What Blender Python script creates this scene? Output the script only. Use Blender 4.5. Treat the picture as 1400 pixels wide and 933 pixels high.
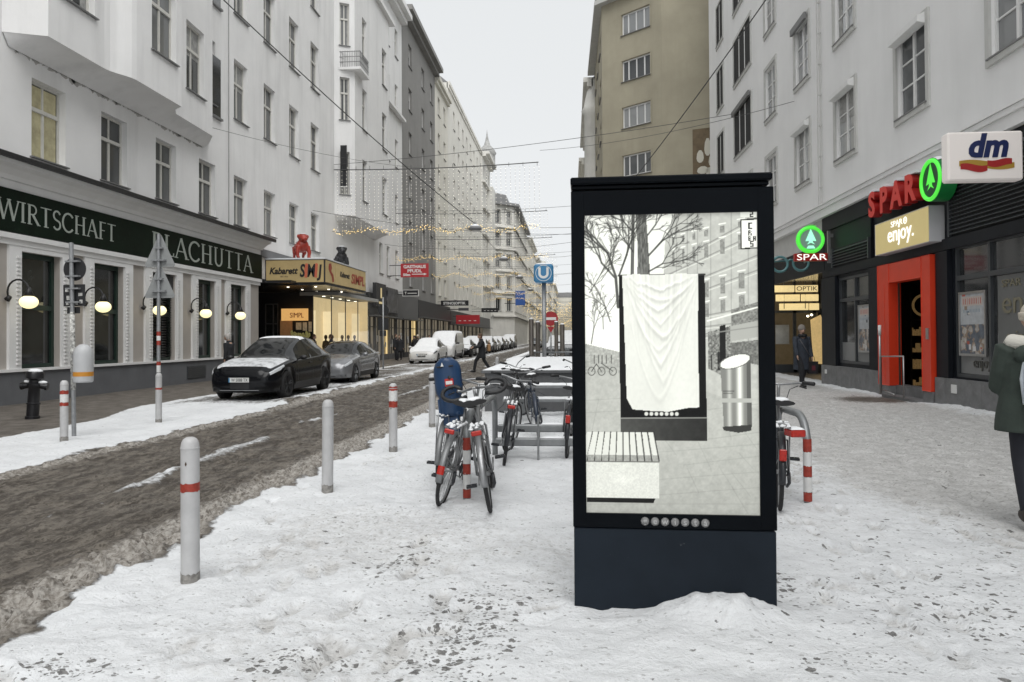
import bpy, math, random
import numpy as np
from math import sin, cos, pi, radians, sqrt
from mathutils import Vector, Matrix
random.seed(7); RNG = np.random.default_rng(11)
for o in list(bpy.data.objects): bpy.data.objects.remove(o)
SC = bpy.context.scene
COL = SC.collection

# ------------------------------------------------------------ camera
cd = bpy.data.cameras.new('camera'); cam = bpy.data.objects.new('camera', cd); COL.objects.link(cam)
SC.camera = cam
YAW, TH, RO = radians(4.5687), radians(0.8), radians(0.35)
fw = Vector((-sin(YAW)*cos(TH), cos(YAW)*cos(TH), sin(TH)))
rt = Vector((cos(YAW), sin(YAW), 0)); up = rt.cross(fw)
r2 = cos(RO)*rt - sin(RO)*up; u2 = cos(RO)*up + sin(RO)*rt
cam.matrix_world = Matrix(((r2.x, u2.x, -fw.x, 0), (r2.y, u2.y, -fw.y, 0), (r2.z, u2.z, -fw.z, 1.55), (0, 0, 0, 1)))
cd.sensor_width = 36; cd.lens = 36*1000/1400.0
cd.shift_y = -(466.5-447.5)/1400.0
cd.clip_start = 0.05; cd.clip_end = 4000

# ------------------------------------------------------------ sky, sun, exposure
W = bpy.data.worlds.new('World'); SC.world = W; W.use_nodes = True
nt = W.node_tree; nt.nodes.clear()
sky = nt.nodes.new('ShaderNodeTexSky'); sky.sky_type = 'NISHITA'; sky.sun_disc = False
SUN_EL, SUN_ROT = radians(56), radians(162)
sky.sun_elevation = SUN_EL; sky.sun_rotation = SUN_ROT
hs = nt.nodes.new('ShaderNodeHueSaturation'); hs.inputs['Saturation'].default_value = 0.12
mx = nt.nodes.new('ShaderNodeMix'); mx.data_type = 'RGBA'; mx.inputs[0].default_value = 0.86
mx.inputs[7].default_value = (7.3, 7.5, 7.62, 1)        # even cloud cover
bg = nt.nodes.new('ShaderNodeBackground'); bg.inputs[1].default_value = 0.066
wo = nt.nodes.new('ShaderNodeOutputWorld')
nt.links.new(sky.outputs[0], hs.inputs['Color']); nt.links.new(hs.outputs[0], mx.inputs[6])
nt.links.new(mx.outputs[2], bg.inputs[0]); nt.links.new(bg.outputs[0], wo.inputs[0])
sl = bpy.data.lights.new('sun', 'SUN'); sl.energy = 1.5; sl.angle = radians(60); sl.color = (1, .985, .965)
so = bpy.data.objects.new('sun', sl); COL.objects.link(so)
d = Vector((sin(SUN_ROT)*cos(SUN_EL), cos(SUN_ROT)*cos(SUN_EL), sin(SUN_EL)))
so.rotation_euler = (-d).to_track_quat('-Z', 'Y').to_euler()
SC.view_settings.view_transform = 'Standard'; SC.view_settings.look = 'None'
SC.view_settings.exposure = 0.86; SC.view_settings.gamma = 1

# ------------------------------------------------------------ materials
MATS = {}
def mat(name, col=(.5, .5, .5), rough=.6, metal=0.0, noise=None, bump=None, emit=None, spec=None, coat=0, attr=None, emattr=0, streak=None, vary=None, grime=None):
    if name in MATS: return MATS[name]
    m = bpy.data.materials.new(name); m.use_nodes = True; MATS[name] = m
    t = m.node_tree; N = t.nodes; Lk = t.links.new; b = N['Principled BSDF']
    b.inputs['Roughness'].default_value = rough; b.inputs['Metallic'].default_value = metal
    if spec is not None: b.inputs['Specular IOR Level'].default_value = spec
    if coat: b.inputs['Coat Weight'].default_value = coat
    b.inputs['Base Color'].default_value = (*col, 1)
    src = None
    geo = N.new('ShaderNodeNewGeometry')
    def noise_node(scale, detail=6, vec=None, rgh=.6):
        n = N.new('ShaderNodeTexNoise'); n.inputs['Scale'].default_value = scale; n.inputs['Detail'].default_value = detail; n.inputs['Roughness'].default_value = rgh
        Lk(vec or geo.outputs['Position'], n.inputs['Vector']); return n
    def ramp(f, a, c1, bb, c2):
        r = N.new('ShaderNodeValToRGB'); r.color_ramp.elements[0].position = a; r.color_ramp.elements[1].position = bb
        r.color_ramp.elements[0].color = (*c1, 1); r.color_ramp.elements[1].color = (*c2, 1); Lk(f, r.inputs[0]); return r
    def mixc(fac, a, bb, typ='MIX'):
        x = N.new('ShaderNodeMix'); x.data_type = 'RGBA'; x.blend_type = typ
        if isinstance(fac, (int, float)): x.inputs[0].default_value = fac
        else: Lk(fac, x.inputs[0])
        for i, v in ((6, a), (7, bb)):
            if isinstance(v, tuple): x.inputs[i].default_value = (*v, 1)
            else: Lk(v, x.inputs[i])
        return x.outputs[2]
    if attr:
        a = N.new('ShaderNodeAttribute'); a.attribute_name = attr; src = a.outputs['Color']
        if emattr:
            Lk(src, b.inputs['Emission Color']); b.inputs['Emission Strength'].default_value = emattr
    if noise:
        sc, am = noise[:2]
        lo = tuple(max(0, c*(1-am)) for c in col); hi = tuple(min(1, c*(1+am)) for c in col)
        n = noise_node(sc); r = ramp(n.outputs[0], .3, lo, .7, hi); src = r.outputs[0]
    if vary:      # each object its own tone
        oi = N.new('ShaderNodeObjectInfo')
        r = ramp(oi.outputs['Random'], 0, vary[0], 1, vary[1])
        r.color_ramp.interpolation = 'LINEAR'; src = r.outputs[0]
    base = src if src is not None else tuple(col)
    if streak:    # rain-run dirt, stretched vertically
        mp = N.new('ShaderNodeMapping'); mp.inputs['Scale'].default_value = (1, 1, .12); Lk(geo.outputs['Position'], mp.inputs[0])
        n = noise_node(streak[0], 8, mp.outputs[0], .65); r = ramp(n.outputs[0], .48, (0, 0, 0), .75, (1, 1, 1))
        mu = N.new('ShaderNodeMath'); mu.operation = 'MULTIPLY'; mu.inputs[1].default_value = streak[1]; Lk(r.outputs[0], mu.inputs[0])
        base = mixc(mu.outputs[0], base, tuple(c*.55 for c in col)); src = base
    if grime:     # flecks and scuffs
        n = noise_node(grime[0], 10, None, .75); r = ramp(n.outputs[0], grime[2] if len(grime) > 2 else .6, (0, 0, 0), .72, (1, 1, 1))
        base = mixc(r.outputs[0], base, grime[1]); src = base
    if src is not None: Lk(base, b.inputs['Base Color'])
    if bump:
        n = noise_node(bump[0], 8); bp = N.new('ShaderNodeBump'); bp.inputs['Strength'].default_value = bump[1]; bp.inputs['Distance'].default_value = bump[2] if len(bump) > 2 else .02
        Lk(n.outputs[0], bp.inputs['Height']); Lk(bp.outputs[0], b.inputs['Normal'])
    if emit:
        b.inputs['Emission Color'].default_value = (*emit[0], 1); b.inputs['Emission Strength'].default_value = emit[1]
    return m

# ------------------------------------------------------------ object helpers
def setp(o, label=None, cat=None, group=None, kind=None):
    if label: o['label'] = label
    if cat: o['category'] = cat
    if group: o['group'] = group
    if kind: o['kind'] = kind
    return o
def thing(name, label, cat, loc=(0, 0, 0), rot=(0, 0, 0), group=None):
    o = bpy.data.objects.new(name, None); COL.objects.link(o)
    o.location = loc; o.rotation_euler = rot; o.empty_display_size = .2
    return setp(o, label, cat, group)
def copy_tree(o, parent=None):
    c = o.copy(); COL.objects.link(c)
    if parent: c.parent = parent
    for ch in [x for x in KIDS.get(o.name, [])]:
        k = copy_tree(ch, c); KIDS.setdefault(c.name, []).append(k)
    return c
KIDS = {}
def link(name, me, parent=None, loc=None, rot=None):
    o = bpy.data.objects.new(name, me); COL.objects.link(o)
    if parent: o.parent = parent; KIDS.setdefault(parent.name, []).append(o)
    if loc: o.location = loc
    if rot: o.rotation_euler = rot
    return o

class MB:
    """collects geometry and links it as ONE mesh object"""
    def __init__(s, off=(0, 0, 0)): s.v = []; s.f = []; s.m = []; s.mi = 0; s.off = off; s.sm = []; s.smooth = False
    def add(s, vs, fs):
        n = len(s.v); s.v += [(p[0]-s.off[0], p[1]-s.off[1], p[2]-s.off[2]) for p in vs]
        for f in fs: s.f.append(tuple(i+n for i in f)); s.m.append(s.mi); s.sm.append(s.smooth)
        return s
    def box(s, x0, x1, y0, y1, z0, z1):
        x0, x1 = min(x0, x1), max(x0, x1); y0, y1 = min(y0, y1), max(y0, y1); z0, z1 = min(z0, z1), max(z0, z1)
        return s.add([(x, y, z) for x in (x0, x1) for y in (y0, y1) for z in (z0, z1)],
                     [(0, 1, 3, 2), (4, 6, 7, 5), (0, 4, 5, 1), (2, 3, 7, 6), (0, 2, 6, 4), (1, 5, 7, 3)])
    def rbox(s, x0, x1, y0, y1, z0, z1, r=.02):   # box with chamfered edges
        xs, ys, zs = (x0, x1), (y0, y1), (z0, z1); V = []; idx = {}
        for i in (0, 1):
            for j in (0, 1):
                for k in (0, 1):
                    p = [xs[i], ys[j], zs[k]]; sg = [1 if i == 0 else -1, 1 if j == 0 else -1, 1 if k == 0 else -1]
                    for a in range(3):
                        q = list(p)
                        for b in range(3):
                            if b != a: q[b] += sg[b]*r
                        idx[(i, j, k, a)] = len(V); V.append(q)
        F = []
        for a in range(3):
            b, c = [t for t in range(3) if t != a]
            for e in (0, 1):
                def g(u, w):
                    t = [0, 0, 0]; t[a] = e; t[b] = u; t[c] = w; return idx[(*t, a)]
                F.append((g(0, 0), g(1, 0), g(1, 1), g(0, 1)))
        for a in range(3):     # edges
            b, c = [t for t in range(3) if t != a]
            for u in (0, 1):
                for w in (0, 1):
                    def g(e, ax):
                        t = [0, 0, 0]; t[a] = e; t[b] = u; t[c] = w; return idx[(*t, ax)]
                    F.append((g(0, b), g(1, b), g(1, c), g(0, c)))
        for i in (0, 1):
            for j in (0, 1):
                for k in (0, 1): F.append(tuple(idx[(i, j, k, a)] for a in range(3)))
        return s.add(V, F)
    def tube(s, pts, r, n=8, caps=True, closed=False):
        P = [Vector(p) for p in pts]; m = len(P); R = r if isinstance(r, (list, tuple)) else [r]*m
        T = []
        for i in range(m):
            a = P[(i-1) % m] if (i or closed) else P[0]; b = P[(i+1) % m] if (i < m-1 or closed) else P[-1]
            t = (b-a); T.append(t.normalized() if t.length > 1e-9 else Vector((0, 0, 1)))
        ref = Vector((0, 0, 1)) if abs(T[0].z) < .9 else Vector((1, 0, 0))
        nrm = (ref - T[0]*ref.dot(T[0])).normalized(); V = []
        for i in range(m):
            nrm = (nrm - T[i]*nrm.dot(T[i])).normalized(); bi = T[i].cross(nrm)
            for k in range(n):
                a = 2*pi*k/n; V.append(P[i]+R[i]*(cos(a)*nrm+sin(a)*bi))
        F = []
        for i in range(m if closed else m-1):
            j = (i+1) % m
            for k in range(n): F.append((i*n+k, i*n+(k+1) % n, j*n+(k+1) % n, j*n+k))
        if caps and not closed: F += [tuple(range(n-1, -1, -1)), tuple((m-1)*n+k for k in range(n))]
        return s.add(V, F)
    def lathe(s, prof, c=(0, 0, 0), n=20, axis='z', a0=0, a1=2*pi):
        V = []; full = abs(a1-a0-2*pi) < 1e-6; nn = n if full else n+1
        for (r, z) in prof:
            for k in range(nn):
                a = a0+(a1-a0)*k/n
                p = (r*cos(a), r*sin(a), z)
                if axis == 'x': p = (z, p[0], p[1])
                if axis == 'y': p = (p[0], z, p[1])
                V.append((c[0]+p[0], c[1]+p[1], c[2]+p[2]))
        F = []
        for i in range(len(prof)-1):
            for k in range(n):
                k2 = (k+1) % nn if full else k+1
                F.append((i*nn+k, i*nn+k2, (i+1)*nn+k2, (i+1)*nn+k))
        if full:
            if prof[0][0] > 1e-6: F.append(tuple(range(nn-1, -1, -1)))
            if prof[-1][0] > 1e-6: F.append(tuple((len(prof)-1)*nn+k for k in range(nn)))
        return s.add(V, F)
    def ell(s, c, rx, ry, rz, n=14, m=9):
        V = []; F = []
        for i in range(m+1):
            ph = pi*i/m
            for k in range(n):
                a = 2*pi*k/n; V.append((c[0]+rx*sin(ph)*cos(a), c[1]+ry*sin(ph)*sin(a), c[2]-rz*cos(ph)))
        for i in range(m):
            for k in range(n): F.append((i*n+k, i*n+(k+1) % n, (i+1)*n+(k+1) % n, (i+1)*n+k))
        return s.add(V, F)
    def torus(s, c, R, r, axis='x', n=28, m=8, a0=0, a1=2*pi, rw=None):
        full = abs(a1-a0-2*pi) < 1e-6; pts = []
        rw = rw or r; V = []; nn = n if full else n+1
        for i in range(nn):
            a = a0+(a1-a0)*i/n
            for k in range(m):
                b = 2*pi*k/m; rr = R+r*cos(b); w = rw*sin(b)
                p = {'x': (w, rr*cos(a), rr*sin(a)), 'y': (rr*cos(a), w, rr*sin(a)), 'z': (rr*cos(a), rr*sin(a), w)}[axis]
                V.append((c[0]+p[0], c[1]+p[1], c[2]+p[2]))
        F = []
        for i in range(n):
            j = (i+1) % nn if full else i+1
            for k in range(m): F.append((i*m+k, j*m+k, j*m+(k+1) % m, i*m+(k+1) % m))
        return s.add(V, F)
    def prism(s, poly, a, b, axis='y'):     # poly in the two other axes, extruded from a to b
        n = len(poly)
        def mk(p, t): return {'x': (t, p[0], p[1]), 'y': (p[0], t, p[1]), 'z': (p[0], p[1], t)}[axis]
        V = [mk(p, a) for p in poly]+[mk(p, b) for p in poly]
        F = [tuple(range(n-1, -1, -1)), tuple(range(n, 2*n))]+[(i, (i+1) % n, n+(i+1) % n, n+i) for i in range(n)]
        return s.add(V, F)
    def grid(s, G):                       # G[i][j] points
        ni, nj = len(G), len(G[0]); V = [p for r in G for p in r]
        return s.add(V, [(i*nj+j, i*nj+j+1, (i+1)*nj+j+1, (i+1)*nj+j) for i in range(ni-1) for j in range(nj-1)])
    def mesh(s, name, mats):
        me = bpy.data.meshes.new(name); me.from_pydata([tuple(p) for p in s.v], [], s.f)
        for m in (mats if isinstance(mats, (list, tuple)) else [mats]): me.materials.append(m)
        me.polygons.foreach_set('material_index', s.m); me.polygons.foreach_set('use_smooth', s.sm)
        return me
    def build(s, name, mats, parent=None, loc=None, rot=None, fixn=True):
        me = s.mesh(name, mats)
        if fixn:
            import bmesh
            bm = bmesh.new(); bm.from_mesh(me); bmesh.ops.recalc_face_normals(bm, faces=bm.faces); bm.to_mesh(me); bm.free()
        me.update(); o = link(name, me, parent, loc, rot); return o
def S(off=(0, 0, 0)):
    m = MB(off); m.smooth = True; return m

def autosmooth(o, ang=40):
    import bmesh
    me = o.data; bm = bmesh.new(); bm.from_mesh(me)
    for f in bm.faces: f.smooth = True
    for e in bm.edges:
        if len(e.link_faces) == 2 and e.calc_face_angle(0) > radians(ang): e.smooth = False
    bm.to_mesh(me); bm.free(); return o

# text: the built-in face turned into a mesh
def text_mesh(txt, size, depth=.01, spacing=1.0, shear=0, align='CENTER', bold=0):
    cu = bpy.data.curves.new('lettering', 'FONT'); cu.body = txt; cu.size = size; cu.extrude = depth; cu.align_x = align; cu.space_character = spacing; cu.shear = shear
    cu.offset = bold; cu.resolution_u = 3
    o = bpy.data.objects.new('lettering', cu); COL.objects.link(o)
    dg = bpy.context.evaluated_depsgraph_get(); me = bpy.data.meshes.new_from_object(o.evaluated_get(dg))
    bpy.data.objects.remove(o); return me
def put_text(name, txt, size, m, parent, loc, face='-y', width=None, **k):
    """face: the way the lettering looks; lies in the wall's plane, reads left to right"""
    me = text_mesh(txt, size, **k); me.materials.clear(); me.materials.append(m)
    rz = {'-y': 0, '+x': pi/2, '-x': -pi/2, '+y': pi}[face]
    o = link(name, me, parent, loc, (pi/2, 0, rz))
    if width:
        xs = [v.co.x for v in me.vertices]; w = max(xs)-min(xs); f = width/w
        for v in me.vertices: v.co.x *= f
    return o

# ------------------------------------------------------------ numpy noise
def _hash(ix, iy, seed):
    h = (ix.astype(np.int64)*374761393 + iy.astype(np.int64)*668265263 + seed*1442695041) & 0x7fffffff
    h = ((h ^ (h >> 13))*1274126177) & 0x7fffffff
    return ((h ^ (h >> 16)) & 0xffff)/65535.0
def vnoise(x, y, seed=0):
    ix = np.floor(x); iy = np.floor(y); fx = x-ix; fy = y-iy; fx = fx*fx*(3-2*fx); fy = fy*fy*(3-2*fy)
    a = _hash(ix, iy, seed); b = _hash(ix+1, iy, seed); c = _hash(ix, iy+1, seed); dd = _hash(ix+1, iy+1, seed)
    return (a*(1-fx)+b*fx)*(1-fy)+(c*(1-fx)+dd*fx)*fy
def fbm(x, y, oct=4, seed=0, g=.5):
    s = np.zeros_like(x); a = 1; t = 0
    for i in range(oct):
        s += a*vnoise(x*2**i+17*i, y*2**i-9*i, seed+i); t += a; a *= g
    return s/t
def sst(a, b, x):
    t = np.clip((x-a)/(b-a), 0, 1); return t*t*(3-2*t)

def worley(x, y, seed=0):
    """distance to the nearest scattered point and that cell's random value"""
    ix = np.floor(x); iy = np.floor(y); best = np.full(x.shape, 9.0); rnd = np.zeros(x.shape)
    for a in (-1, 0, 1):
        for b in (-1, 0, 1):
            cx, cy = ix+a, iy+b; px = cx+_hash(cx, cy, seed); py = cy+_hash(cx, cy, seed+7); d_ = np.hypot(x-px, y-py); m = d_ < best
            best = np.where(m, d_, best); rnd = np.where(m, _hash(cx, cy, seed+13), rnd)
    return best, rnd
# ============================================================ GROUND
def ground_masks(X, Y):
    """slush (driven brown snow), tramp (walked grey snow), wet (bare wet stone), spots (boot scuffs)"""
    wob = (fbm(X*.9, Y*.9, 4, 3)-.5)*.9; wobs = (fbm(X*4, Y*4, 3, 5)-.5)*.35
    e1 = X+2.98+wob*.45+wobs; e0 = -X-6.75+wob*.6+wobs + .0*Y
    inside = sst(.12, -.12, e1)*sst(.15, -.15, e0)                  # between the kerbs
    bay = sst(16.2, 17.2, Y+wob)*sst(-6.6, -7.0, X)*sst(-9.9, -9.6, X)     # parking bay
    road = inside
    # snow streak between the wheel tracks
    cx = -4.72+.18*np.sin(Y*.35)+wob*.25
    st = np.exp(-((X-cx)/(.10+.14*fbm(X*2, Y*.4, 2, 9)))**2)*sst(.36, .60, fbm(X*3, Y*1.1, 4, 12))
    slush = road*(1-.60*st)
    # loose pale crumbs heaped along the near edge
    lump = np.exp(-((X+3.20)/.34)**2) + .8*np.exp(-((X+6.55)/.22)**2)
    lump = lump*road
    # far snow bank between the lane and parked cars
    bank = np.exp(-((X+6.9)/.38)**2)*sst(15.5, 18, Y)
    slush = slush*(1-.72*bank*sst(.3, .6, fbm(X*1.6, Y*.6, 4, 33)))
    slush = np.maximum(slush, bay*(.52+.5*(fbm(X*1.1, Y*.7, 4, 31)-.5)))
    walk = sst(-9.85, -10.15, X+wob*.5*sst(14, 8, Y)-.9*sst(16.5, 13, Y))
    wet = walk*sst(.15, .5, fbm(X*.6, Y*.6, 4, 21)+.15)
    tr = sst(1.9, 4.6, X+.9*(fbm(X*.5, Y*.5, 3, 40)-.5)+.07*(Y-4))*sst(8.05, 7.4, X+.35*(fbm(X*2, Y*2, 3, 41)-.5)*1.2)
    tr = np.maximum(tr*.95, .16+.25*sst(.5, .75, fbm(X*.55, Y*.55, 4, 44)))
    tr = tr*sst(-2.9, -2.2, X) + .08*(X < -2.5)
    rackzone = np.exp(-(((X-.6)/1.6)**2)**2-(((Y-8.2)/2.2)**2)**2)
    tr = tr*(1-.85*rackzone)
    sp = np.zeros_like(X)
    for (cx_, cy_, rx, ry, a) in ((-.58, 3.75, .24, .55, 1), (-1.15, 4.95, .20, .40, .55), (-.40, 4.3, .25, .2, .4), (-1.33, 3.42, .22, .14, .8), (-2.4, 3.28, .3, .08, .9), (-.1, 4.55, .3, .15, .25),
                             (2.05, 4.3, .8, .5, .22), (3.0, 5.2, 1.0, 1.0, .12), (1.3, 4.75, .18, .2, .5), (1.3, 3.6, .3, .15, .3), (-1.6, 6.3, .4, .6, .06)):
        sp += a*np.exp(-((X-cx_)/rx)**2-((Y-cy_)/ry)**2)
    doorway = np.exp(-((X-7.3)/1.2)**2-((Y-18.3)/1.3)**2)
    return slush, np.clip(tr, 0, 1), np.clip(wet+.8*doorway, 0, 1), np.clip(sp, 0, 1), lump, road, st, bank
def ground_z(X, Y, fine=True):
    slush, tr, wet, sp, lump, road, st, bank = ground_masks(X, Y)
    z = -.05*road + .015*(fbm(X*.8, Y*.8, 3, 60)-.5)
    z += .055*(fbm(X*2.4, Y*2.4, 4, 61)-.5)*(1-.6*road)*(1-wet*.8)
    # tyre ruts run along the lane
    z += road*.035*(fbm(X*5, Y*.6, 3, 62)-.5) + road*.05*st
    if fine:
        n1 = fbm(X*13, Y*13, 3, 63); n2 = fbm(X*28, Y*28, 2, 64); wx, wy = X+.05*(n1-.5), Y+.05*(n2-.5)
        d1, r1 = worley(wx*11, wy*8, 3); d2, r2 = worley(wx*21, wy*16, 5); d3, r3 = worley(wx*12, wy*6, 8)
        cl = np.clip(1-d1*1.45, 0, 1)**.7*(.35+.65*r1)*(r1 > .25)+.45*np.clip(1-d2*1.4, 0, 1)*(r2 > .35)
        z += lump*(.085*cl+.012*(n2-.5)+.01)+road*(.024*np.clip(1-d3*1.3, 0, 1)*(r3 > .5)+.034*cl*(1-lump)*sst(.45, .7, fbm(X*1.4, Y*.8, 3, 90))+.010*(n2-.5))
        z += (1-road)*tr*(.014*(n1-.5)+.012*(n2-.5)-.010*np.clip(1-d1*1.6, 0, 1)*(r1 > .6)) + (1-road)*(1-wet)*(.020*(n1-.5)+.034*(fbm(X*6, Y*6, 2, 91)-.5))
        z += feet_z(X, Y)*(1-road)*(1-wet)
    z += bank*.10
    # kerb-side snow bank by the shop wall and drift against the advertising pillar
    z += .10*sst(7.55, 8.1, X)*sst(.25, .7, fbm(X*1.2, Y*.8, 3, 66))*sst(30, 12, Y)*(1-np.exp(-((Y-18.3)/1.5)**2))
    ridge = np.exp(-((X-.86)/.25)**2)*.130+np.exp(-((X-.45)/.3)**2)*.045
    z += ridge*np.exp(-((Y-4.13)/.17)**2)*(1+.9*(fbm(X*9, Y*9, 4, 67)-.5))*np.where(Y > 4.13, np.exp(-((Y-4.13)/.3)**2), 1)
    z += .03*np.exp(-((Y-3.75)/.25)**2)*np.exp(-((X-.6)/.7)**2)*(fbm(X*3, Y*3, 3, 68))
    return z
_fr = np.random.default_rng(23); FEET = []
def _walk(x, y, ang, n, step=.68):
    for i in range(n):
        sd = .09 if i % 2 else -.09; FEET.append((x+cos(ang+pi/2)*sd, y+sin(ang+pi/2)*sd, ang+_fr.normal(0, .15), _fr.uniform(.6, 1))); x += cos(ang)*step*_fr.uniform(.85, 1.1); y += sin(ang)*step*_fr.uniform(.85, 1.1); ang += _fr.normal(0, .06)
for _ in range(46): _walk(_fr.uniform(1.3, 7), _fr.uniform(2.5, 16), _fr.choice([pi/2, -pi/2])+_fr.normal(0, .35), int(_fr.integers(6, 14)))
for _ in range(7): _walk(_fr.uniform(-1.4, .1), _fr.uniform(2.6, 3.6), pi/2+_fr.normal(0, .5), 4)
for _ in range(5): _walk(_fr.uniform(-2.6, -1.6), _fr.uniform(2.8, 9), pi/2+_fr.normal(0, .4), 5)
def feet_z(X, Y, dirt_shade=False):  # second mode: mask greying the prints, boot dirt plus shading put into colour
    z = np.zeros_like(X)
    for (fx, fy, an, dp) in FEET:
        m = (np.abs(X-fx) < .26) & (np.abs(Y-fy) < .26)
        if not m.any(): continue
        dx, dy = X[m]-fx, Y[m]-fy; a = dx*cos(an)+dy*sin(an); b = -dx*sin(an)+dy*cos(an); r = np.sqrt((a/.145)**2+(b/(.05+.012*(a > 0)))**2)
        if dirt_shade: z[m] = np.maximum(z[m], dp*sst(1.1, .75, r)); continue
        z[m] += dp*(-.024*sst(1.12, .8, r)+.010*np.exp(-((r-1.3)/.22)**2))
    return z
def gz(x, y):
    return float(ground_z(np.array([float(x)]), np.array([float(y)]), False)[0])

gm = bpy.data.materials.new('snowy_street'); gm.use_nodes = True
def build_ground_material():
    t = gm.node_tree; N = t.nodes; Lk = t.links.new; b = N['Principled BSDF']
    geo = N.new('ShaderNodeNewGeometry'); P = geo.outputs['Position']
    def attr(n):
        a = N.new('ShaderNodeAttribute'); a.attribute_name = n; return a.outputs['Fac']
    def noise(scale, det=6, r=.6, stretch=None):
        v = P
        if stretch:
            mp = N.new('ShaderNodeMapping'); mp.inputs['Scale'].default_value = stretch; Lk(P, mp.inputs[0]); v = mp.outputs[0]
        n = N.new('ShaderNodeTexNoise'); n.inputs['Scale'].default_value = scale; n.inputs['Detail'].default_value = det; n.inputs['Roughness'].default_value = r
        Lk(v, n.inputs['Vector']); return n.outputs[0]
    def M(op, a, c=None, d=None, clamp=False):
        m = N.new('ShaderNodeMath'); m.operation = op; m.use_clamp = clamp
        for i, v in enumerate((a, c, d)):
            if v is None: continue
            if isinstance(v, (int, float)): m.inputs[i].default_value = v
            else: Lk(v, m.inputs[i])
        return m.outputs[0]
    def step(x, a, bb):
        m = N.new('ShaderNodeMapRange'); m.interpolation_type = 'SMOOTHSTEP'; Lk(x, m.inputs[0]); m.inputs[1].default_value = a; m.inputs[2].default_value = bb; return m.outputs[0]
    def mix(f, a, c):
        x = N.new('ShaderNodeMix'); x.data_type = 'RGBA'
        if isinstance(f, (int, float)): x.inputs[0].default_value = f
        else: Lk(f, x.inputs[0])
        for i, v in ((6, a), (7, c)):
            if isinstance(v, tuple): x.inputs[i].default_value = (*v, 1)
            else: Lk(v, x.inputs[i])
        return x.outputs[2]
    sl, tr, wt, sp = attr('slush'), attr('tramp'), attr('wet'), attr('spots')
    nb = noise(1.3, 5); nf = noise(14, 6, .65); nff = noise(46, 4, .7); ns = noise(11, 8, .7, (1.0, .24, 1))
    snow = mix(step(nb, .35, .7), (.775, .79, .805), (.69, .705, .72))
    snow = mix(M('MULTIPLY', step(nf, .50, .75), .28), snow, (.50, .50, .50))
    # walked snow: grey with pressed-in grit
    tgrey = mix(step(noise(5, 6, .7), .3, .7), (.47, .465, .455), (.65, .645, .635))
    tgrey = mix(M('MULTIPLY', step(noise(24, 5, .75, (1, 1.6, 1)), .52, .68), .6), tgrey, (.30, .295, .285))
    c = mix(step(M('ADD', tr, M('MULTIPLY', M('SUBTRACT', nf, .5), .9)), .18, .75), snow, tgrey)
    def flecks(scale, thr_lo, thr_hi, size_lo, size_hi, stretch=(1, 1, 1), seedoff=0.0):
        mp = N.new('ShaderNodeMapping'); mp.inputs['Scale'].default_value = stretch; mp.inputs['Location'].default_value = (seedoff, seedoff*1.7, 0)
        wn = N.new('ShaderNodeTexNoise'); wn.inputs['Scale'].default_value = scale*2.2; wn.inputs['Detail'].default_value = 3; Lk(P, wn.inputs['Vector'])
        va = N.new('ShaderNodeVectorMath'); va.operation = 'MULTIPLY_ADD'; Lk(wn.outputs[1], va.inputs[0]); va.inputs[1].default_value = (.9/scale,)*3; Lk(P, va.inputs[2])
        Lk(va.outputs[0], mp.inputs[0]); v = N.new('ShaderNodeTexVoronoi'); v.voronoi_dimensions = '2D'; v.inputs['Scale'].default_value = scale; Lk(mp.outputs[0], v.inputs['Vector'])
        sx = N.new('ShaderNodeSeparateColor'); Lk(v.outputs['Color'], sx.inputs[0]); return v.outputs['Distance'], sx.outputs[0], sx.outputs[1]
    def fleck_mask(scale, density, size, stretch=(1, 1, 1), so=0.0):
        d_, r_, q_ = flecks(scale, 0, 0, 0, 0, stretch, so)      # density: socket or number 0..1
        inn = M('LESS_THAN', r_, density) if not isinstance(density, (int, float)) else M('LESS_THAN', r_, density)
        rad = M('MULTIPLY_ADD', q_, size, size*.35); return M('MULTIPLY', inn, step(M('SUBTRACT', rad, d_), 0, .07))
    f1 = fleck_mask(17, M('MULTIPLY_ADD', sp, .85, .002), .34); f2 = fleck_mask(35, M('MULTIPLY_ADD', sp, .75, .006), .36, (1, 1.5, 1), 3.0); f3 = fleck_mask(15, M('MULTIPLY_ADD', tr, .36, -.05), .23, (.75, 1.7, 1), 7.0); f4 = fleck_mask(34, M('MULTIPLY_ADD', tr, .58, .0), .30, (.8, 1.4, 1), 11.0); f5 = fleck_mask(7, M('MULTIPLY', tr, .022), .17, (1, 2.1, 1), 5.0)
    c = mix(M('MULTIPLY', f4, .50), c, (.24, .235, .225)); c = mix(M('MULTIPLY', f3, M('MULTIPLY_ADD', nff, 1.0, .1)), c, (.22, .215, .20))
    dk_ = mix(step(nff, .4, .6), (.075, .073, .07), (.20, .195, .185))
    c = mix(M('MULTIPLY', f2, .75), c, dk_); c = mix(M('MULTIPLY', f1, .9), c, dk_); c = mix(M('MULTIPLY', f5, .85), c, dk_)
    # driven slush: brown, with dark pits pulled along the lane
    br = mix(step(ns, .38, .62), (.055, .046, .038), (.175, .155, .130))
    g1 = fleck_mask(15, .5, .34, (1.2, .6, 1), 2.0); br = mix(M('MULTIPLY', g1, .75), br, (.055, .046, .037)); g2 = fleck_mask(34, .5, .34, (1.2, .7, 1), 9.0); br = mix(M('MULTIPLY', g2, .7), br, (.06, .05, .04))
    br = mix(M('MULTIPLY', step(nff, .52, .72), .40), br, (.34, .315, .28))
    lu = attr('lump')
    pale = mix(step(noise(20, 5, .7), .35, .65), (.20, .18, .155), (.46, .435, .40)); g3 = fleck_mask(26, .42, .34, (1, 1, 1), 1.0); pale = mix(M('MULTIPLY', g3, .7), pale, (.085, .072, .06))
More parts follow.
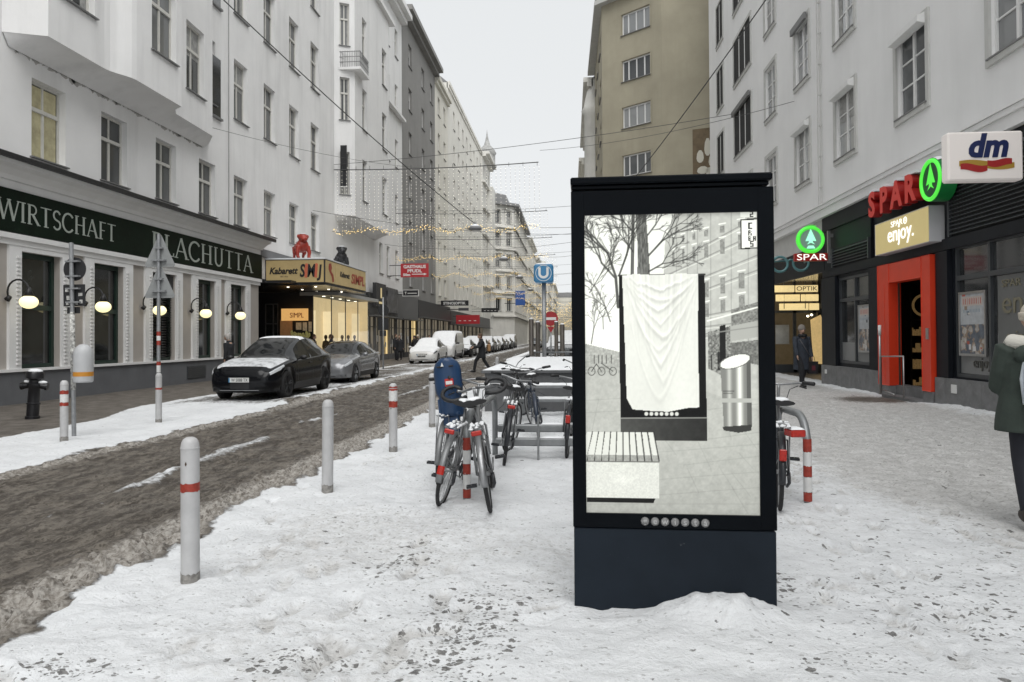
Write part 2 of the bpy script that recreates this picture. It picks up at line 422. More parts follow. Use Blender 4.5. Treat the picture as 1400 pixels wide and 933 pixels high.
    br = mix(step(M('ADD', lu, M('MULTIPLY', M('SUBTRACT', nf, .5), 1.2)), .25, .8), br, pale)
    slm = step(M('ADD', sl, M('MULTIPLY', M('SUBTRACT', M('ADD', M('MULTIPLY', nf, .6), M('MULTIPLY', ns, .4)), .5), 1.1)), .32, .62)
    c = mix(slm, c, br)
    wetc = mix(step(noise(3, 6, .6), .35, .7), (.10, .088, .075), (.19, .17, .15))
    wm = step(M('ADD', wt, M('MULTIPLY', M('SUBTRACT', nf, .5), .9)), .35, .65)
    c = mix(wm, c, wetc)
    Lk(c, b.inputs['Base Color'])
    rg = M('SUBTRACT', .82, M('ADD', M('MULTIPLY', slm, M('MULTIPLY', step(noise(2.2, 4, .6), .4, .65), .5)), M('MULTIPLY', wm, .35)), clamp=True)
    Lk(rg, b.inputs['Roughness']); b.inputs['Specular IOR Level'].default_value = .35
    h = M('ADD', M('MULTIPLY', nf, 1.0), M('MULTIPLY', nff, .45))
    h = M('ADD', h, M('MULTIPLY', ns, M('MULTIPLY', slm, 1.4)))
    bp = N.new('ShaderNodeBump'); bp.inputs['Distance'].default_value = .035; bp.inputs['Strength'].default_value = .8
    Lk(h, bp.inputs['Height']); Lk(bp.outputs[0], b.inputs['Normal'])
build_ground_material()

def spaced(y0, y1, k, lo):
    r = [y0]
    while r[-1] < y1: r.append(r[-1]+max(lo, k*abs(r[-1])))
    r[-1] = y1; return np.array(r)
def ground_piece(name, x0, x1, dx):
    ys = np.concatenate([np.arange(-14, 2.6, .4), spaced(2.6, 130, .0052, .014), np.arange(132, 420, 6)])
    xs = np.linspace(x0, x1, int((x1-x0)/dx)+1)
    X, Y = np.meshgrid(xs, ys); Xf, Yf = X.ravel(), Y.ravel()
    ms = list(ground_masks(Xf, Yf)); fd = feet_z(Xf, Yf, True)*(1-ms[5]); ms[1] = np.clip(ms[1]+.36*fd, 0, 1); Z = ground_z(Xf, Yf)  # greys the prints in colour so their relief reads in flat light
    ni, nj = X.shape; co = np.empty((ni*nj, 3), np.float32); co[:, 0] = Xf; co[:, 1] = Yf; co[:, 2] = Z
    a = (np.arange(ni-1)[:, None]*nj+np.arange(nj-1)[None, :]).ravel()
    fs = np.stack([a, a+1, a+nj+1, a+nj], 1).astype(np.int32)
    me = bpy.data.meshes.new(name); me.vertices.add(len(co)); me.vertices.foreach_set('co', co.ravel())
    me.loops.add(fs.size); me.loops.foreach_set('vertex_index', fs.ravel())
    me.polygons.add(len(fs)); me.polygons.foreach_set('loop_start', np.arange(0, fs.size, 4, dtype=np.int32)); me.polygons.foreach_set('loop_total', np.full(len(fs), 4, np.int32))
    me.polygons.foreach_set('use_smooth', np.ones(len(fs), bool)); me.update(calc_edges=True); me.materials.append(gm)
    for nme, arr in zip(('slush', 'tramp', 'wet', 'spots', 'lump'), ms[:5]):
        at = me.attributes.new(nme, 'FLOAT', 'POINT'); at.data.foreach_set('value', arr.astype(np.float32))
    o = link(name, me); setp(o, kind='structure'); return o
ground_piece('pavement', -13.6, -6.7, .045)
ground_piece('road', -6.7, -2.9, .026)
ground_piece('pavement', -2.9, 8.6, .026)
g = MB(); g.add([(-1500, -1500, -.35), (1500, -1500, -.35), (1500, 1500, -.35), (-1500, 1500, -.35)], [(0, 1, 2, 3)])
setp(g.build('ground', mat('far_snow', (.7, .71, .73), .8, noise=(.05, .1))), kind='structure')
g = MB(); g.box(8.3, 12, 24.3, 43, -.3, -.02); g.box(-16, -13.5, 30.8, 42, -.3, .0)
setp(g.build('forecourt', mat('wet_paving', (.14, .125, .11), .45, noise=(3, .25))), kind='structure')
# ============================================================ BUILDINGS
white_l = mat('white_render', (.80, .797, .79), .9, noise=(.6, .05), bump=(30, .25, .01), streak=(.9, .38))
white_l2 = mat('pale_render', (.77, .768, .76), .9, noise=(.5, .05), bump=(30, .25, .01), streak=(.8, .3))
grey_c = mat('dark_grey_render', (.25, .245, .235), .9, noise=(.5, .08), bump=(30, .3, .01), streak=(.8, .25))
cream = mat('cream_render', (.73, .715, .66), .9, noise=(.4, .06), bump=(25, .2, .01), streak=(.5, .35))
cream2 = mat('yellowish_render', (.68, .66, .59), .9, noise=(.4, .06), bump=(25, .2, .01), streak=(.5, .3))
stonew = mat('carved_stone', (.68, .67, .63), .85, noise=(.6, .12), bump=(8, .3, .03), streak=(.6, .4))
white_r = mat('white_render_clean', (.78, .778, .772), .9, noise=(.5, .04), bump=(35, .25, .01), streak=(.7, .16))
trim_r = mat('window_surround', (.52, .52, .50), .85, noise=(3, .08))
beige_m = mat('khaki_render', (.355, .325, .245), .92, noise=(.45, .12), bump=(30, .3, .01), streak=(.45, .35))
roof_m = mat('roof_metal', (.22, .22, .22), .6, noise=(1, .15)); roof_snow = mat('roof_snow', (.78, .80, .82), .8)
glass_d = mat('window_glass', (.1, .1, .1), .06, spec=.7, vary=((.012, .014, .016), (.16, .165, .165)))
glass_r = mat('window_glass_bright', (.1, .1, .1), .03, spec=1.0, vary=((.04, .045, .05), (.42, .43, .43)))
frame_w = mat('window_frame_white', (.72, .72, .71), .5, noise=(6, .05)); frame_old = mat('window_frame_old', (.60, .59, .55), .6, noise=(6, .08))
sill_m = mat('tin_sill', (.20, .20, .20), .5, metal=.3); curtain_m = mat('net_curtain', (.55, .55, .53), .9, noise=(6, .15))
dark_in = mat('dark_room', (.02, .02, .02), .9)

def wall_holes(mb, P0, u, n, Wd, z0, z1, holes, reveal=.22, back=True):
    """flat wall with rectangular openings; P0 corner, u along, n outward"""
    us = sorted({0.0, Wd}|{h[0] for h in holes}|{h[1] for h in holes}); zs = sorted({z0, z1}|{h[2] for h in holes}|{h[3] for h in holes})
    def pt(a, z, d=0): return (P0[0]+u[0]*a-n[0]*d, P0[1]+u[1]*a-n[1]*d, z)
    for i in range(len(us)-1):
        j = 0
        while j < len(zs)-1:
            cu, cz = (us[i]+us[i+1])/2, (zs[j]+zs[j+1])/2
            if not any(h[0] < cu < h[1] and h[2] < cz < h[3] for h in holes):
                k = j
                while k+1 < len(zs)-1 and not any(h[0] < cu < h[1] and h[2] < (zs[k+1]+zs[k+2])/2 < h[3] for h in holes): k += 1
                mb.add([pt(us[i], zs[j]), pt(us[i+1], zs[j]), pt(us[i+1], zs[k+1]), pt(us[i], zs[k+1])], [(0, 1, 2, 3)]); j = k+1
            else: j += 1
    for (a, b, c, d) in [h[:4] for h in holes]:
        r = reveal
        mb.add([pt(a, c), pt(b, c), pt(b, d), pt(a, d), pt(a, c, r), pt(b, c, r), pt(b, d, r), pt(a, d, r)],
               [(0, 4, 5, 1), (1, 5, 6, 2), (2, 6, 7, 3), (3, 7, 4, 0)])

_wc = {}; _rw = random.Random(5)
def window_part(bld, P0, u, n, hole, style='old', reveal=.22):
    """window > pane, sill (and curtain); local x along the wall, -y outward"""
    a, b, c, d = hole[:4]; w, h = round(b-a, 2), round(d-c, 2); key = (w, h, style)
    if key not in _wc:
        f = MB(); g = MB(); si = MB(); t = .07 if style != 'wide' else .08
        x0, x1 = -w/2, w/2; dd = .06
        f.box(x0, x0+t, 0, dd, 0, h); f.box(x1-t, x1, 0, dd, 0, h); f.box(x0+t, x1-t, 0, dd, 0, t); f.box(x0+t, x1-t, 0, dd, h-t, h)
        if style == 'old':
            tz = h*.64; f.box(x0+t, x1-t, -.03, dd-.003, tz-.05, tz+.05); f.box(-.035, .035, -.004, dd-.004, t, tz-.05)
            f.box(-.03, .03, 0.002, dd-.004, tz+.05, h-t)
            for q in (x0+t, .035): f.box(q, q+.03, .012, dd, t, tz-.05)
        elif style == 'six':
            f.box(-.045, .045, -.01, dd-.003, t, h-t)
            for q in (h*.36, h*.66): f.box(x0+t, -.045, .005, dd-.005, q-.018, q+.018); f.box(.045, x1-t, .005, dd-.005, q-.018, q+.018)
        elif style == 'wide':
            for q in ((-.28, ) + ((.28,) if w > 1.5 else ())): f.box(q*w-.04, q*w+.04, -.01, dd-.003, t, h-t)
            if w > 1.5: f.box(-.035, .035, -.01, dd-.003, t, h-t)
        elif style == 'triple':
            for q in (-w/6, w/6): f.box(q-.06, q+.06, -.01, dd-.003, t, h-t)
            for q in (h*.4, h*.7):
                for e in (-1, 0, 1): f.box(e*w/3-w/6+.07, e*w/3+w/6-.07, .005, dd-.005, q-.015, q+.015)
        elif style == 'plain': f.box(-.025, .025, .004, dd-.003, t, h-t)
        g.add([(x0+.01, dd*.6, .01), (x1-.01, dd*.6, .01), (x1-.01, dd*.6, h-.01), (x0+.01, dd*.6, h-.01)], [(0, 1, 2, 3)])
        si.box(x0-.06, x1+.06, -reveal-.09, 0.0, -.035, -.002)
        _wc[key] = (f.mesh('window', frame_old if style == 'old' else frame_w), g.mesh('pane', glass_d if style in ('old', 'plain') else glass_r), si.mesh('sill', sill_m))
    fm, gm_, sm = _wc[key]; cx = (a+b)/2; ang = math.atan2(u[1], u[0])
    loc = Vector((P0[0]+u[0]*cx-n[0]*reveal, P0[1]+u[1]*cx-n[1]*reveal, c))
    # local -y must look outward
    outward = Vector((sin(ang), -cos(ang)))
    if outward.dot(Vector(n[:2])) < 0: ang += pi
    off = bld.location
    wn = link('window', fm, bld, loc-off, (0, 0, ang))
    link('pane', gm_, wn); link('sill', sm, wn)
    if _rw.random() < .55 and w < 2:
        k2 = (w, h, 'curtain', _rw.randrange(3))
        if k2 not in _wc:
            cm = MB(); v_ = k2[3]
            if v_ == 0: cm.box(-w/2+.08, -w*.27, .028, .034, .08, h-.08); cm.box(w*.27, w/2-.08, .028, .034, .08, h-.08)
            elif v_ == 1: cm.box(-w/2+.08, w/2-.08, .028, .034, h*.55, h-.08)
            else: cm.box(-w/2+.08, w/2-.08, .028, .034, .08, h*.58)
            _wc[k2] = cm.mesh('curtain', mat('net_curtain_dim', (.30, .30, .29), .5, noise=(7, .3)))
        link('curtain', _wc[k2], wn)
    return wn

def gabled_roof(mb, x0, x1, y0, y1, z0, h, ins=3):
    mb.add([(x0, y0, z0), (x1, y0, z0), (x1, y1, z0), (x0, y1, z0), (x0+ins if x0 > x1 else x0+ins, y0, z0+h), (x1-ins, y0, z0+h), (x1-ins, y1, z0+h), (x0+ins, y1, z0+h)],
           [(0, 4, 7, 3), (1, 2, 6, 5), (4, 5, 6, 7), (0, 1, 5, 4), (2, 3, 7, 6)])

def row_building(name, label, X, side, y0, y1, top, m, floors, cols, ww, wh, z_first, pitch, style='old', eave=.5, shopz=4.3, group=None, depth=12, cornice=True, roofm=None, rvl=.22, extra=None, wallz=0.0, skip=None, eave_m=None):
    """street building; side=+1: facade looks to +x. cols = centre Y of each window column"""
    b = thing(name, label, 'building', (X, (y0+y1)/2, 0), group=group); off = b.location
    holes = []; L = y1-y0
    for k in range(floors):
        z = z_first+k*pitch
        for c in cols:
            if skip and skip(k, c): continue
            hh = wh if not isinstance(wh, (list, tuple)) else wh[min(k, len(wh)-1)]
            holes.append((c-y0-ww/2, c-y0+ww/2, z, z+hh))
    P0 = (X, y0); u = (0, 1); n = (side, 0)
    w = MB(off); wall_holes(w, P0, u, n, L, wallz, top, holes, rvl)
    xb = X-side*depth
    w.add([(X, y0, wallz), (xb, y0, wallz), (xb, y0, top), (X, y0, top)], [(0, 1, 2, 3)])
    w.add([(X, y1, wallz), (xb, y1, wallz), (xb, y1, top), (X, y1, top)], [(0, 1, 2, 3)])
    w.add([(xb, y0, wallz), (xb, y1, wallz), (xb, y1, top), (xb, y0, top)], [(0, 1, 2, 3)])
    wo_ = w.build('wall', m, b)
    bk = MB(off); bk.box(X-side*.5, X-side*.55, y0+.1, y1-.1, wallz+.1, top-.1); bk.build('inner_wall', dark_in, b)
    for h in holes: window_part(b, P0, u, n, h, style, rvl-.04)
    r = MB(off)
    gabled_roof(r, min(X, xb), max(X, xb), y0, y1, top+.02, 2.6); r.build('roof', roofm or roof_m, b)
    if cornice:
        c = MB(off); c.box(X-side*.1, X+side*eave, y0, y1, top-.28, top+.12); c.box(X-side*.1, X+side*eave*.55, y0, y1, top-.62, top-.283)
        c.build('cornice', eave_m or m, b)
    return b, off, holes

# ---- left, restaurant block (A)
A, offA, hA = row_building('apartment_block', 'long white rendered block above the green WIRTSCHAFT restaurant, with a wavy bottomed oriel', -13.53, 1, -14, 40.95, 25.4, white_l, 4,
    [15.15, 18.0, 20.75, 23.55, 26.35, 29.15, 32.05, 35.0, 37.95], 1.25, [2.0, 2.45, 2.45, 2.45], 6.2, 4.3, skip=lambda k, c: (k > 0 and c < 26), wallz=4.2)
# narrow stair windows between the oriel and the next column
for k in (1, 2, 3):
    q = MB(offA); z = 6.2+4.3*k-.4; q.box(-13.53, -13.50, 26.7-.05, 27.35, z, z+2.3); q.build('narrow_window', glass_d, A)
    q = MB(offA); q.box(-13.55, -13.42, 26.6, 27.4, z-.08, z-.002); q.build('sill', sill_m, A)
def bay(bld, off, X, side, prot, y0, y1, zb, zt, m, wz, wh, wcols, wave=True, sidewin=None, cut=.7):
    """protruding oriel with slanted ends and a curved soffit"""
    ring = [(X, y0), (X+side*prot, y0+cut), (X+side*prot, y1-cut), (X, y1)]
    mb = MB(off)
    for i in range(3):
        p, q = ring[i], ring[i+1]; dx, dy = q[0]-p[0], q[1]-p[1]; Ls = math.hypot(dx, dy); u = (dx/Ls, dy/Ls); n = (u[1], -u[0]) if side > 0 else (-u[1], u[0])
        hs_ = []
        if i == 1:
            for z in wz: hs_ += [(c-p[1]-w/2, c-p[1]+w/2, z, z+wh) for c, w in wcols]
        elif sidewin and i == 0:
            hs_ = [(Ls/2-.28, Ls/2+.28, z, z+wh) for z in wz]
        wall_holes(mb, p, u, n, Ls, zb, zt, hs_, .2)
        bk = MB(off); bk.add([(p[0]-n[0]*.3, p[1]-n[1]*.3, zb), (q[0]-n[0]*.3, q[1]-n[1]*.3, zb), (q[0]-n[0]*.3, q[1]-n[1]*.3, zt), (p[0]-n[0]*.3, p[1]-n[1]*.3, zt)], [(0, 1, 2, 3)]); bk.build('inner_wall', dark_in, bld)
        for h in hs_: window_part(bld, p, u, n, h, 'old', .17)
    # soffit: deeper in the middle of each half
    mb.add([(ring[0][0], ring[0][1], zb), (ring[1][0], ring[1][1], zb), (ring[2][0], ring[2][1], zb), (ring[3][0], ring[3][1], zb)], [(0, 1, 2, 3)])
    mb.add([(r[0], r[1], zt) for r in ring], [(0, 1, 2, 3)])
    if wave:
        G = []
        for i in range(25):
            t = i/24; y = y0+.02+t*(y1-y0-.04); e = prot*min(1, min(t, 1-t)*(y1-y0)/cut)
            dz = .10*(1-cos(4*pi*t))
            G.append([(X+side*e*s, y, zb-.003-(.34*(1-s))*(1 if 0 < i < 24 else 0)-dz*s*(1-s)*1.5) for s in (0, .25, .5, .75, 1)])
        mb.grid(G)
    return mb.build('oriel', m, bld)
# oriel: straight face, a curved step forward, straight face, a step back (seen from below as a wavy soffit)
ringA = [(-13.53, 16.4), (-12.62, 16.75), (-12.62, 18.9)]+[(-12.62+.34*(.5-.5*cos(pi*t)), 18.9+.95*t) for t in (.2, .4, .6, .8, 1)]+[(-12.28, 22.25), (-12.62, 22.5), (-12.85, 22.95), (-12.95, 25.6), (-13.53, 26.5)]
ow = MB(offA)
for i in range(len(ringA)-1):
    p, q_ = ringA[i], ringA[i+1]; Ls = math.hypot(q_[0]-p[0], q_[1]-p[1]); u = ((q_[0]-p[0])/Ls, (q_[1]-p[1])/Ls); n = (u[1], -u[0]); hs_ = []
    for z in (10.15, 14.45, 18.75):
        if i == 1: hs_.append((.35, 1.75, z, z+2.3))
        if i == 7: hs_.append((.75, 2.1, z, z+2.35))
        if i == 10: hs_.append((.7, 2.0, z-.1, z+2.25))
    wall_holes(ow, p, u, n, Ls, 8.95, 25, hs_, .2)
    if hs_:
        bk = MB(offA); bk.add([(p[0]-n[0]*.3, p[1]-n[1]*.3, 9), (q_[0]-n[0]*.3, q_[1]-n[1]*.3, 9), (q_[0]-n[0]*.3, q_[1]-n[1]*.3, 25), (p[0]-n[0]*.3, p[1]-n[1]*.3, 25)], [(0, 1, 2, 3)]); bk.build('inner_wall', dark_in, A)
    for h in hs_: window_part(A, p, u, n, h, 'old', .17)
ow.add([(x, y, 8.95) for x, y in ringA], [tuple(range(len(ringA)))]); ow.build('oriel', white_l, A, fixn=False)
ow = S(offA); G = []
for i in range(len(ringA)-1):
    for t in (0, .5): x = ringA[i][0]+(ringA[i+1][0]-ringA[i][0])*t; y = ringA[i][1]+(ringA[i+1][1]-ringA[i][1])*t; G.append([(x-(x+13.5)*s_, y, 8.945-.28*s_**1.5*(x > -13.5)) for s_ in (0, .25, .5, .75, 1)])
G.append([(-13.5, 26.45, 8.94)]*5)
ow.grid(G); ow.build('oriel_soffit', white_l, A)
for q in range(34):
    y = 16.9+9.2*q/34+random.uniform(-.1, .1); r_ = random.uniform(.03, .14); st_ = MB(offA); st_.add([(-13.527, y+r_*1.6*cos(2*pi*i/9)*random.uniform(.6, 1.2), 8.62+.08*random.random()+r_*.7*sin(2*pi*i/9)*random.uniform(.5, 1.3)) for i in range(9)], [tuple(range(9))]); st_.build('damp_stain', mat('damp_stain', (.44, .43, .41), .9, noise=(9, .2)), A)
cu_ = MB(offA); cu_.box(-13.742, -13.738, 17.46, 18.52, 6.3, 8.1); cu_.build('lit_curtain', mat('lit_curtain', (.30, .28, .18), .7, noise=(3, .4), emit=((1, .88, .5), .04)), A)
q = MB(offA)
q.tube([(-13.47, 26.95, 4), (-13.47, 26.95, 25)], .0001) if False else q.tube([(-13.49, 28.0, 6), (-13.49, 28.0, 25)], .012, 5)
q.build('facade_cable', sill_m, A)

# ---- left, B: white with oriel and balcony
B, offB, hB = row_building('apartment_block', 'white corner oriel block with small railed balcony, left of the dark grey block', -13.53, 1, 40.95, 58.3, 27.6, white_l2, 5,
    [51.6, 53.7, 56.4], .95, 2.2, 6.2, 4.35, eave=.9, rvl=.2, wallz=3.76)
bay(B, offB, -13.53, 1, 1.05, 41.2, 50.4, 8.7, 23.6, white_l2, [9.9, 14.25, 18.6], 2.5, [(43.8, 1.0), (48.6, 1.2)], sidewin=True, cut=.55)
q = MB(offB); q.box(-13.5, -12.2, 41.2, 50.6, 23.55, 23.8); q.box(-13.5, -13.15, 51, 58.2, 19.0, 19.2); q.build('cornice', white_l2, B)
bl = MB(offB); bl.box(-13.53, -12.0, 41.3, 43.2, 17.15, 17.3); bl.build('balcony', white_l2, B)
bl = MB(offB)
for z in (17.6, 17.9, 18.2): bl.tube([(-13.5, 41.35, z), (-12.05, 41.35, z), (-12.05, 43.15, z)], .02, 5)
for i in range(14): bl.tube([(-13.4+i*.103, 41.35, 17.3), (-13.4+i*.103, 41.35, 18.25)], .012, 4)
for i in range(14): bl.tube([(-12.05, 41.4+i*.13, 17.3), (-12.05, 41.4+i*.13, 18.25)], .012, 4)
bl.build('balcony_railing', sill_m, B)
# ---- C dark grey, D, E cream
C_, offC, hC = row_building('apartment_block', 'dark grey rendered block behind the red GASTHAUS sign', -13.53, 1, 58.3, 72.9, 28.6, grey_c, 6, [61.4, 66.9, 71.0], 1.3, 1.9, 5.9, 3.75, eave=.9, style='plain')
D, offD, hD = row_building('apartment_block', 'narrow cream block between the dark grey block and the tallest cream block', -13.53, 1, 72.9, 80.8, 28.0, cream2, 6, [75.2, 78.6], 1.3, 1.9, 5.9, 3.75, eave=.5, style='plain')
E_, offE, hE = row_building('apartment_block', 'tall flat topped cream block with many small windows', -13.53, 1, 80.8, 111, 30.2, cream, 6, [85.2, 88.8, 92.4, 96, 99.6, 103.2, 106.8], 1.2, 2.1, 6.0, 4.0, eave=.25, style='plain')
def gable_turret(bld, off, X, y, z):
    t = S(off)
    t.lathe([(1.5, z), (1.6, z+.4), (1.35, z+.5), (1.35, z+2.2), (1.55, z+2.5), (1.2, z+3.2), (.55, z+3.9), (.3, z+4.7), (.08, z+5.8), (.01, z+6.6)], (X, y, 0), 14)
    return t.build('turret', mat('turret_grey', (.34, .34, .33), .85, noise=(3, .3), bump=(5, .6, .1)), bld)
F_, offF, hF = row_building('ornate_building', 'old stone building with corner turret beyond the cream block', -13.3, 1, 111, 122, 30.0, stonew, 6, [113.2, 116.4, 119.6], 1.2, 2.2, 6.0, 4.0, eave=1.1, style='plain')
gable_turret(F_, offF, -13.6, 120.5, 29.6)
q = MB(offF)
for z in (9.4, 13.4, 17.4, 21.4, 25.4): q.box(-13.3, -12.85, 111, 122, z, z+.3)
q.box(-13.3, -12.4, 117.6, 121.6, 9.7, 26); q.build('stone_bay', stonew, F_)

# ---- G: corner building with slanted corner
G_ = thing('ornate_building', 'grey stone corner building with dark overhanging roof and slanted corner bay', 'building', (-10, 140, 0)); offG = G_.location
rg = [(-22, 127.5), (-13.6, 127.5), (-10, 131), (-10, 168)]
wG = MB(offG)
for i in range(3):
    p, q_ = rg[i], rg[i+1]; dx, dy = q_[0]-p[0], q_[1]-p[1]; Ls = math.hypot(dx, dy); u = (dx/Ls, dy/Ls); n = (u[1], -u[0])
    hs_ = []
    nc = {0: 2, 1: 2, 2: 12}[i]
    for k in range(5):
        for c in range(nc):
            cc = (c+.5)*Ls/nc; hs_.append((cc-.6, cc+.6, 6.2+k*3.9, 8.5+k*3.9))
    wall_holes(wG, p, u, n, Ls, 0, 25, hs_, .3)
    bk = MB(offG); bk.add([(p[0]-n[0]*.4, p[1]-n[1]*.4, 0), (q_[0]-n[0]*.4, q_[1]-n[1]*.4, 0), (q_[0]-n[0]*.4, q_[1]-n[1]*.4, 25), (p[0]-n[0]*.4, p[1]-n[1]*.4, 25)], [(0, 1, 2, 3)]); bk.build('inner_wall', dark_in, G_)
    for h in hs_: window_part(G_, p, u, n, h, 'plain', .2)
    tr = MB(offG)
    for z in (5.2, 9.3, 13.2, 17.1, 21):
        for e, zz in ((.45, .16), (.28, .36)):
            a = (p[0]+n[0]*e, p[1]+n[1]*e); bq = (q_[0]+n[0]*e, q_[1]+n[1]*e)
            tr.add([(p[0], p[1], z), (q_[0], q_[1], z), (bq[0], bq[1], z), (a[0], a[1], z), (p[0], p[1], z+zz), (q_[0], q_[1], z+zz), (bq[0], bq[1], z+zz), (a[0], a[1], z+zz)], [(0, 1, 2, 3), (4, 5, 6, 7), (3, 2, 6, 7), (0, 3, 7, 4), (1, 2, 6, 5)])
    for h in hs_:      # pediment blocks over each window
        for (o1, z1, z2, dd) in ((.85, h[3]+.12, h[3]+.34, .3), (.12, h[2], h[3]+.1, .14)):
            ss = [(h[0]+h[1])/2] if o1 > .5 else [h[0]-.15, h[1]+.15]
            for s_ in ss:
                a, b_ = s_-o1, s_+o1
                P = [(p[0]+u[0]*t, p[1]+u[1]*t) for t in (a, b_)]; Q = [(x+n[0]*dd, y+n[1]*dd) for x, y in P]
                tr.add([(*P[0], z1), (*P[1], z1), (*Q[1], z1), (*Q[0], z1), (*P[0], z2), (*P[1], z2), (*Q[1], z2), (*Q[0], z2)], [(0, 1, 2, 3), (4, 5, 6, 7), (3, 2, 6, 7), (0, 3, 7, 4), (1, 2, 6, 5)])
    tr.build('stone_trim', stonew, G_)
wG.build('wall', stonew, G_)
rG = MB(offG); rG.prism([(-23, 126.6), (-13.2, 126.6), (-9.0, 130.6), (-9.0, 168.2), (-23, 168.2)], 25, 25.45, 'z'); rG.prism([(-22, 128.5), (-14, 128.5), (-11.5, 132), (-11.5, 168), (-22, 168)], 25.45, 27.4, 'z')
rG.build('roof', roof_m, G_)
FAR = [('cream stone building with balconies beyond the slanted corner building', -9.6, 168, 195, 24.5, cream), ('pale grey old building, second beyond the slanted corner building', -9.2, 195, 226, 23, stonew),
       ('light cream building, third beyond the slanted corner building', -8.6, 226, 262, 25, cream2), ('grey building, fourth beyond the slanted corner building', -8.0, 262, 305, 23.5, stonew), ('farthest pale building where the street closes', -7.0, 305, 380, 24, cream)]
for lab, X, a, b_, tp, m in FAR:
    nc = int((b_-a)/3.6)
    bb, of, _ = row_building('old_building', lab, X, 1, a, b_, tp, m, 4, [a+(i+.5)*(b_-a)/nc for i in range(min(nc, 20))], 1.3, 2.2, 6.2, 4.1, eave=1.0, style='plain')
    q = MB(of)
    for z in (5.2, 9.4, 13.5, 17.6): q.box(X, X+.35, a, b_, z, z+.35)
    q.build('string_course', m, bb)
bb, of, _ = row_building('old_building', 'pale building closing off the far end of the street', -30, 1, 381, 420, 22, cream2, 4, [390, 400, 410], 1.3, 2.2, 6.2, 4.1, depth=-60)
# ============================================================ RIGHT SIDE
RB, offR, hR = row_building('apartment_block', 'clean white rendered block above the supermarket with grey framed windows', 8.15, -1, -14, 43.1, 24.5, white_r, 5,
    [-3.0, 1.2, 5.4, 9.7, 14.0, 18.05, 22.25, 26.2, 30.2], 1.5, [1.95, 2.05, 2.05, 2.05, 2.05], 6.88, 3.55, style='six', eave=.6, wallz=5.3, depth=14, rvl=.10, skip=lambda k, c: c < 9)
def extra_windows(cols, w, st):
    for c in cols:
        for k in range(5):
            z = 6.75+3.55*k
            f = MB(offR); f.box(8.13, 8.16, c-w/2, c+w/2, z, z+2.1); f.build('window_backing', dark_in, RB)
            window_part(RB, (8.15, 0), (0, 1), (-1, 0), (c-w/2, c+w/2, z, z+2.1), st, -.02)
extra_windows([35.0], 3.3, 'triple'); extra_windows([40.0], 1.6, 'six')
# surrounds, sills and roller boxes
allw = [(h[0]-14, h[1]-14, h[2], h[3]) for h in hR]+[(35-1.65, 36.65, 6.75+3.55*k, 8.85+3.55*k) for k in range(5)]+[(39.2, 40.8, 6.75+3.55*k, 8.85+3.55*k) for k in range(5)]
for (a, b_, c, d_) in allw:
    e = .15; x0, x1 = 8.15, 8.10; t = MB(offR)
    t.box(x0, x1, a-e, a, c-e, d_+e); t.box(x0, x1, b_, b_+e, c-e, d_+e); t.box(x0, x1, a, b_, d_, d_+e); t.box(x0, x1-.02, a, b_, c-e, c); t.build('window_surround', trim_r, RB)
for (a, b_, c, d_) in [w for w in allw if (w[2] < 7 and 17 < w[0] < 24)]+[w for w in allw if (w[2] < 7 and 24 < w[0] < 27)]:
    t = MB(offR); t.prism([(8.12, d_+.1), (7.93, d_+.02), (7.93, d_-.12), (8.12, d_-.16)], a-.02, b_+.02, 'y'); t.build('roller_box', frame_w, RB)
for k in range(1, 5):
    for c in (30.2, 26.2, 35.0):
        z = 6.88+3.55*k
        if (k+int(c)) % 3 == 0:
            t = MB(offR); ww = 1.5 if c != 35 else 3.3
            t.box(8.06, 7.97, c-ww/2-.05, c+ww/2+.05, z+1.9, z+2.12); t.build('roller_box', sill_m, RB)
t = MB(offR); t.box(8.15, 7.93, -14, 43.1, 5.55, 5.66); t.box(8.15, 7.98, -14, 43.1, 5.30, 5.547); t.box(8.15, 7.90, -14, 43.1, 5.665, 5.69)
t.build('ledge', white_r, RB)
t = MB(offR); t.tube([(8.09, 24.25, 5.7), (8.09, 24.25, 24)], .022, 6); t.tube([(8.09, 24.5, 5.7), (8.09, 24.5, 24)], .012, 6)
for z in range(6, 24): t.box(8.12, 8.05, 24.21, 24.29, z+.3, z+.34)
t.build('down_pipe', trim_r, RB)

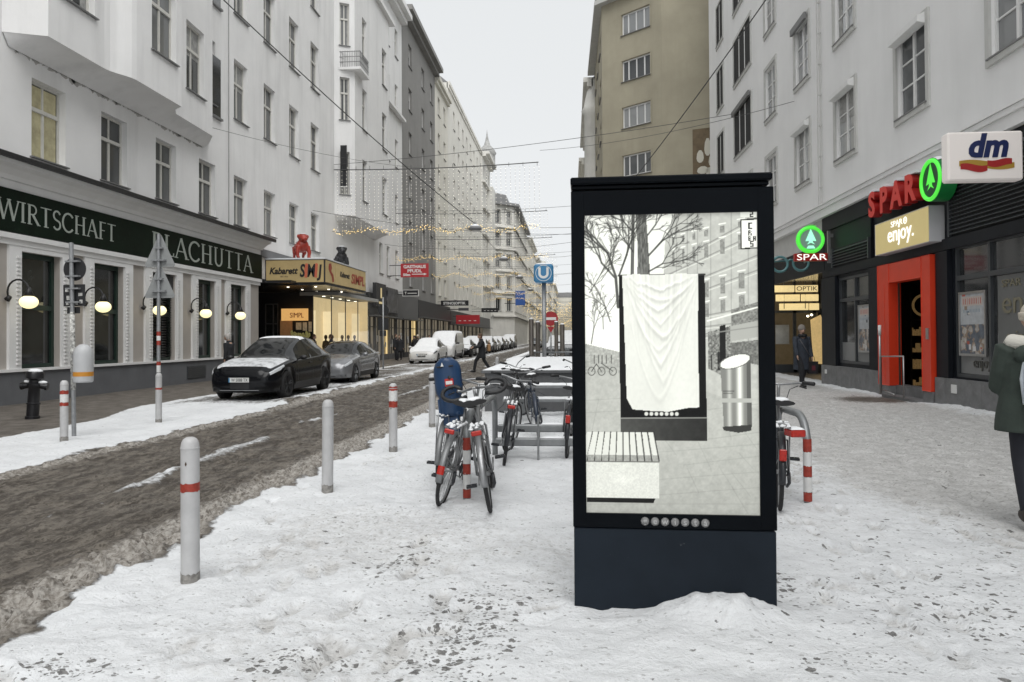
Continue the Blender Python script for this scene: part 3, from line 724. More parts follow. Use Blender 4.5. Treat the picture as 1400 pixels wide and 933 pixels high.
# ---- khaki corner building
KB = thing('corner_building', 'khaki rendered corner building with wide white framed windows and roof terrace', 'building', (8, 52, 0)); offK = KB.location
ring = [(16, 43.6), (8.9, 44.9), (5.8, 46.0), (2.23, 49.1), (2.2, 62)]
kw = MB(offK); ztop = 23.7
for i in range(4):
    p, q = ring[i+1], ring[i]; dx, dy = q[0]-p[0], q[1]-p[1]; Ls = math.hypot(dx, dy); u = (dx/Ls, dy/Ls); n = (u[1], -u[0])
    hs_ = []
    if i == 2: hs_ = [(Ls-3.07, Ls-.87, z, z+1.37) for z in (21.2, 18.15, 15.1, 11.95, 8.8, 5.65)]
    if i == 3: hs_ = [(a, a+1.6, z, z+1.37) for z in (21.2, 18.15, 15.1, 11.95, 8.8, 5.65) for a in (2.2, 6, 9.6)]
    wall_holes(kw, p, u, n, Ls, 0, ztop, hs_, .12)
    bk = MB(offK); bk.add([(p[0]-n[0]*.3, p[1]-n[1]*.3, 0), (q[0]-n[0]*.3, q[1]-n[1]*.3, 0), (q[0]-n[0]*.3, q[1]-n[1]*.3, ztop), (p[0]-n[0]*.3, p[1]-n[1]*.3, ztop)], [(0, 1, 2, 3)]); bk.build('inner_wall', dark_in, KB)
    for h in hs_:
        window_part(KB, p, u, n, h, 'wide', .1)
        if i == 2:
            t = MB(offK)
            for (a, b_, c, d_) in ((h[0]-.1, h[0]-.02, h[2]-.1, h[3]+.1), (h[1]+.02, h[1]+.1, h[2]-.1, h[3]+.1), (h[0]-.02, h[1]+.02, h[3]+.02, h[3]+.1)):
                P = [(p[0]+u[0]*s_+n[0]*e, p[1]+u[1]*s_+n[1]*e) for e in (0, .04) for s_ in (a, b_)]
                t.add([(*P[0], c), (*P[1], c), (*P[3], c), (*P[2], c), (*P[0], d_), (*P[1], d_), (*P[3], d_), (*P[2], d_)], [(0, 1, 3, 2), (4, 5, 7, 6), (0, 2, 6, 4), (1, 3, 7, 5), (2, 3, 7, 6)])
            t.build('window_surround', beige_m, KB)
kw.add([(16, 43.6, 0), (16, 62, 0), (16, 62, ztop), (16, 43.6, ztop)], [(0, 1, 2, 3)]); kw.add([(2.2, 62, 0), (16, 62, 0), (16, 62, ztop), (2.2, 62, ztop)], [(0, 1, 2, 3)])
kw.build('wall', beige_m, KB)
t = MB(offK); t.prism([(16.3, 43.2), (8.8, 44.4), (5.5, 45.6), (1.75, 48.9), (1.6, 62.1), (16, 62.1)], ztop, ztop+.3, 'z'); t.build('roof', trim_r, KB)
t = MB(offK)
for (p, q) in (((5.6, 45.8), (1.9, 49.1)), ((1.9, 49.1), (1.8, 60))):
    for z in (24.35, 24.7, 25.0): t.tube([(*p, z), (*q, z)], .025, 5)
    for i in range(8): t.tube([(p[0]+(q[0]-p[0])*i/7, p[1]+(q[1]-p[1])*i/7, 24), (p[0]+(q[0]-p[0])*i/7, p[1]+(q[1]-p[1])*i/7, 25)], .025, 5)
t.build('terrace_railing', sill_m, KB)
# painted plaster relief of pale lilies on the second facet
t = MB(offK); t.mi = 0; uu = Vector((8.9-5.8, 44.9-46, 0)).normalized(); nn = Vector((uu.y, -uu.x, 0))
def kp(a, z, d=.03): v = Vector((5.8, 46, 0))+uu*a+nn*d; return (v.x, v.y, z)
t.add([kp(1.85, 11), kp(3.25, 11), kp(3.25, 14.2), kp(1.85, 14.2)], [(0, 1, 2, 3)]); t.mi = 1
for a, z, w, h in ((2.3, 12.4, .22, .5), (2.75, 12.9, .2, .7), (3.0, 12.1, .2, .5), (2.45, 11.6, .35, .3), (2.9, 11.5, .3, .3)):
    t.add([kp(a+w*cos(2*pi*i/10), z+h*sin(2*pi*i/10)*(1 if i < 6 else .6), .05) for i in range(10)], [tuple(range(10))])
t.build('wall_relief', [mat('relief_brown', (.16, .12, .075), .9, noise=(2, .2)), mat('relief_white', (.6, .58, .5), .9)], KB)
for lab, X, a, b_, tp in (('ornate cream building past the khaki corner building', 1.95, 62.2, 84, 23.5), ('second ornate building past the khaki corner building', 1.8, 84, 130, 22), ('last building on the right of the street', 1.8, 130, 380, 22)):
    nc = min(int((b_-a)/3.6), 20)
    bb, of, _ = row_building('ornate_building', lab, X, -1, a, b_, tp, stonew if X > 1.9 else cream, 4, [a+(i+.5)*(b_-a)/nc for i in range(nc)], 1.3, 2.2, 6.2, 4.1, eave=.7, style='plain')
    q = MB(of); 
    for z in (5.2, 9.4, 13.5, 17.6): q.box(X, X-.3, a, b_, z, z+.35)
    q.build('string_course', cream, bb)
    if X > 1.9:
        q = S(of); q.lathe([(.9, 6), (1.0, 6.2), (.85, 6.3), (.85, 20.5), (1.1, 20.9), (.9, 21.2), (.6, 22.6), (.15, 23.3)], (X+.2, 62.9, 0), 14); q.build('round_bay', stonew, bb)

# ============================================================ SUPERMARKET FRONT
blk = mat('charcoal_panel', (.008, .010, .014), .5, spec=.2, noise=(2, .2)); blk2 = mat('charcoal_window_frame', (.05, .055, .06), .4)
pl_stone = mat('plinth_stone', (.17, .172, .175), .6, noise=(4, .22), bump=(20, .15, .01), grime=(9, (.26, .26, .26), .55))
redp = mat('red_portal', (.62, .045, .015), .35, noise=(1.5, .08), emit=((.8, .05, .02), .02)); steel = mat('brushed_steel', (.45, .45, .45), .3, metal=.9, noise=(20, .1))
shopglass = mat('shop_glass', (.035, .038, .04), .05, spec=.9, noise=(1.2, .5)); frost = mat('frosted_film', (.22, .225, .225), .35, noise=(2, .08))
snow_m = mat('snow', (.82, .835, .85), .75, noise=(6, .05), bump=(9, .35, .03))
XF = 8.15
SF = thing('supermarket', 'charcoal supermarket front with red doorway on the right', 'shopfront', (XF, 14, 0)); offS = SF.location
bk = MB(offS)
# panel wall with openings (u runs along +y)
Y0 = 2.0
ops = [(20.55, 23.0, .72, 3.28), (17.3, 19.45, .12, 3.0), (11.2, 16.25, .66, 3.42), (4.2, 9.6, .66, 3.42)]
wall_holes(bk, (XF, Y0), (0, 1), (-1, 0), 24.2-Y0, .0, 5.3, [(a-Y0, b_-Y0, c, d_) for a, b_, c, d_ in ops], .14)
bk.add([(XF, 24.2, 0), (XF+.9, 24.2, 0), (XF+.9, 24.2, 5.3), (XF, 24.2, 5.3)], [(0, 1, 2, 3)])
bk.build('panel_wall', blk, SF)
p_ = MB(offS)
for a, b_ in ((23.02, 24.22), (19.75, 20.5), (16.35, 16.85), (9.7, 11.1)): p_.box(XF, XF-.10, a, b_, .62, 3.36)
p_.box(XF, XF-.07, Y0, 24.2, 3.38, 3.62); p_.box(XF, XF-.06, Y0, 24.21, 4.85, 5.29)
for y in (20.4, 16.33, 13.2): p_.box(XF, XF-.065, y-.012, y+.0, 3.63, 4.84)
p_.build('pilaster', blk, SF)
pl = MB(offS)
for a, b_ in ((19.75, 24.22), (11.0, 16.88), (2, 11)):
    yy = a
    while yy < b_-.01:
        e = min(b_, yy+1.35); pl.box(XF, XF-.13, yy+.004, e-.004, -.05, .615); yy = e
pl.box(XF+.3, XF-.02, 2, 24.2, -.05, .3); pl.build('stone_plinth', pl_stone, SF)
for a, b_, c, d_ in (ops[0], ops[2], ops[3]):
    x = XF+.12
    f = MB(offS); e = .07
    f.box(x, x-.1, a, a+e, c, d_); f.box(x, x-.1, b_-e, b_, c, d_); f.box(x, x-.1, a+e, b_-e, c, c+e); f.box(x, x-.1, a+e, b_-e, d_-e, d_)
    zt = d_-.68; f.box(x, x-.105, a+e, b_-e, zt-.05, zt+.05)
    nn_ = max(2, round((b_-a)/1.35))
    ms = [a+(b_-a)*i/nn_ for i in range(1, nn_)]
    for m_ in ms: f.box(x, x-.102, m_-.04, m_+.04, c+e, d_-e)
    w = f.build('window_frame', blk2, SF)
    gq = MB(offS); gq.add([(x-.04, a, c), (x-.04, b_, c), (x-.04, b_, d_), (x-.04, a, d_)], [(0, 1, 2, 3)]); gq.build('pane', shopglass, w)
    gq = MB(offS); gq.add([(x-.045, a+.08, c+.08), (x-.045, b_-.08, c+.08), (x-.045, b_-.08, c+.62), (x-.045, a+.08, c+.62)], [(0, 1, 2, 3)]); gq.build('frosted_film', frost, w)
gq = MB(offS); gq.add([(XF+.07, 11.3, 1.35), (XF+.07, 14.8, 1.35), (XF+.07, 14.8, 2.67), (XF+.07, 11.3, 2.67)], [(0, 1, 2, 3)]); gq.build('frosted_film', mat('grey_film', (.14, .145, .145), .3, noise=(2, .1)), SF)
filmtxt = mat('film_lettering', (.20, .185, .13), .4)
put_text('window_lettering', 'enjoy', .62, filmtxt, SF, Vector((XF+.062, 13.9, 1.95))-offS, '-x', width=1.5)
put_text('window_lettering', 'SPAR', .2, filmtxt, SF, Vector((XF+.062, 14.35, 2.45))-offS, '-x', width=.6)
put_text('window_lettering', 'enjoy', .3, filmtxt, SF, Vector((XF+.062, 14.2, 1.42))-offS, '-x')
put_text('window_lettering', 'enjoy', .3, mat('film_lettering_dark', (.10, .10, .09), .4), SF, Vector((XF+.062, 15.35, .88))-offS, '-x')
# louvres
for a, b_, c, d_ in ((20.55, 23.3, 3.66, 4.2), (11.0, 16.3, 3.66, 4.8)):
    f = MB(offS); f.box(XF-.005, XF-.02, a, b_, c, d_); z = c+.03
    lou = MB(offS)
    while z < d_-.03: lou.add([(XF-.022, a, z+.045), (XF-.022, b_, z+.045), (XF-.085, b_, z), (XF-.085, a, z), (XF-.085, a, z-.012), (XF-.085, b_, z-.012)], [(0, 1, 2, 3), (3, 2, 5, 4)]); z += .085
    for s_ in (a, b_): lou.box(XF, XF-.09, s_-.03, s_+.03, c-.02, d_+.02)
    f.build('vent_backing', dark_in, SF); lou.build('louvre', blk2, SF)
# red portal and doorway
f = MB(offS)
f.rbox(XF+.10, XF-.17, 16.92, 17.35, .28, 3.34, .015); f.rbox(XF+.10, XF-.17, 19.05, 19.72, .28, 3.34, .015); f.rbox(XF+.11, XF-.172, 17.352, 19.048, 2.86, 3.335, .015)
f.box(XF-.1, XF-.175, 19.33, 19.345, .3, 2.86)
f.build('door_portal', redp, SF)
f = MB(offS); f.box(XF+.1, XF-.165, 16.93, 17.34, -.05, .277); f.box(XF+.1, XF-.165, 19.06, 19.71, -.05, .277); f.box(XF+.9, XF-.36, 17.3, 19.1, -.05, .07); f.build('door_step', pl_stone, SF)
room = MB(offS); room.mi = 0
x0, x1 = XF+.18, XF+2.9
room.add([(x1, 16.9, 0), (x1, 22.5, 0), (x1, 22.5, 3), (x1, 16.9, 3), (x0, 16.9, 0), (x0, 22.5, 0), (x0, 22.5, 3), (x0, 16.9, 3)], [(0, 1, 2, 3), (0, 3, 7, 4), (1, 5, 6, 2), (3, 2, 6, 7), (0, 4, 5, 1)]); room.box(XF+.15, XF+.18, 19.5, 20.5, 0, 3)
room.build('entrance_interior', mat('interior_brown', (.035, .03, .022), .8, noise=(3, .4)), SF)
sh = MB(offS); sh.mi = 0
for z in (.15, .6, 1.05, 1.5, 1.95): sh.box(9.2, 9.85, 20.6, 20.9, z, z+.03)
for x in (9.2, 9.85): sh.box(x-.02, x+.02, 20.6, 20.9, 0, 2.7)
sh.mi = 1
for z in (.18, .63, 1.08, 1.53):
    y = 9.22
    while y < 9.75:
        w = random.uniform(.03, .07); h = random.uniform(.06, .26); sh.box(y, y+w, 20.62, 20.8, z, z+h); y += w+.02
sh.torus((9.52, 20.6, 2.35), .27, .035, 'y', 20, 6)
sh.build('goods_shelf', [mat('shelf_dark', (.05, .04, .03), .4), mat('gold_goods', (.16, .10, .04), .35, metal=.4, noise=(25, .9), emit=((.8, .5, .2), .06))], SF)
f = MB(offS); f.box(XF+.08, XF+.03, 17.37, 17.5, .1, 2.85); f.box(XF+.07, XF+.04, 19.0, 19.05, .1, 2.85); f.build('sliding_door_frame', mat('bronze_frame', (.06, .05, .04), .4), SF)
f = MB(offS); f.box(XF-.172, XF-.19, 17.02, 17.14, 1.45, 1.7); f.build('door_sensor', steel, SF)
f = MB(offS); f.box(XF-.131, XF-.15, 15.95, 16.15, .32, .5); f.build('wall_socket', frame_w, SF)
f = MB(offS); f.box(XF-.131, XF-.15, 23.7, 23.85, .35, .48); f.build('wall_socket', frame_w, SF)
# handrail in the doorway: own thing
hr = thing('handrail', 'steel handrail standing in the red doorway', 'handrail', (7.8, 18.1, .07))
f = S(hr.location); f.tube([(7.72, 19.0, .07), (7.72, 19.0, 1.75)], .03, 8); f.tube([(7.72, 18.95, .07), (7.72, 18.95, 1.02), (7.72, 17.7, 1.05), (7.72, 17.7, .07)], .022, 8); f.tube([(7.72, 18.95, .2), (7.72, 18.2, .12)], .018, 8); f.build('rail', steel, hr)
f = S(hr.location); f.tube([(7.72, 19.0, 1.55), (7.72, 19.0, 1.8)], .04, 8); f.build('post_cap', frame_w, hr)

# ---- signs
white_em = mat('lit_white_letters', (.8, .8, .78), .4, emit=((1, .98, .9), .5)); red_side = mat('sign_red_side', (.35, .012, .01), .35); red_em = mat('sign_red_face', (.42, .02, .015), .35, emit=((.9, .05, .03), .08))
green_em = mat('sign_green', (.03, .5, .03), .35, emit=((.12, .95, .08), .38)); green_side = mat('sign_green_side', (.01, .22, .05), .35); green_dk = mat('sign_dark_green', (.01, .06, .03), .4)
mint = mat('sign_mint', (.35, .75, .55), .4, emit=((.35, 1, .65), .5))
sg = thing('wall_sign', 'red SPAR lettering with round green tree emblem above the red doorway', 'sign', (XF, 19, 4.4))
def fir(mb, cx, cz, r, mk):       # simple fir drawn as three tiers on a foot
    pts = [(0, 1), (.62, -.25), (.38, -.25), (.75, -.75), (.18, -.62), (.30, -1), (-.30, -1), (-.18, -.62), (-.75, -.75), (-.38, -.25), (-.62, -.25)]
    pts = [(0, 1), (.55, -.28), (.18, -.22), (.2, -.38), (.42, -.62), (.0, -.42), (-.42, -.62), (-.2, -.38), (-.18, -.22), (-.55, -.28)]
    mb.add([mk(cx+p[0]*r, cz+p[1]*r) for p in pts], [tuple(range(len(pts)))])
# four box letters, each its own part, stepping up to the right
for ch, y in zip('SPAR', (19.45, 18.75, 18.05, 17.35)):
    z = 4.62
    me = text_mesh(ch, .84, depth=.11, bold=.036)
    me.materials.clear(); me.materials.append(red_em); me.materials.append(red_side)
    for p in me.polygons:
        if abs(p.normal.z) < .5 or p.center.z < 0: p.material_index = 1
    o = link('letter', me, sg, Vector((XF-.30, y, z))-sg.location, (pi/2, 0, -pi/2))
    xs = [v.co.x for v in me.vertices]; ys_ = [v.co.y for v in me.vertices]; w = max(xs)-min(xs)
    tp = max(ys_)
    s_ = MB(); s_.box(min(xs)*.8, max(xs)*.8, tp-.02, tp+.045, -.11, .10) if ch in 'SR' else s_.box(-.12, .1, tp-.02, tp+.05, -.11, .1)
    s_.build('snow_cap', snow_m, o)
f = MB(sg.location); f.box(XF, XF-.2, 17.2, 19.8, 4.8, 4.86); f.build('mounting_rail', blk2, sg)
f = S(sg.location); f.lathe([(.46, XF-.44), (.46, XF-.12)], (0, 16.26, 4.86), 32, 'x'); autosmooth(f.build('emblem_case', green_side, sg))
f = S(sg.location); f.torus((XF-.45, 16.26, 4.86), .41, .045, 'x', 40, 8); f.build('emblem_ring', green_em, sg)
f = MB(sg.location); f.add([(XF-.443, 16.26+.39*cos(2*pi*i/28), 4.86+.39*sin(2*pi*i/28)) for i in range(28)], [tuple(range(28))]); f.build('emblem_disc', green_dk, sg)
f = MB(sg.location); fir(f, 16.26, 4.87, .36, lambda a, b_: (XF-.455, a, b_)); f.build('emblem_tree', green_em, sg)
f = S(sg.location); f.grid([[(XF-.44+.32*j/3, 16.26+.43*cos(a), 4.86+.43*sin(a)+.04+.03*sin(pi*j/3)) for j in range(4)] for a in [radians(50+80*i/10) for i in range(11)]]); f.build('snow_cap', snow_m, sg)

lb = thing('light_box', 'gold lightbox reading SPAR enjoy over the red doorway', 'sign', (XF, 18.6, 3.9))
f = MB(lb.location); f.rbox(XF, XF-.32, 16.62, 19.45, 3.58, 4.38, .012); f.build('box_case', mat('light_box_side', (.55, .55, .57), .4), lb)
f = MB(lb.location); f.box(XF-.318, XF-.33, 16.64, 19.43, 3.60, 4.36); f.build('box_face', mat('gold_face', (.40, .33, .15), .4, noise=(1, .08), emit=((.62, .5, .22), .28)), lb)
put_text('lettering', 'enjoy.', .55, white_em, lb, Vector((XF-.335, 18.0, 3.82))-lb.location, '-x', width=1.35)
put_text('lettering', 'SPAR', .2, white_em, lb, Vector((XF-.335, 18.2, 4.17))-lb.location, '-x', width=.62, depth=.004)
f = S(lb.location); f.torus((XF-.335, 17.74, 4.23), .075, .012, 'x', 20, 5); fir(f, 17.74, 4.23, .06, lambda a, b_: (XF-.337, a, b_)); f.build('emblem_ring', white_em, lb)

bs = thing('blade_sign', 'round green tree sign over a small red SPAR plate, sticking out beside the optician', 'sign', (7.7, 23.4, 4.4))
f = S(bs.location); f.torus((7.46, 23.4, 4.53), .37, .065, 'y', 40, 8, rw=.10); f.build('emblem_ring', green_em, bs)
f = MB(bs.location); f.lathe([(0, 23.34), (.44, 23.34), (.44, 23.46), (0, 23.46)], (7.55, 0, 4.58), 28, 'y') if False else f.prism([(7.46+.34*cos(2*pi*i/28), 4.53+.34*sin(2*pi*i/28)) for i in range(28)], 23.35, 23.45, 'y'); f.build('emblem_disc', mat('sign_pale_green', (.30, .45, .38), .4), bs)
f = MB(bs.location); fir(f, 7.46, 4.56, .30, lambda a, b_: (a, 23.335, b_)); f.add([(7.33, 23.334, 4.25), (7.59, 23.334, 4.25), (7.54, 23.334, 4.34), (7.38, 23.334, 4.34)], [(0, 1, 2, 3)]); f.build('emblem_tree', mint, bs)
f = MB(bs.location); f.rbox(6.96, 7.96, 23.32, 23.48, 3.86, 4.10, .01); f.build('name_plate', red_side, bs)
put_text('lettering', 'SPAR', .27, white_em, bs, Vector((7.47, 23.31, 3.89))-bs.location, '-y', width=.9, depth=.005)
f = MB(bs.location); f.box(7.98, 8.06, 23.36, 23.44, 3.8, 4.8); f.box(8.06, 8.15, 23.37, 23.43, 4.6, 4.7); f.box(8.06, 8.15, 23.37, 23.43, 3.95, 4.02); f.build('bracket', steel, bs)
f = S(bs.location); f.grid([[(7.46+.44*cos(a), 23.32+.16*j/3, 4.53+.44*sin(a)+.015) for j in range(4)] for a in [radians(65+50*i/8) for i in range(9)]]); f.build('snow_cap', snow_m, bs)

dm = thing('blade_sign', 'white box sign with blue dm letters over red and yellow ribbons', 'sign', (7.3, 13.45, 4.4))
f = MB(dm.location); f.rbox(6.62, 7.88, 13.35, 13.6, 4.24, 5.10, .03); f.build('sign_case', mat('sign_white', (.70, .66, .63), .35, emit=((1, .93, .88), .10)), dm)
put_text('lettering', 'dm', .56, mat('navy', (.015, .025, .10), .4), dm, Vector((7.27, 13.342, 4.66))-dm.location, '-y', width=.66, shear=.22, bold=.022)
def ribbon(z0, col, dz, x0, x1, ph, nm):
    f = MB(dm.location); G = []
    for i in range(17):
        t = i/16; x = x0+(x1-x0)*t; zc = z0+dz*sin(ph+t*2*pi*.8); G.append([(x, 13.338 if nm else 13.340, zc-.045-.03*sin(pi*t)), (x, 13.338 if nm else 13.340, zc+.05)])
    f.grid(G); f.build('ribbon', col, dm)
ribbon(4.52, mat('ribbon_yellow', (.45, .28, .05), .4), .035, 6.80, 7.72, .5, 0); ribbon(4.47, mat('ribbon_red', (.40, .03, .03), .4), .025, 6.82, 7.27, .6, 1); ribbon(4.55, mat('ribbon_red', (.40, .03, .03), .4), -.02, 7.27, 7.68, .6, 1)
f = MB(dm.location); f.box(7.88, 8.15, 13.42, 13.5, 4.95, 5.0); f.box(7.88, 8.15, 13.42, 13.5, 4.32, 4.37); f.build('bracket', steel, dm)

# ---- posters: little printed sheets made of coloured cells
def sheet(name, parent, off, X, ya, yb, za, zb, seed, img=None):
    if img is None:
        r = np.random.default_rng(seed); nx, nz = 66, 90; img = np.ones((nz, nx, 3))*np.array([.35, .37, .38])
        yy_, xx_ = np.mgrid[0:nz, 0:nx]; a1 = fbm(xx_/9.+seed, yy_/9., 4, seed); a2 = fbm(xx_/5.+seed, yy_/6., 4, seed+5)
        img = (np.array([.10, .12, .15])*(a1[..., None] < .47)+np.array([.30, .22, .16])*((a1 >= .47)&(a1 < .58))[..., None]+np.array([.42, .40, .37])*(a1 >= .58)[..., None])*(.5+a2[..., None]); img[44:] = np.array([.42, .44, .46])*(.8+.4*a2[44:, :, None])
        for _ in range(9):
            a, b_ = r.integers(0, nx), r.integers(0, nz); w, h = r.integers(3, 10), r.integers(2, 7); c = r.choice(5)
            colr = [(.45, .10, .06), (.12, .16, .22), (.5, .48, .44), (.28, .2, .14), (.06, .06, .07)][c]; img[b_:b_+h, a:a+w] = np.array(colr)*r.uniform(.7, 1.2)
        img[72:86, 4:60] = (.5, .44, .4); img[74:84, 7:58:6] = (.45, .04, .03); img[75:83, 9:56:5] = (.4, .05, .04); img[62:67, 8:56:4] = (.1, .2, .3)
        img[6:14, 22:28] = .6; img[4:11, 33:41] = .6
    nz, nx = img.shape[:2]; mb = MB(off)
    V = [(X, ya+(yb-ya)*i/(nx), za+(zb-za)*j/(nz)) for j in range(nz+1) for i in range(nx+1)]
    mb.add(V, [(j*(nx+1)+i, j*(nx+1)+i+1, (j+1)*(nx+1)+i+1, (j+1)*(nx+1)+i) for j in range(nz) for i in range(nx)])
    o = mb.build(name, mat('printed_sheet', attr='ink', rough=.4), parent, fixn=False); at = o.data.color_attributes.new('ink', 'FLOAT_COLOR', 'CORNER')
    c = np.ones((nz*nx, 4, 4)); c[:, :, :3] = img.reshape(-1, 1, 3); at.data.foreach_set('color', c.ravel().astype(np.float32)); return o
for (ya, yb, za, zb, sd, lab) in ((15.12, 16.02, 1.16, 2.38, 3, 'silver framed colourful poster beside the frosted window'), (20.6, 21.42, 1.12, 2.35, 9, 'silver framed poster in the window between red doorway and optician')):
    pp = thing('framed_poster', lab, 'poster', (XF, ya, za)); f = MB(pp.location)
    for (a, b_, c, d_) in ((ya-.05, ya, za-.05, zb+.05), (yb, yb+.05, za-.05, zb+.05), (ya, yb, za-.05, za), (ya, yb, zb, zb+.05)): f.box(XF+.03, XF-.02, a, b_, c, d_)
    f.build('poster_frame', steel, pp)
    # sheet reads from the street: +y is to the left, so mirror
    o = sheet('poster_sheet', pp, pp.location, XF+.0, yb, ya, za, zb, sd)

# ---- optician
OF = thing('optician_shop', 'dark optician shop with stacked glowing OPTIK plates, beyond the supermarket', 'shopfront', (8.6, 26, 0)); offO = OF.location
f = MB(offO); f.box(8.15, 8.45, 24.25, 43, 3.62, 4.5); f.box(8.15, 8.4, 33.5, 43, 0, 3.62); f.box(8.4, 11, 33.4, 33.5, 0, 3.62); f.box(10.9, 11, 24.3, 33.4, 0, 3.6); f.box(9.1, 10.9, 24.25, 24.3, 0, 3.6); f.build('panel_wall', blk, OF)
f = MB(offO); f.box(8.15, 8.45, 24.25, 43, 4.503, 5.3); f.build('fascia', trim_r, OF)
f = MB(offO); f.box(8.2, 10.9, 24.35, 33.4, 3.6, 3.66); f.build('mirror_soffit', mat('mirror_ceiling', (.25, .25, .25), .15, metal=.9), OF)
f = MB(offO); f.box(8.45, 10.85, 33.1, 33.2, 0, 3.58); f.build('interior_wall', mat('optician_inside', (.05, .04, .03), .7, noise=(1.6, .8), emit=((1, .72, .35), .025)), OF)
f = MB(offO)
for x in (8.45, 9.35, 10.15, 10.8): f.box(x-.06, x+.06, 31.4, 31.5, 0, 3.58)
f.box(8.5, 10.85, 31.4, 31.5, .0, .35); f.box(8.5, 10.85, 31.4, 31.5, 2.5, 2.6)
for y in (26.5, 29): f.box(10.6, 10.7, y-.05, y+.05, 0, 3.58)
f.build('window_frame', blk2, OF)
f = S(offO)
for x, z in ((9.75, 2.35), (9.9, 2.4)): f.ell((x, 31.0, z), .05, .05, .04)
f.build('spot_lamp', mat('spot_glow', (1, .9, .7), .5, emit=((1, .88, .6), 4)), OF)
f = MB(offO)
f.box(8.55, 9.1, 31.36, 31.38, 1.2, 2.0); f.build('window_poster', mat('paper_grey', (.4, .4, .38), .6, noise=(2, .4)), OF)
f = MB(offO); f.prism([(10.0, .4), (10.5, .35), (10.62, 1.5), (10.3, 2.4), (9.9, 2.2)], 31.1, 31.16, 'y'); f.build('gold_screen', mat('gold_screen', (.40, .28, .12), .5, noise=(5, .4), emit=((1, .7, .3), .25)), OF)
gl = mat('gold_lit_plate', (.5, .38, .16), .4, noise=(6, .25), emit=((1, .78, .38), .42))
pls = thing('plate_sign', 'three rows of glowing gold plates reading OPTIK hung in the optician entrance', 'sign', (9.0, 29, 3))
for row, (z, segs) in enumerate(((3.36, ((7.8, 8.62), (8.68, 9.5))), (3.02, ((8.0, 8.9), (8.96, 9.6))), (2.68, ((8.2, 9.3), (9.35, 9.7))))):
    for (a, b_) in segs:
        f = MB(pls.location); y = 29+.25*row; f.rbox(a, b_, y-.05, y+.05, z-.13, z+.13, .01); pt_ = f.build('plate', gl, pls)
f = MB(pls.location)
for x in (8.3, 9.1, 9.7):
    f = MB(pls.location); f.box(x-.01, x+.01, 29.2, 29.24, 2.6, 3.6); f.build('hanger', blk2, pls)
put_text('lettering', 'OPTIK', .24, mat('plate_ink', (.06, .05, .03), .5), pls, Vector((9.08, 28.94, 3.28))-pls.location, '-y', width=.78, depth=.003)
sp_ = thing('spectacles_sign', 'giant teal spectacles hanging above the optician plates', 'sign', (7.6, 25, 4.0)); teal = mat('teal_tube', (.10, .22, .24), .35, noise=(3, .1))
f = S(sp_.location); f.torus((6.98, 25.0, 3.93), .25, .045, 'y', 32, 8); f.build('lens_rim', teal, sp_)
f = S(sp_.location); f.torus((7.66, 25.0, 3.96), .25, .045, 'y', 32, 8); f.build('lens_rim', teal, sp_)
f = S(sp_.location); f.tube([(7.22, 25.0, 4.03), (7.32, 25.0, 4.08), (7.42, 25.0, 4.04)], .035, 8); f.tube([(7.9, 25.0, 4.05), (8.15, 26.2, 4.1)], .035, 8); f.tube([(6.74, 25.0, 4.03), (6.85, 26, 4.1), (8.15, 26.2, 4.2)], .03, 8); f.build('bridge', teal, sp_)
# ============================================================ RESTAURANT FRONT (left)
XL = -13.53
stucco = mat('shop_stucco', (.76, .76, .755), .8, noise=(2, .04), bump=(20, .15, .01), streak=(1.2, .12)); stucco_t = mat('shop_stucco_taupe', (.40, .37, .34), .85, noise=(2, .05))
plinth_m = mat('grey_plinth', (.135, .14, .15), .8, noise=(1.5, .12), bump=(15, .2, .01), streak=(1.5, .35))
green_b = mat('dark_green_board', (.003, .010, .005), .5, spec=.15, noise=(2, .4), grime=(14, (.014, .026, .016), .55)); green_f = mat('dark_green_frame', (.012, .030, .022), .4)
letter_m = mat('silver_letters', (.40, .44, .40), .45); blackm = mat('black_iron', (.012, .012, .013), .45, noise=(8, .3))
rest_glass = mat('restaurant_glass', (.018, .02, .02), .06, spec=.8, noise=(1.4, .7))
SR = thing('restaurant', 'white stucco restaurant front with dark green sign board and tall dark windows', 'shopfront', (XL, 20, 0)); offT = SR.location
Ya, Yb = -13.9, 30.75
wins = [(c-.72, c+.72) for c in (8.85, 11.6, 14.6-.0, 17.6, 20.38, 23.05, 25.95, 28.7)]
wins = [(8.2, 9.6), (11.0, 12.4), (13.8, 15.1), (16.95, 18.35), (19.7, 21.1), (22.6, 24.0), (25.5, 26.8), (28.05, 29.4)]
w = MB(offT); wall_holes(w, (XL+.04, Ya), (0, 1), (1, 0), Yb-Ya, .78, 4.12, [(a-Ya, b_-Ya, .84, 3.75) for a, b_ in wins], .24)
w.add([(XL+.04, Yb, 0), (XL-.6, Yb, 0), (XL-.6, Yb, 5.9), (XL+.04, Yb, 5.9)], [(0, 1, 2, 3)]); w.build('wall', stucco_t, SR)
w = MB(offT); w.box(XL-.1, XL+.10, Ya, Yb, -.1, .78); w.build('plinth', plinth_m, SR)
w = MB(offT); w.box(XL, XL+.16, Ya, Yb+.02, .785, .85)
for a, b_ in wins:      # white surrounds: jambs with little stacked blocks
    for (p, q) in ((a-.42, a-.02), (b_+.02, b_+.42)):
        w.box(XL, XL+.11, p, q, .852, 3.86)
    w.box(XL, XL+.112, a-.018, b_+.018, 3.74, 3.86)
    z = .95
    while z < 3.6: w.box(XL+.11, XL+.15, b_+.08, b_+.20, z, z+.05); w.box(XL+.11, XL+.15, a-.20, a-.08, z, z+.05); z += .10
w.box(XL, XL+.13, Ya, Yb, 3.862, 4.0); w.box(XL, XL+.20, Ya, Yb, 4.002, 4.13)
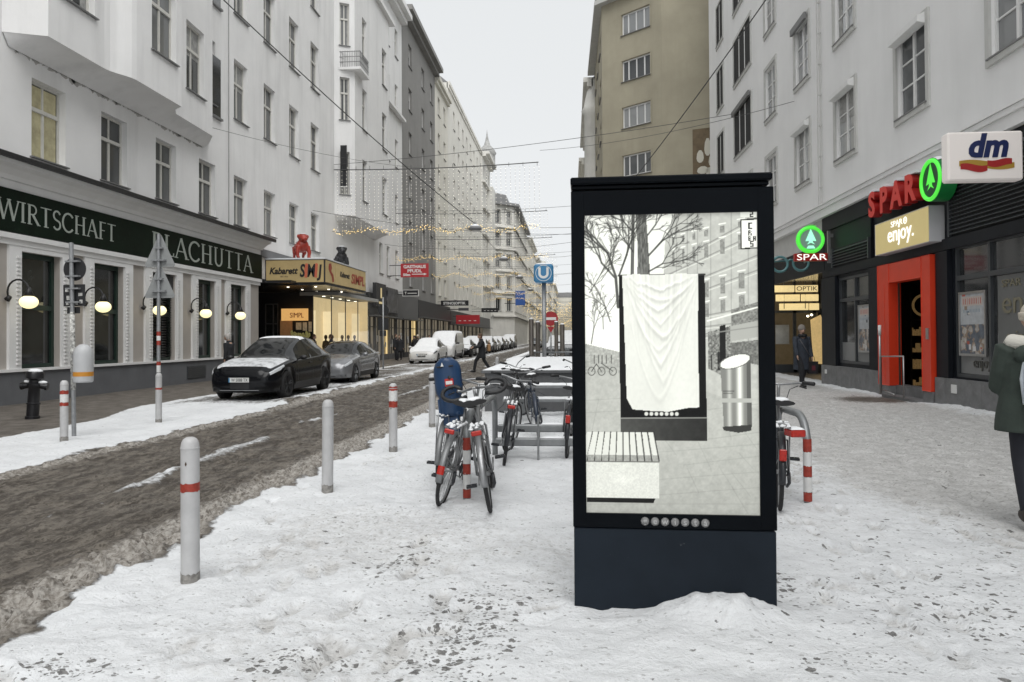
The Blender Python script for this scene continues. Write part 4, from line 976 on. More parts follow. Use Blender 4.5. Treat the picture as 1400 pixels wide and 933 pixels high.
w.box(XL, XL+.14, Ya, Yb, 5.2, 5.4); w.prism([(XL, 5.402), (XL+.20, 5.402), (XL+.26, 5.5), (XL+.42, 5.62), (XL+.58, 5.68), (XL+.60, 5.79), (XL, 5.79)], Ya, Yb+.08, 'y')
w.build('stucco_trim', stucco, SR)
w = MB(offT); w.prism([(XL, 6.0), (XL+.66, 5.86), (XL+.66, 5.82), (XL, 5.865)], Ya, Yb+.25, 'y'); w.build('canopy', mat('dark_canopy', (.045, .046, .05), .5, noise=(1, .2)), SR)
w = MB(offT); w.box(XL+.662, XL+.74, Ya, Yb+.25, 5.76, 5.88)
w.build('gutter', blackm, SR)
for a, b_ in wins:
    x = XL-.20; f = MB(offT); e = .11
    shut = abs(a-22.6) < .1
    f.box(x, x+.09, a, a+e, .84, 3.75); f.box(x, x+.09, b_-e, b_, .84, 3.75); f.box(x, x+.09, a+e, b_-e, .84, .95); f.box(x, x+.09, a+e, b_-e, 3.62, 3.75); f.box(x, x+.10, a+e, b_-e, 2.32, 2.45)
    f.box(x-.01, x+.07, a+e, a+e+.14, .95, 3.62)
    wf = f.build('window_frame', green_f, SR)
    gq = MB(offT); gq.add([(x+.04, a+.05, .9), (x+.04, b_-.05, .9), (x+.04, b_-.05, 3.7), (x+.04, a+.05, 3.7)], [(0, 1, 2, 3)]); gq.build('pane', rest_glass, wf)
    if shut:
        gq = MB(offT); z = .98
        while z < 3.0: gq.add([(x+.06, a+.02, z), (x+.06, b_-.02, z), (x+.16, b_-.02, z+.045), (x+.16, a+.02, z+.045)], [(0, 1, 2, 3)]); z += .085
        gq.box(x+.10, x+.2, a+.02, b_-.02, 3.05, 3.7); gq.build('blind', mat('dark_blind', (.02, .022, .024), .4), wf)
f = MB(offT); f.box(XL+.10, XL+.12, 24.7, 26.0, .15, .6)
for i in range(6): f.box(XL+.12, XL+.13, 24.72, 25.98, .18+i*.07, .21+i*.07)
f.build('cellar_grille', blk2, SR)
# sign board with its lettering, drawn as thick and thin strokes with serifs
sgn = thing('name_board', 'long dark green board with silver serif letters WIRTSCHAFT PLACHUTTA', 'sign', (XL+.2, 20, 4.6))
f = MB(sgn.location); f.box(XL+.02, XL+.20, Ya, Yb, 4.15, 5.18); f.build('board', green_b, sgn)
def arc(cx, cy, rx, ry, a0, a1, n=10): return [(cx+rx*cos(radians(a0+(a1-a0)*i/n)), cy+ry*sin(radians(a0+(a1-a0)*i/n))) for i in range(n+1)]
TK, TN = .115, .045
GL = {   # glyph: width, list of (polyline, thickness), list of serifs (x, y, half width)
 'W': (1.25, [([(.08, 1), (.36, 0)], TK), ([(.36, 0), (.62, 1)], TN), ([(.62, 1), (.9, 0)], TK), ([(.9, 0), (1.17, 1)], TN)], [(.08, 1, .12), (.62, 1, .12), (1.17, 1, .11)]),
 'I': (.36, [([(.18, 0), (.18, 1)], TK)], [(.18, 1, .14), (.18, 0, .14)]),
 'R': (.80, [([(.2, 0), (.2, 1)], TK), ([(.2, .97)]+arc(.38, .74, .22, .23, 90, -90)+[(.2, .51)], TN*1.4), ([(.40, .5), (.74, .02)], TK)], [(.2, 1, .14), (.2, 0, .14), (.76, 0, .08)]),
 'T': (.80, [([(.4, 0), (.4, 1)], TK), ([(.06, .97), (.74, .97)], TN)], [(.4, 0, .15)]),
 'S': (.62, [(arc(.31, .74, .21, .235, 20, 250)+arc(.31, .26, .22, .24, 70, -155)[1:], TK*.75)], []),
 'C': (.82, [(arc(.46, .5, .38, .49, 40, 320, 16), TK*.85)], []),
 'H': (.92, [([(.2, 0), (.2, 1)], TK), ([(.72, 0), (.72, 1)], TK), ([(.2, .52), (.72, .52)], TN)], [(.2, 1, .14), (.2, 0, .14), (.72, 1, .14), (.72, 0, .14)]),
 'A': (.88, [([(.1, 0), (.42, 1)], TN), ([(.42, 1), (.78, 0)], TK), ([(.22, .35), (.66, .35)], TN)], [(.1, 0, .12), (.78, 0, .14)]),
 'F': (.66, [([(.2, 0), (.2, 1)], TK), ([(.2, .97), (.6, .97)], TN), ([(.2, .52), (.5, .52)], TN)], [(.2, 1, .14), (.2, 0, .14)]),
 'P': (.70, [([(.2, 0), (.2, 1)], TK), ([(.2, .97)]+arc(.38, .72, .24, .25, 90, -90)+[(.2, .47)], TN*1.5)], [(.2, 1, .14), (.2, 0, .14)]),
 'L': (.66, [([(.2, 0), (.2, 1)], TK), ([(.2, .03), (.6, .03), (.62, .18)], TN)], [(.2, 1, .14), (.2, 0, .14)]),
 'U': (.88, [([(.2, 1), (.2, .32)]+arc(.44, .3, .24, .28, 180, 360)+[(.68, 1)], TK*.8)], [(.2, 1, .14), (.68, 1, .13)]),
 'M': (1.05, [([(.15, 0), (.2, 1)], TN), ([(.2, 1), (.52, 0)], TK), ([(.52, 0), (.84, 1)], TN), ([(.84, 1), (.88, 0)], TK)], [(.15, 0, .1), (.88, 0, .13)]),
 'O': (.9, [(arc(.45, .5, .37, .49, 0, 360, 22), TK*.8)], []),
}
def ribbon2d(pl, th):
    n = len(pl); Lp, Rp = [], []
    for i in range(n):
        a = pl[max(0, i-1)]; b_ = pl[min(n-1, i+1)]; dx, dy = b_[0]-a[0], b_[1]-a[1]; l = math.hypot(dx, dy) or 1
        Lp.append((pl[i][0]-dy/l*th/2, pl[i][1]+dx/l*th/2)); Rp.append((pl[i][0]+dy/l*th/2, pl[i][1]-dx/l*th/2))
    return Lp, Rp
def serif_text(txt, parent, mk, h, start, pitch_f=1.0, m=None, total=None):
    """mk(s, z, d) -> world point; each letter one part"""
    ws = [GL[c][0] for c in txt]; tot = sum(ws); k = (total/tot) if total else h*pitch_f; s = start
    for c, wd in zip(txt, ws):
        mb = MB(parent.location); layer = .012
        for q, (pl, th) in enumerate(GL[c][1]):
            Lp, Rp = ribbon2d(pl, th); d_ = layer+q*.0015
            mb.grid([[mk(s+p[0]*k, p[1]*h, d_) for p in Lp], [mk(s+p[0]*k, p[1]*h, d_) for p in Rp]])
            mb.grid([[mk(s+p[0]*k, p[1]*h, d_) for p in Lp], [mk(s+p[0]*k, p[1]*h, 0) for p in Lp]]); mb.grid([[mk(s+p[0]*k, p[1]*h, d_) for p in Rp], [mk(s+p[0]*k, p[1]*h, 0) for p in Rp]])
        for (x, y, hw) in GL[c][2]:
            yy = (y-.045, y) if y > .5 else (0, .045)
            P = [mk(s+(x-hw)*k, yy[0]*h, .0185), mk(s+(x+hw)*k, yy[0]*h, .0185), mk(s+(x+hw)*k, yy[1]*h, .0185), mk(s+(x-hw)*k, yy[1]*h, .0185)]
            mb.add(P, [(0, 1, 2, 3)])
        mb.build('letter', m or letter_m, parent, fixn=False); s += wd*k
mk = lambda s, z, d_: (XL+.20+d_, s, 4.42+z)
serif_text('WIRTSCHAFT', sgn, mk, .50, 16.02, total=4.5)
mk = lambda s, z, d_: (XL+.20+d_, s, 4.32+z)
serif_text('PLACHUTTA', sgn, mk, .70, 22.3, total=7.5)
# globe wall lamps
globe = mat('lamp_globe', (.9, .85, .6), .4, emit=((1.0, .86, .45), .62))
for i, y in enumerate((16.42, 19.2, 21.98, 24.9, 27.62)):
    wl = thing('wall_lamp', ['glowing globe lamp nearest the left picture edge', 'glowing globe lamp right of the round sign pole', 'glowing globe lamp behind the pole with triangle signs', 'glowing globe lamp right of the triangle signs', 'glowing globe lamp farthest down the restaurant wall'][i], 'wall lamp', (XL+.1, y, 2.5), group='globe lamps on the restaurant front')
    f = S(wl.location); x0 = XL+.12
    f.tube([(x0, y+.02, 2.52), (x0+.08, y+.02, 2.6)], [.07, .05], 10)
    f.tube([(x0+.03, y+.02, 2.55)]+[(x0+.30-.27*cos(radians(a)), y, 2.72+.28*sin(radians(a))) for a in range(0, 181, 20)]+[(x0+.57, y, 2.66)], .022, 8)
    f.tube([(x0+.57, y, 2.82), (x0+.57, y, 2.74), (x0+.57, y, 2.60)], [.035, .06, .12], 12); f.build('bracket_arm', blackm, wl)
    f = S(wl.location); f.ell((x0+.57, y, 2.46), .20, .20, .16, 20, 12); f.build('globe', globe, wl)

# ============================================================ CABARET
cab = thing('cabaret_entrance', 'cabaret and glass cornered shop under the gold marquee', 'shopfront', (XL, 36, 0)); offCb = cab.location
glow_wall = mat('glowing_shop_wall', (.50, .40, .22), .7, noise=(.8, .3), emit=((1, .78, .45), .30)); soff = mat('marquee_soffit', (.03, .03, .032), .25, metal=.3)  # shop wall glows by emission, its noise standing in for downlight cones
f = MB(offCb); f.box(-16.9, -16.8, 30.8, 43, 0, 4.0); f.box(-16.8, XL-.1, 30.78, 30.9, 0, 4.0); f.box(-16.8, XL, 43, 43.1, 0, 4); f.box(-16.8, -12.95, 36.0, 36.08, 0, 3.9); f.build('rear_wall', mat('cabaret_dark', (.02, .02, .022), .6), cab)
f = MB(offCb); f.box(-16.8, -10.78, 31.55, 37.9, 3.92, 3.98); f.build('soffit', soff, cab)
f = MB(offCb); f.box(-16.8, -12.1, 30.9, 42.9, 3.985, 4.1); f.box(-13.6, XL, 30.8, 43, 4.1, 6.0) if False else None; f.build('upper_slab', soff, cab)
f = S(offCb)
for x in (-11.6, -12.9):
    for y in (32.6, 34.4, 36.4): f.lathe([(.06, 3.913), (.05, 3.905), (0, 3.905)], (x, y, 0), 12)
f.build('downlight', mat('downlight', (1, .95, .8), .5, emit=((1, .92, .75), 3.5)), cab)
# glass shop: corner faces the camera, then runs along the street
f = MB(offCb); f.box(-13.3, -12.2, 36.45, 36.5, 0, 3.8) if False else f.box(-13.4, -13.3, 36.1, 42.8, .3, 3.8); f.box(-13.3, -12.05, 42.7, 42.8, .3, 3.8); f.build('interior_wall', glow_wall, cab)
f = MB(offCb)
for x, y in ((-13.25, 36.9), (-12.95, 38.5), (-12.7, 40.3), (-12.5, 42.2)): f.box(x-.35, x+.1, y, y+.05, .9, 3.0)
f.build('display_panel', mat('display_panel', (.6, .5, .3), .6, noise=(.7, .25), emit=((1, .84, .55), .42)), cab)  # panels glow by emission in place of light falling on them
f = MB(offCb); f.box(-13.3, -12.05, 36.1, 42.7, 3.72, 3.78); f.build('interior_ceiling', mat('shop_ceiling', (.4, .36, .26), .5, emit=((1, .85, .55), .08)), cab)
f = S(offCb)
for x in (-12.6,):
    for y in (36.6, 37.9, 39.3, 40.8, 42.1): f.lathe([(.09, 3.715), (.07, 3.705), (0, 3.705)], (x, y, 0), 12)
f.build('downlight', MATS['downlight'], cab)
glz = bpy.data.materials.new('clear_glass'); glz.use_nodes = True; MATS['clear_glass'] = glz
_n = glz.node_tree.nodes; _l = glz.node_tree.links.new; _n.remove(_n['Principled BSDF'])
_t = _n.new('ShaderNodeBsdfTransparent'); _g = _n.new('ShaderNodeBsdfGlossy'); _g.inputs['Roughness'].default_value = .03; _m = _n.new('ShaderNodeMixShader'); _f = _n.new('ShaderNodeFresnel'); _f.inputs[0].default_value = 1.45
_t.inputs[0].default_value = (.86, .88, .86, 1)
_l(_f.outputs[0], _m.inputs[0]); _l(_t.outputs[0], _m.inputs[1]); _l(_g.outputs[0], _m.inputs[2]); _l(_m.outputs[0], _n['Material Output'].inputs[0])
f = MB(offCb); f.add([(-12.93, 36, .35), (-12, 36, .35), (-12, 36, 3.7), (-12.93, 36, 3.7)], [(0, 1, 2, 3)]); f.add([(-12, 36, .35), (-12, 42.9, .35), (-12, 42.9, 3.7), (-12, 36, 3.7)], [(0, 1, 2, 3)]); f.build('shop_window', glz, cab, fixn=False)
f = MB(offCb); f.box(-12.93, -12.0, 35.97, 36.03, 0, .34); f.box(-12.03, -11.97, 36, 42.9, 0, .34); 
for y in (36, 38.3, 40.6, 42.9): f.box(-12.02, -11.98, y-.02, y+.02, .34, 3.7)
f.box(-12.98, -12.93, 35.95, 36.0, .0, 3.7); f.build('glazing_frame', blk2, cab)
f = MB(offCb); f.box(-13.6, -11.6, 35.9, 43.6, 3.72, 3.9); f.build('shop_eave', mat('alu_eave', (.36, .36, .35), .5), cab)
f = MB(offCb); f.box(XL+.01, XL+.16, 38.1, 43, 3.92, 4.9); f.build('yellow_sign_board', mat('ochre_board', (.38, .26, .05), .5, noise=(3, .3)), cab)
f = MB(offCb); f.box(XL+.01, XL+.12, 43.1, 47.2, 0, 5.2); f.box(XL+.01, XL+.10, 30.8, 43, 5.15, 5.5); f.build('fascia', mat('grey_fascia', (.17, .175, .18), .7, noise=(1, .1)), cab)
f = MB(offCb); f.box(-16, -15.9, 31.5, 33.4, .2, 3.6); f.box(-14.6, -14.5, 31.0, 31.9, .3, 2.9); f.build('door_panel', mat('cab_glass', (.04, .04, .045), .1, spec=.8), cab)
f = MB(offCb); f.box(-14.4, -13.05, 35.5, 35.6, 2.45, 3.05); f.build('inner_sign', mat('inner_gold', (.45, .25, .08), .5, noise=(1.2, .6), emit=((1, .55, .18), .35)), cab)
put_text('lettering', 'SIMPL', .35, mat('inner_red', (.4, .03, .02), .5), cab, Vector((-13.6, 35.49, 2.6))-offCb, '-y', width=.7)
f = MB(offCb); f.box(-14.6, -13.98, 35.85, 35.9, .3, 2.5); f.build('wooden_panel', mat('warm_wood', (.22, .10, .04), .5, noise=(4, .3), emit=((1, .5, .2), .05)), cab)
f = S(offCb)
for i in range(26): f.ell((-13.9+.036*i, 35.6-.03*(i % 3), 1.55+.30*random.random()), .07, .07, .09+.06*random.random(), 8, 6)
f.build('display_plants', mat('flowers_mix', (.28, .26, .08), .7, noise=(14, .8), emit=((.9, .8, .3), .06)), cab)
f = MB(offCb); f.box(-13.95, -12.98, 35.45, 35.75, 0, 1.5); f.build('display_counter', mat('counter_dark', (.05, .045, .04), .5, noise=(3, .4)), cab)
for x_, z_, w_, h_ in ((-13.8, 2.0, .28, .36), (-13.45, 1.95, .22, .42), (-13.15, 1.9, .16, .5)): f = MB(offCb); f.box(x_, x_+w_, 35.9, 35.92, z_, z_+h_); f.build('pinned_sheet', mat('warm_paper', (.42, .34, .24), .6, noise=(9, .4), emit=((1, .8, .5), .05)), cab)
f = MB(offCb)
for x_ in (-15.35, -14.95, -14.72): f.box(x_-.02, x_+.02, 35.8, 35.86, 0, 3.3)
f.box(-15.35, -14.72, 35.8, 35.86, 2.28, 2.33); f.box(-15.35, -14.72, 35.8, 35.86, 3.27, 3.33); f.build('door_frame', mat('door_frame_grey', (.12, .12, .12), .4), cab)
f = MB(offCb); f.box(-15.33, -14.74, 35.87, 35.9, .1, 3.25); f.build('door_pane', mat('door_glass_dim', (.03, .032, .03), .1, spec=.8, noise=(2, .8)), cab)
f = S(offCb)
for y in (36.6, 37.6, 39.3, 40.4, 41.6):
    f.lathe([(.16, .35), (.14, .9), (.2, 1.15), (.16, 1.4), (.05, 1.45), (.05, 1.52)], (-12.5, y, 0), 10); f.ell((-12.5, y, 1.62), .09, .10, .12, 10, 7)
f.build('display_bust', mat('bust_dark', (.10, .07, .04), .6, noise=(5, .5)), cab)
f = S(offCb)
for i in range(16): f.ell((-12.3+.1*(i % 2), 38.6+.07*i, .85+.03*(i % 3)), .06, .07, .08, 8, 5)
f.build('display_greens', mat('greens_yellow', (.35, .40, .05), .6, noise=(9, .5), emit=((.7, .8, .15), .12)), cab)

mq = thing('marquee', 'gold backlit marquee with black Kabarett lettering and orange stripes', 'marquee', (-12, 34.7, 4)); om = mq.location
gold = mat('marquee_gold', (.34, .26, .12), .45, noise=(.5, .3), emit=((1, .74, .36), .06)); mfr = mat('marquee_edge', (.03, .028, .03), .4); alu = mat('marquee_rim', (.55, .56, .57), .4)
f = MB(om); f.box(XL, -10.8, 31.55, 37.95, 4.0, 5.06); f.build('case', mfr, mq)
f = MB(om); f.box(XL+.05, -10.86, 31.53, 31.55, 4.05, 5.03); f.build('face_panel', gold, mq)
f = MB(om); f.box(-10.8, -10.78, 31.6, 32.9, 4.05, 5.03); f.box(-10.8, -10.78, 32.93, 37.9, 4.05, 5.03); f.build('face_panel', gold, mq)
f = MB(om); f.box(XL, -10.75, 31.5, 38, 5.06, 5.10); f.build('rim', alu, mq)
f = MB(om); f.box(XL, -10.8, 31.55, 37.95, 5.10, 5.13); f.build('snow_cap', snow_m, mq)
ink = mat('black_ink', (.012, .012, .014), .5); orange = mat('salmon_ink', (.52, .13, .07), .5); redi = mat('red_ink', (.32, .05, .03), .5)
put_text('lettering', 'Kabarett', .40, ink, mq, Vector((-12.70, 31.52, 4.43))-om, '-y', width=1.30, bold=.012, shear=.25, depth=.006)
put_text('lettering', 'SEIT 1912', .085, ink, mq, Vector((-12.65, 31.52, 4.28))-om, '-y', depth=.004)
for i, (ch, x, hh) in enumerate((('S', -11.83, .78), ('M', -11.43, .78), ('J', -11.03, .74))):
    put_text('lettering', ch, hh, ink, mq, Vector((x, 31.515, 4.30))-om, '-y', width=(.24, .36, .22)[i], bold=.02, shear=.12, depth=.006)
for x in (-11.66, -11.21): f = MB(om); f.prism([(x-.06, 4.26), (x+.05, 4.24), (x+.10, 4.85), (x+.0, 4.90), (x-.07, 4.7)], 31.520, 31.528, 'y'); f.build('stripe', orange, mq)
put_text('lettering', 'Kabarett', .34, ink, mq, Vector((-10.772, 34.3, 4.46))-om, '+x', width=1.5, bold=.012, shear=.25, depth=.004)
put_text('lettering', 'SIMPL', .66, redi, mq, Vector((-10.772, 36.5, 4.28))-om, '+x', width=2.3, bold=.02, shear=.1, depth=.004)
f = MB(om)
f.prism([(32.0, 4.9), (32.3, 4.95), (32.42, 4.75), (32.3, 4.6), (32.6, 4.45), (32.7, 4.15), (32.5, 4.1), (32.4, 4.35), (32.15, 4.5), (31.95, 4.65)], -10.776, -10.77, 'x'); f.build('stripe', redi, mq)

# two bulldog figures on the roof of the marquee
def dog(x, y, z, m, lab, rz):
    o = thing('bulldog_figure', lab, 'statue', (x, y, z), (0, 0, rz))
    f = S(); f.ell((0, 0, .55), .30, .44, .25); f.ell((0, -.32, .60), .28, .24, .28)      # trunk, deep chest; looks towards -y
    f.ell((.0, -.42, .93), .22, .22, .20); f.ell((0, -.60, .86), .15, .12, .11); f.ell((-.2, -.38, 1.0), .07, .06, .09); f.ell((.2, -.38, 1.0), .07, .06, .09)
    f.tube([(0, -.25, .65), (0, -.42, .9)], [.22, .17], 12)
    for sx in (-1, 1):
        f.tube([(sx*.2, -.38, .55), (sx*.27, -.44, .28), (sx*.24, -.46, .06)], [.13, .09, .07], 10); f.ell((sx*.24, -.52, .05), .09, .12, .05)
        f.tube([(sx*.17, .28, .55), (sx*.22, .20, .30), (sx*.2, .36, .20), (sx*.2, .32, .05)], [.15, .10, .06, .06], 10); f.ell((sx*.2, .27, .05), .08, .11, .05)
    f.tube([(0, .42, .66), (0, .52, .74)], [.05, .03], 8)
    b = f.build('body', m, o); r = b.modifiers.new('r', 'REMESH'); r.mode = 'VOXEL'; r.voxel_size = .028; r.use_smooth_shade = True
    s_ = S(); s_.ell((0, -.42, 1.10), .17, .16, .035); s_.ell((0, .1, .79), .2, .32, .035); s_.build('snow_cap', snow_m, o)
    return o
dog(-12.15, 32.2, 5.13, mat('red_plastic', (.32, .035, .022), .35, noise=(3, .15)), 'red bulldog figure standing on the marquee roof', radians(35))
dog(-11.45, 35.8, 5.0, mat('black_plastic', (.015, .015, .017), .35), 'black bulldog figure with snow on its back, farther along the marquee roof', radians(25))

# ============================================================ FURTHER SHOPS ON THE LEFT
lit = mat('lit_shop_inside', (.4, .3, .14), .7, noise=(1.3, .7), emit=((1, .74, .34), .42)); lit2 = mat('dim_shop_inside', (.12, .11, .10), .5, noise=(1.1, .8), emit=((1, .85, .6), .07))
fas = [mat('fascia_charcoal', (.03, .031, .033), .5), mat('fascia_grey', (.12, .12, .12), .6), mat('fascia_taupe', (.16, .14, .11), .6)]
def small_shop(X, y0, y1, fi, m_in, lab, fz=(3.0, 4.6), n=3):
    o = thing('small_shop', lab, 'shopfront', (X, (y0+y1)/2, 0)); of = o.location
    f = MB(of); f.box(X+.005, X+.30, y0, y1, fz[0], fz[1]); f.build('fascia', fas[fi], o)
    L = y1-y0; f = MB(of)
    for i in range(n+1): y = y0+L*i/n; f.box(X+.01, X+.22, max(y0, y-.12), min(y1, y+.12), 0, fz[0]-.003)
    f.box(X+.01, X+.16, y0+.12, y1-.12, .003, .4); f.build('pier', fas[(fi+1) % 2], o)
    for i in range(n):
        a, b_ = y0+L*i/n+.1, y0+L*(i+1)/n-.1; mm = m_in if (i % 2 == 0 or m_in is lit2) and random.random() < .8 else lit2
        f = MB(of); f.add([(X+.05, a, .4), (X+.05, b_, .4), (X+.05, b_, fz[0]), (X+.05, a, fz[0])], [(0, 1, 2, 3)]); f.build('lit_window', mm, o, fixn=False)
        for q in range(3):      # goods and posters standing in the window
            ya = random.uniform(a, b_-.5); za = random.uniform(.4, 1.5); f = MB(of); f.box(X+.055, X+.075+.01*q, ya, ya+random.uniform(.25, .6), za, za+random.uniform(.3, .8)); f.build('window_goods', [fas[0], frame_w, mat('goods_grey', (.2, .19, .18), .7)][q], o)
    f = MB(of)
    for i in range(n):
        y = y0+L*(i+.5)/n; f.box(X+.06, X+.12, y-.03, y+.03, .4, fz[0]-.003)
    f.box(X+.06, X+.11, y0+.12, y1-.12, 2.3, 2.36); f.build('mullion', fas[0], o)
    f = MB(of); f.box(X+.3, X+.75, y0+.1, y1-.1, fz[0]+.02, fz[0]+.1); f.build('canopy', fas[1], o); return o
small_shop(XL, 47.3, 55.2, 0, lit, 'shop with dark sign boards and two bright yellow doorways right of the cabaret', n=4)
small_shop(XL, 55.4, 63.0, 1, lit, 'narrow lit shop under a sloping charcoal canopy', (3.0, 5.0))
small_shop(XL, 63.2, 80, 0, lit2, 'dim shop front with black fascia below the STINO OPTIK sign', (3.3, 4.9), 5)
small_shop(XL, 80.2, 95, 0, lit2, 'dark shop front behind the white van', n=5); small_shop(XL, 95.2, 120, 1, lit2, 'farthest dark shop front before the side street', n=6)
o = thing('shop_board', 'black board with upright gold emblem on the fascia right of the marquee', 'sign', (XL+.3, 49, 4.8)); f = MB(o.location); f.box(XL+.3, XL+.55, 48.2, 50.8, 3.7, 5.3); f.build('board', fas[0], o)
f = MB(o.location); f.box(XL+.551, XL+.56, 49.3, 49.65, 4.3, 5.0); f.box(XL+.551, XL+.56, 48.9, 50.1, 3.9, 4.05); f.build('emblem', mat('pale_gold', (.4, .33, .18), .5, emit=((1, .8, .4), .2)), o)
o = thing('shop_board', 'glossy dark board with grey picture on the fascia, farther from the marquee', 'sign', (XL+.3, 52.6, 4.5)); f = MB(o.location); f.box(XL+.3, XL+.5, 51.4, 54.6, 3.4, 5.2); f.build('board', mat('picture_board', (.07, .07, .075), .4, noise=(2.5, .9)), o)
# banner signs reaching out over the pavement
def banner(name, lab, x0, x1, y, z0, z1, m, lines, tm, arrow=False, rim=None):
    o = thing(name, lab, 'sign', ((x0+x1)/2, y, z0)); f = MB(o.location); f.box(x0, x1, y-.06, y+.06, z0, z1); f.build('sign_board', m, o)
    if rim:
        f = MB(o.location); e = .05; f.box(x0-e, x1+e, y-.05, y+.05, z1+.002, z1+e); f.box(x0-e, x1+e, y-.05, y+.05, z0-e, z0-.002); f.box(x0-e, x0-.002, y-.05, y+.05, z0, z1); f.box(x1+.002, x1+e, y-.05, y+.05, z0, z1); f.build('rim', rim, o)
    for (tx, cx, cz, sz, wd) in lines: put_text('lettering', tx, sz, tm, o, Vector((cx, y-.065, cz))-o.location, '-y', width=wd, bold=.012, depth=.005)
    if arrow:
        f = MB(o.location); cz = z0+.22; f.prism([(x0+.85, cz-.03), (x1-.35, cz-.03), (x1-.35, cz-.09), (x1-.12, cz), (x1-.35, cz+.09), (x1-.35, cz+.03), (x0+.85, cz+.03)], y-.07, y-.062, 'y'); f.build('arrow', tm, o)
    f = MB(o.location); f.box(XL, x0, y-.02, y+.02, z0+.1, z0+.15); f.box(XL, x0, y-.02, y+.02, z1-.15, z1-.1); f.build('bracket', blackm, o); return o
wtx = mat('white_paint', (.7, .7, .68), .5); sred = mat('sign_crimson', (.30, .02, .025), .45, emit=((.7, .04, .05), .06))
banner('banner_sign', 'red GASTHAUS PFUDL sign with 50m arrow', -12.66, -10.55, 54, 6.10, 7.12, sred, [('GASTHAUS', -11.6, 6.78, .32, 1.7), ('PFUDL', -11.6, 6.46, .32, 1.1), ('50m', -12.2, 6.20, .25, .55)], wtx, True)
banner('banner_sign', 'small black sign with white rim, below the red GASTHAUS sign', -12.6, -11.45, 54.5, 4.75, 5.15, ink, [('T', -12.4, 4.86, .25, .15), ('----', -11.9, 4.86, .3, .7)], wtx, rim=wtx)
banner('banner_sign', 'long black STINO OPTIK sign', -13.2, -10.35, 74, 4.82, 5.35, ink, [('STINO|OPTIK', -11.8, 4.95, .36, 2.3)], wtx)
banner('banner_sign', 'small grey sign under the STINO OPTIK sign', -12.0, -10.9, 78, 4.45, 4.75, mat('dark_sign', (.06, .06, .065), .5), [], wtx)
banner('banner_sign', 'black sign farther off, at the end of the cream block', -12.2, -9.9, 100, 5.0, 5.6, ink, [('- - - -', -11, 5.15, .4, 1.7)], wtx)
banner('banner_sign', 'bright red sign with white line above the parked cars', -12.9, -10.2, 82, 3.1, 4.1, mat('bright_red_sign', (.30, .015, .02), .5, emit=((.9, .03, .05), .03)), [('- - - -', -11.6, 3.35, .5, 2.0)], wtx)
# ============================================================ ADVERTISING PILLAR
pm = mat('pillar_navy', (.012, .017, .024), .5, spec=.12, noise=(1.5, .25), grime=(22, (.07, .075, .08), .66)); pm2 = mat('pillar_frame', (.002, .0032, .005), .35, spec=.08, noise=(2, .2), grime=(30, (.10, .10, .10), .69))
px0, px1, pyf, pyb = .015, 1.135, 4.19, 4.50
PL = thing('advertising_pillar', 'dark navy advertising pillar with lit black and white poster of a draped stand', 'advertising pillar', (.575, 4.35, 0), (0, 0, radians(-1.2)))
f = MB(); X0, X1 = px0-.575, px1-.575; Yf, Yb_ = pyf-4.35, pyb-4.35
f.rbox(X0, X1, Yf, Yb_, -.1, .462, .006); f.build('base_panel', pm, PL)
f = MB(); a, b_ = X0+.072, X1-.085
f.rbox(X0-.004, a, Yf-.006, Yb_+.006, .468, 2.385, .004); f.rbox(b_, X1+.004, Yf-.006, Yb_+.006, .468, 2.385, .004); f.box(a-.003, b_+.003, Yf-.005, Yb_+.005, .469, .548); f.box(a-.003, b_+.003, Yf-.005, Yb_+.005, 2.245, 2.384); f.box(a, b_, Yf+.05, Yb_-.05, .548, 2.245)
f.build('frame', pm2, PL)
f = MB(); f.rbox(X0, X1-.02, Yf-.0, Yb_, 2.395, 2.415, .003); f.rbox(X0-.006, X1-.006, Yf-.03, Yb_+.03, 2.418, 2.46, .008); f.build('top_cap', pm2, PL)

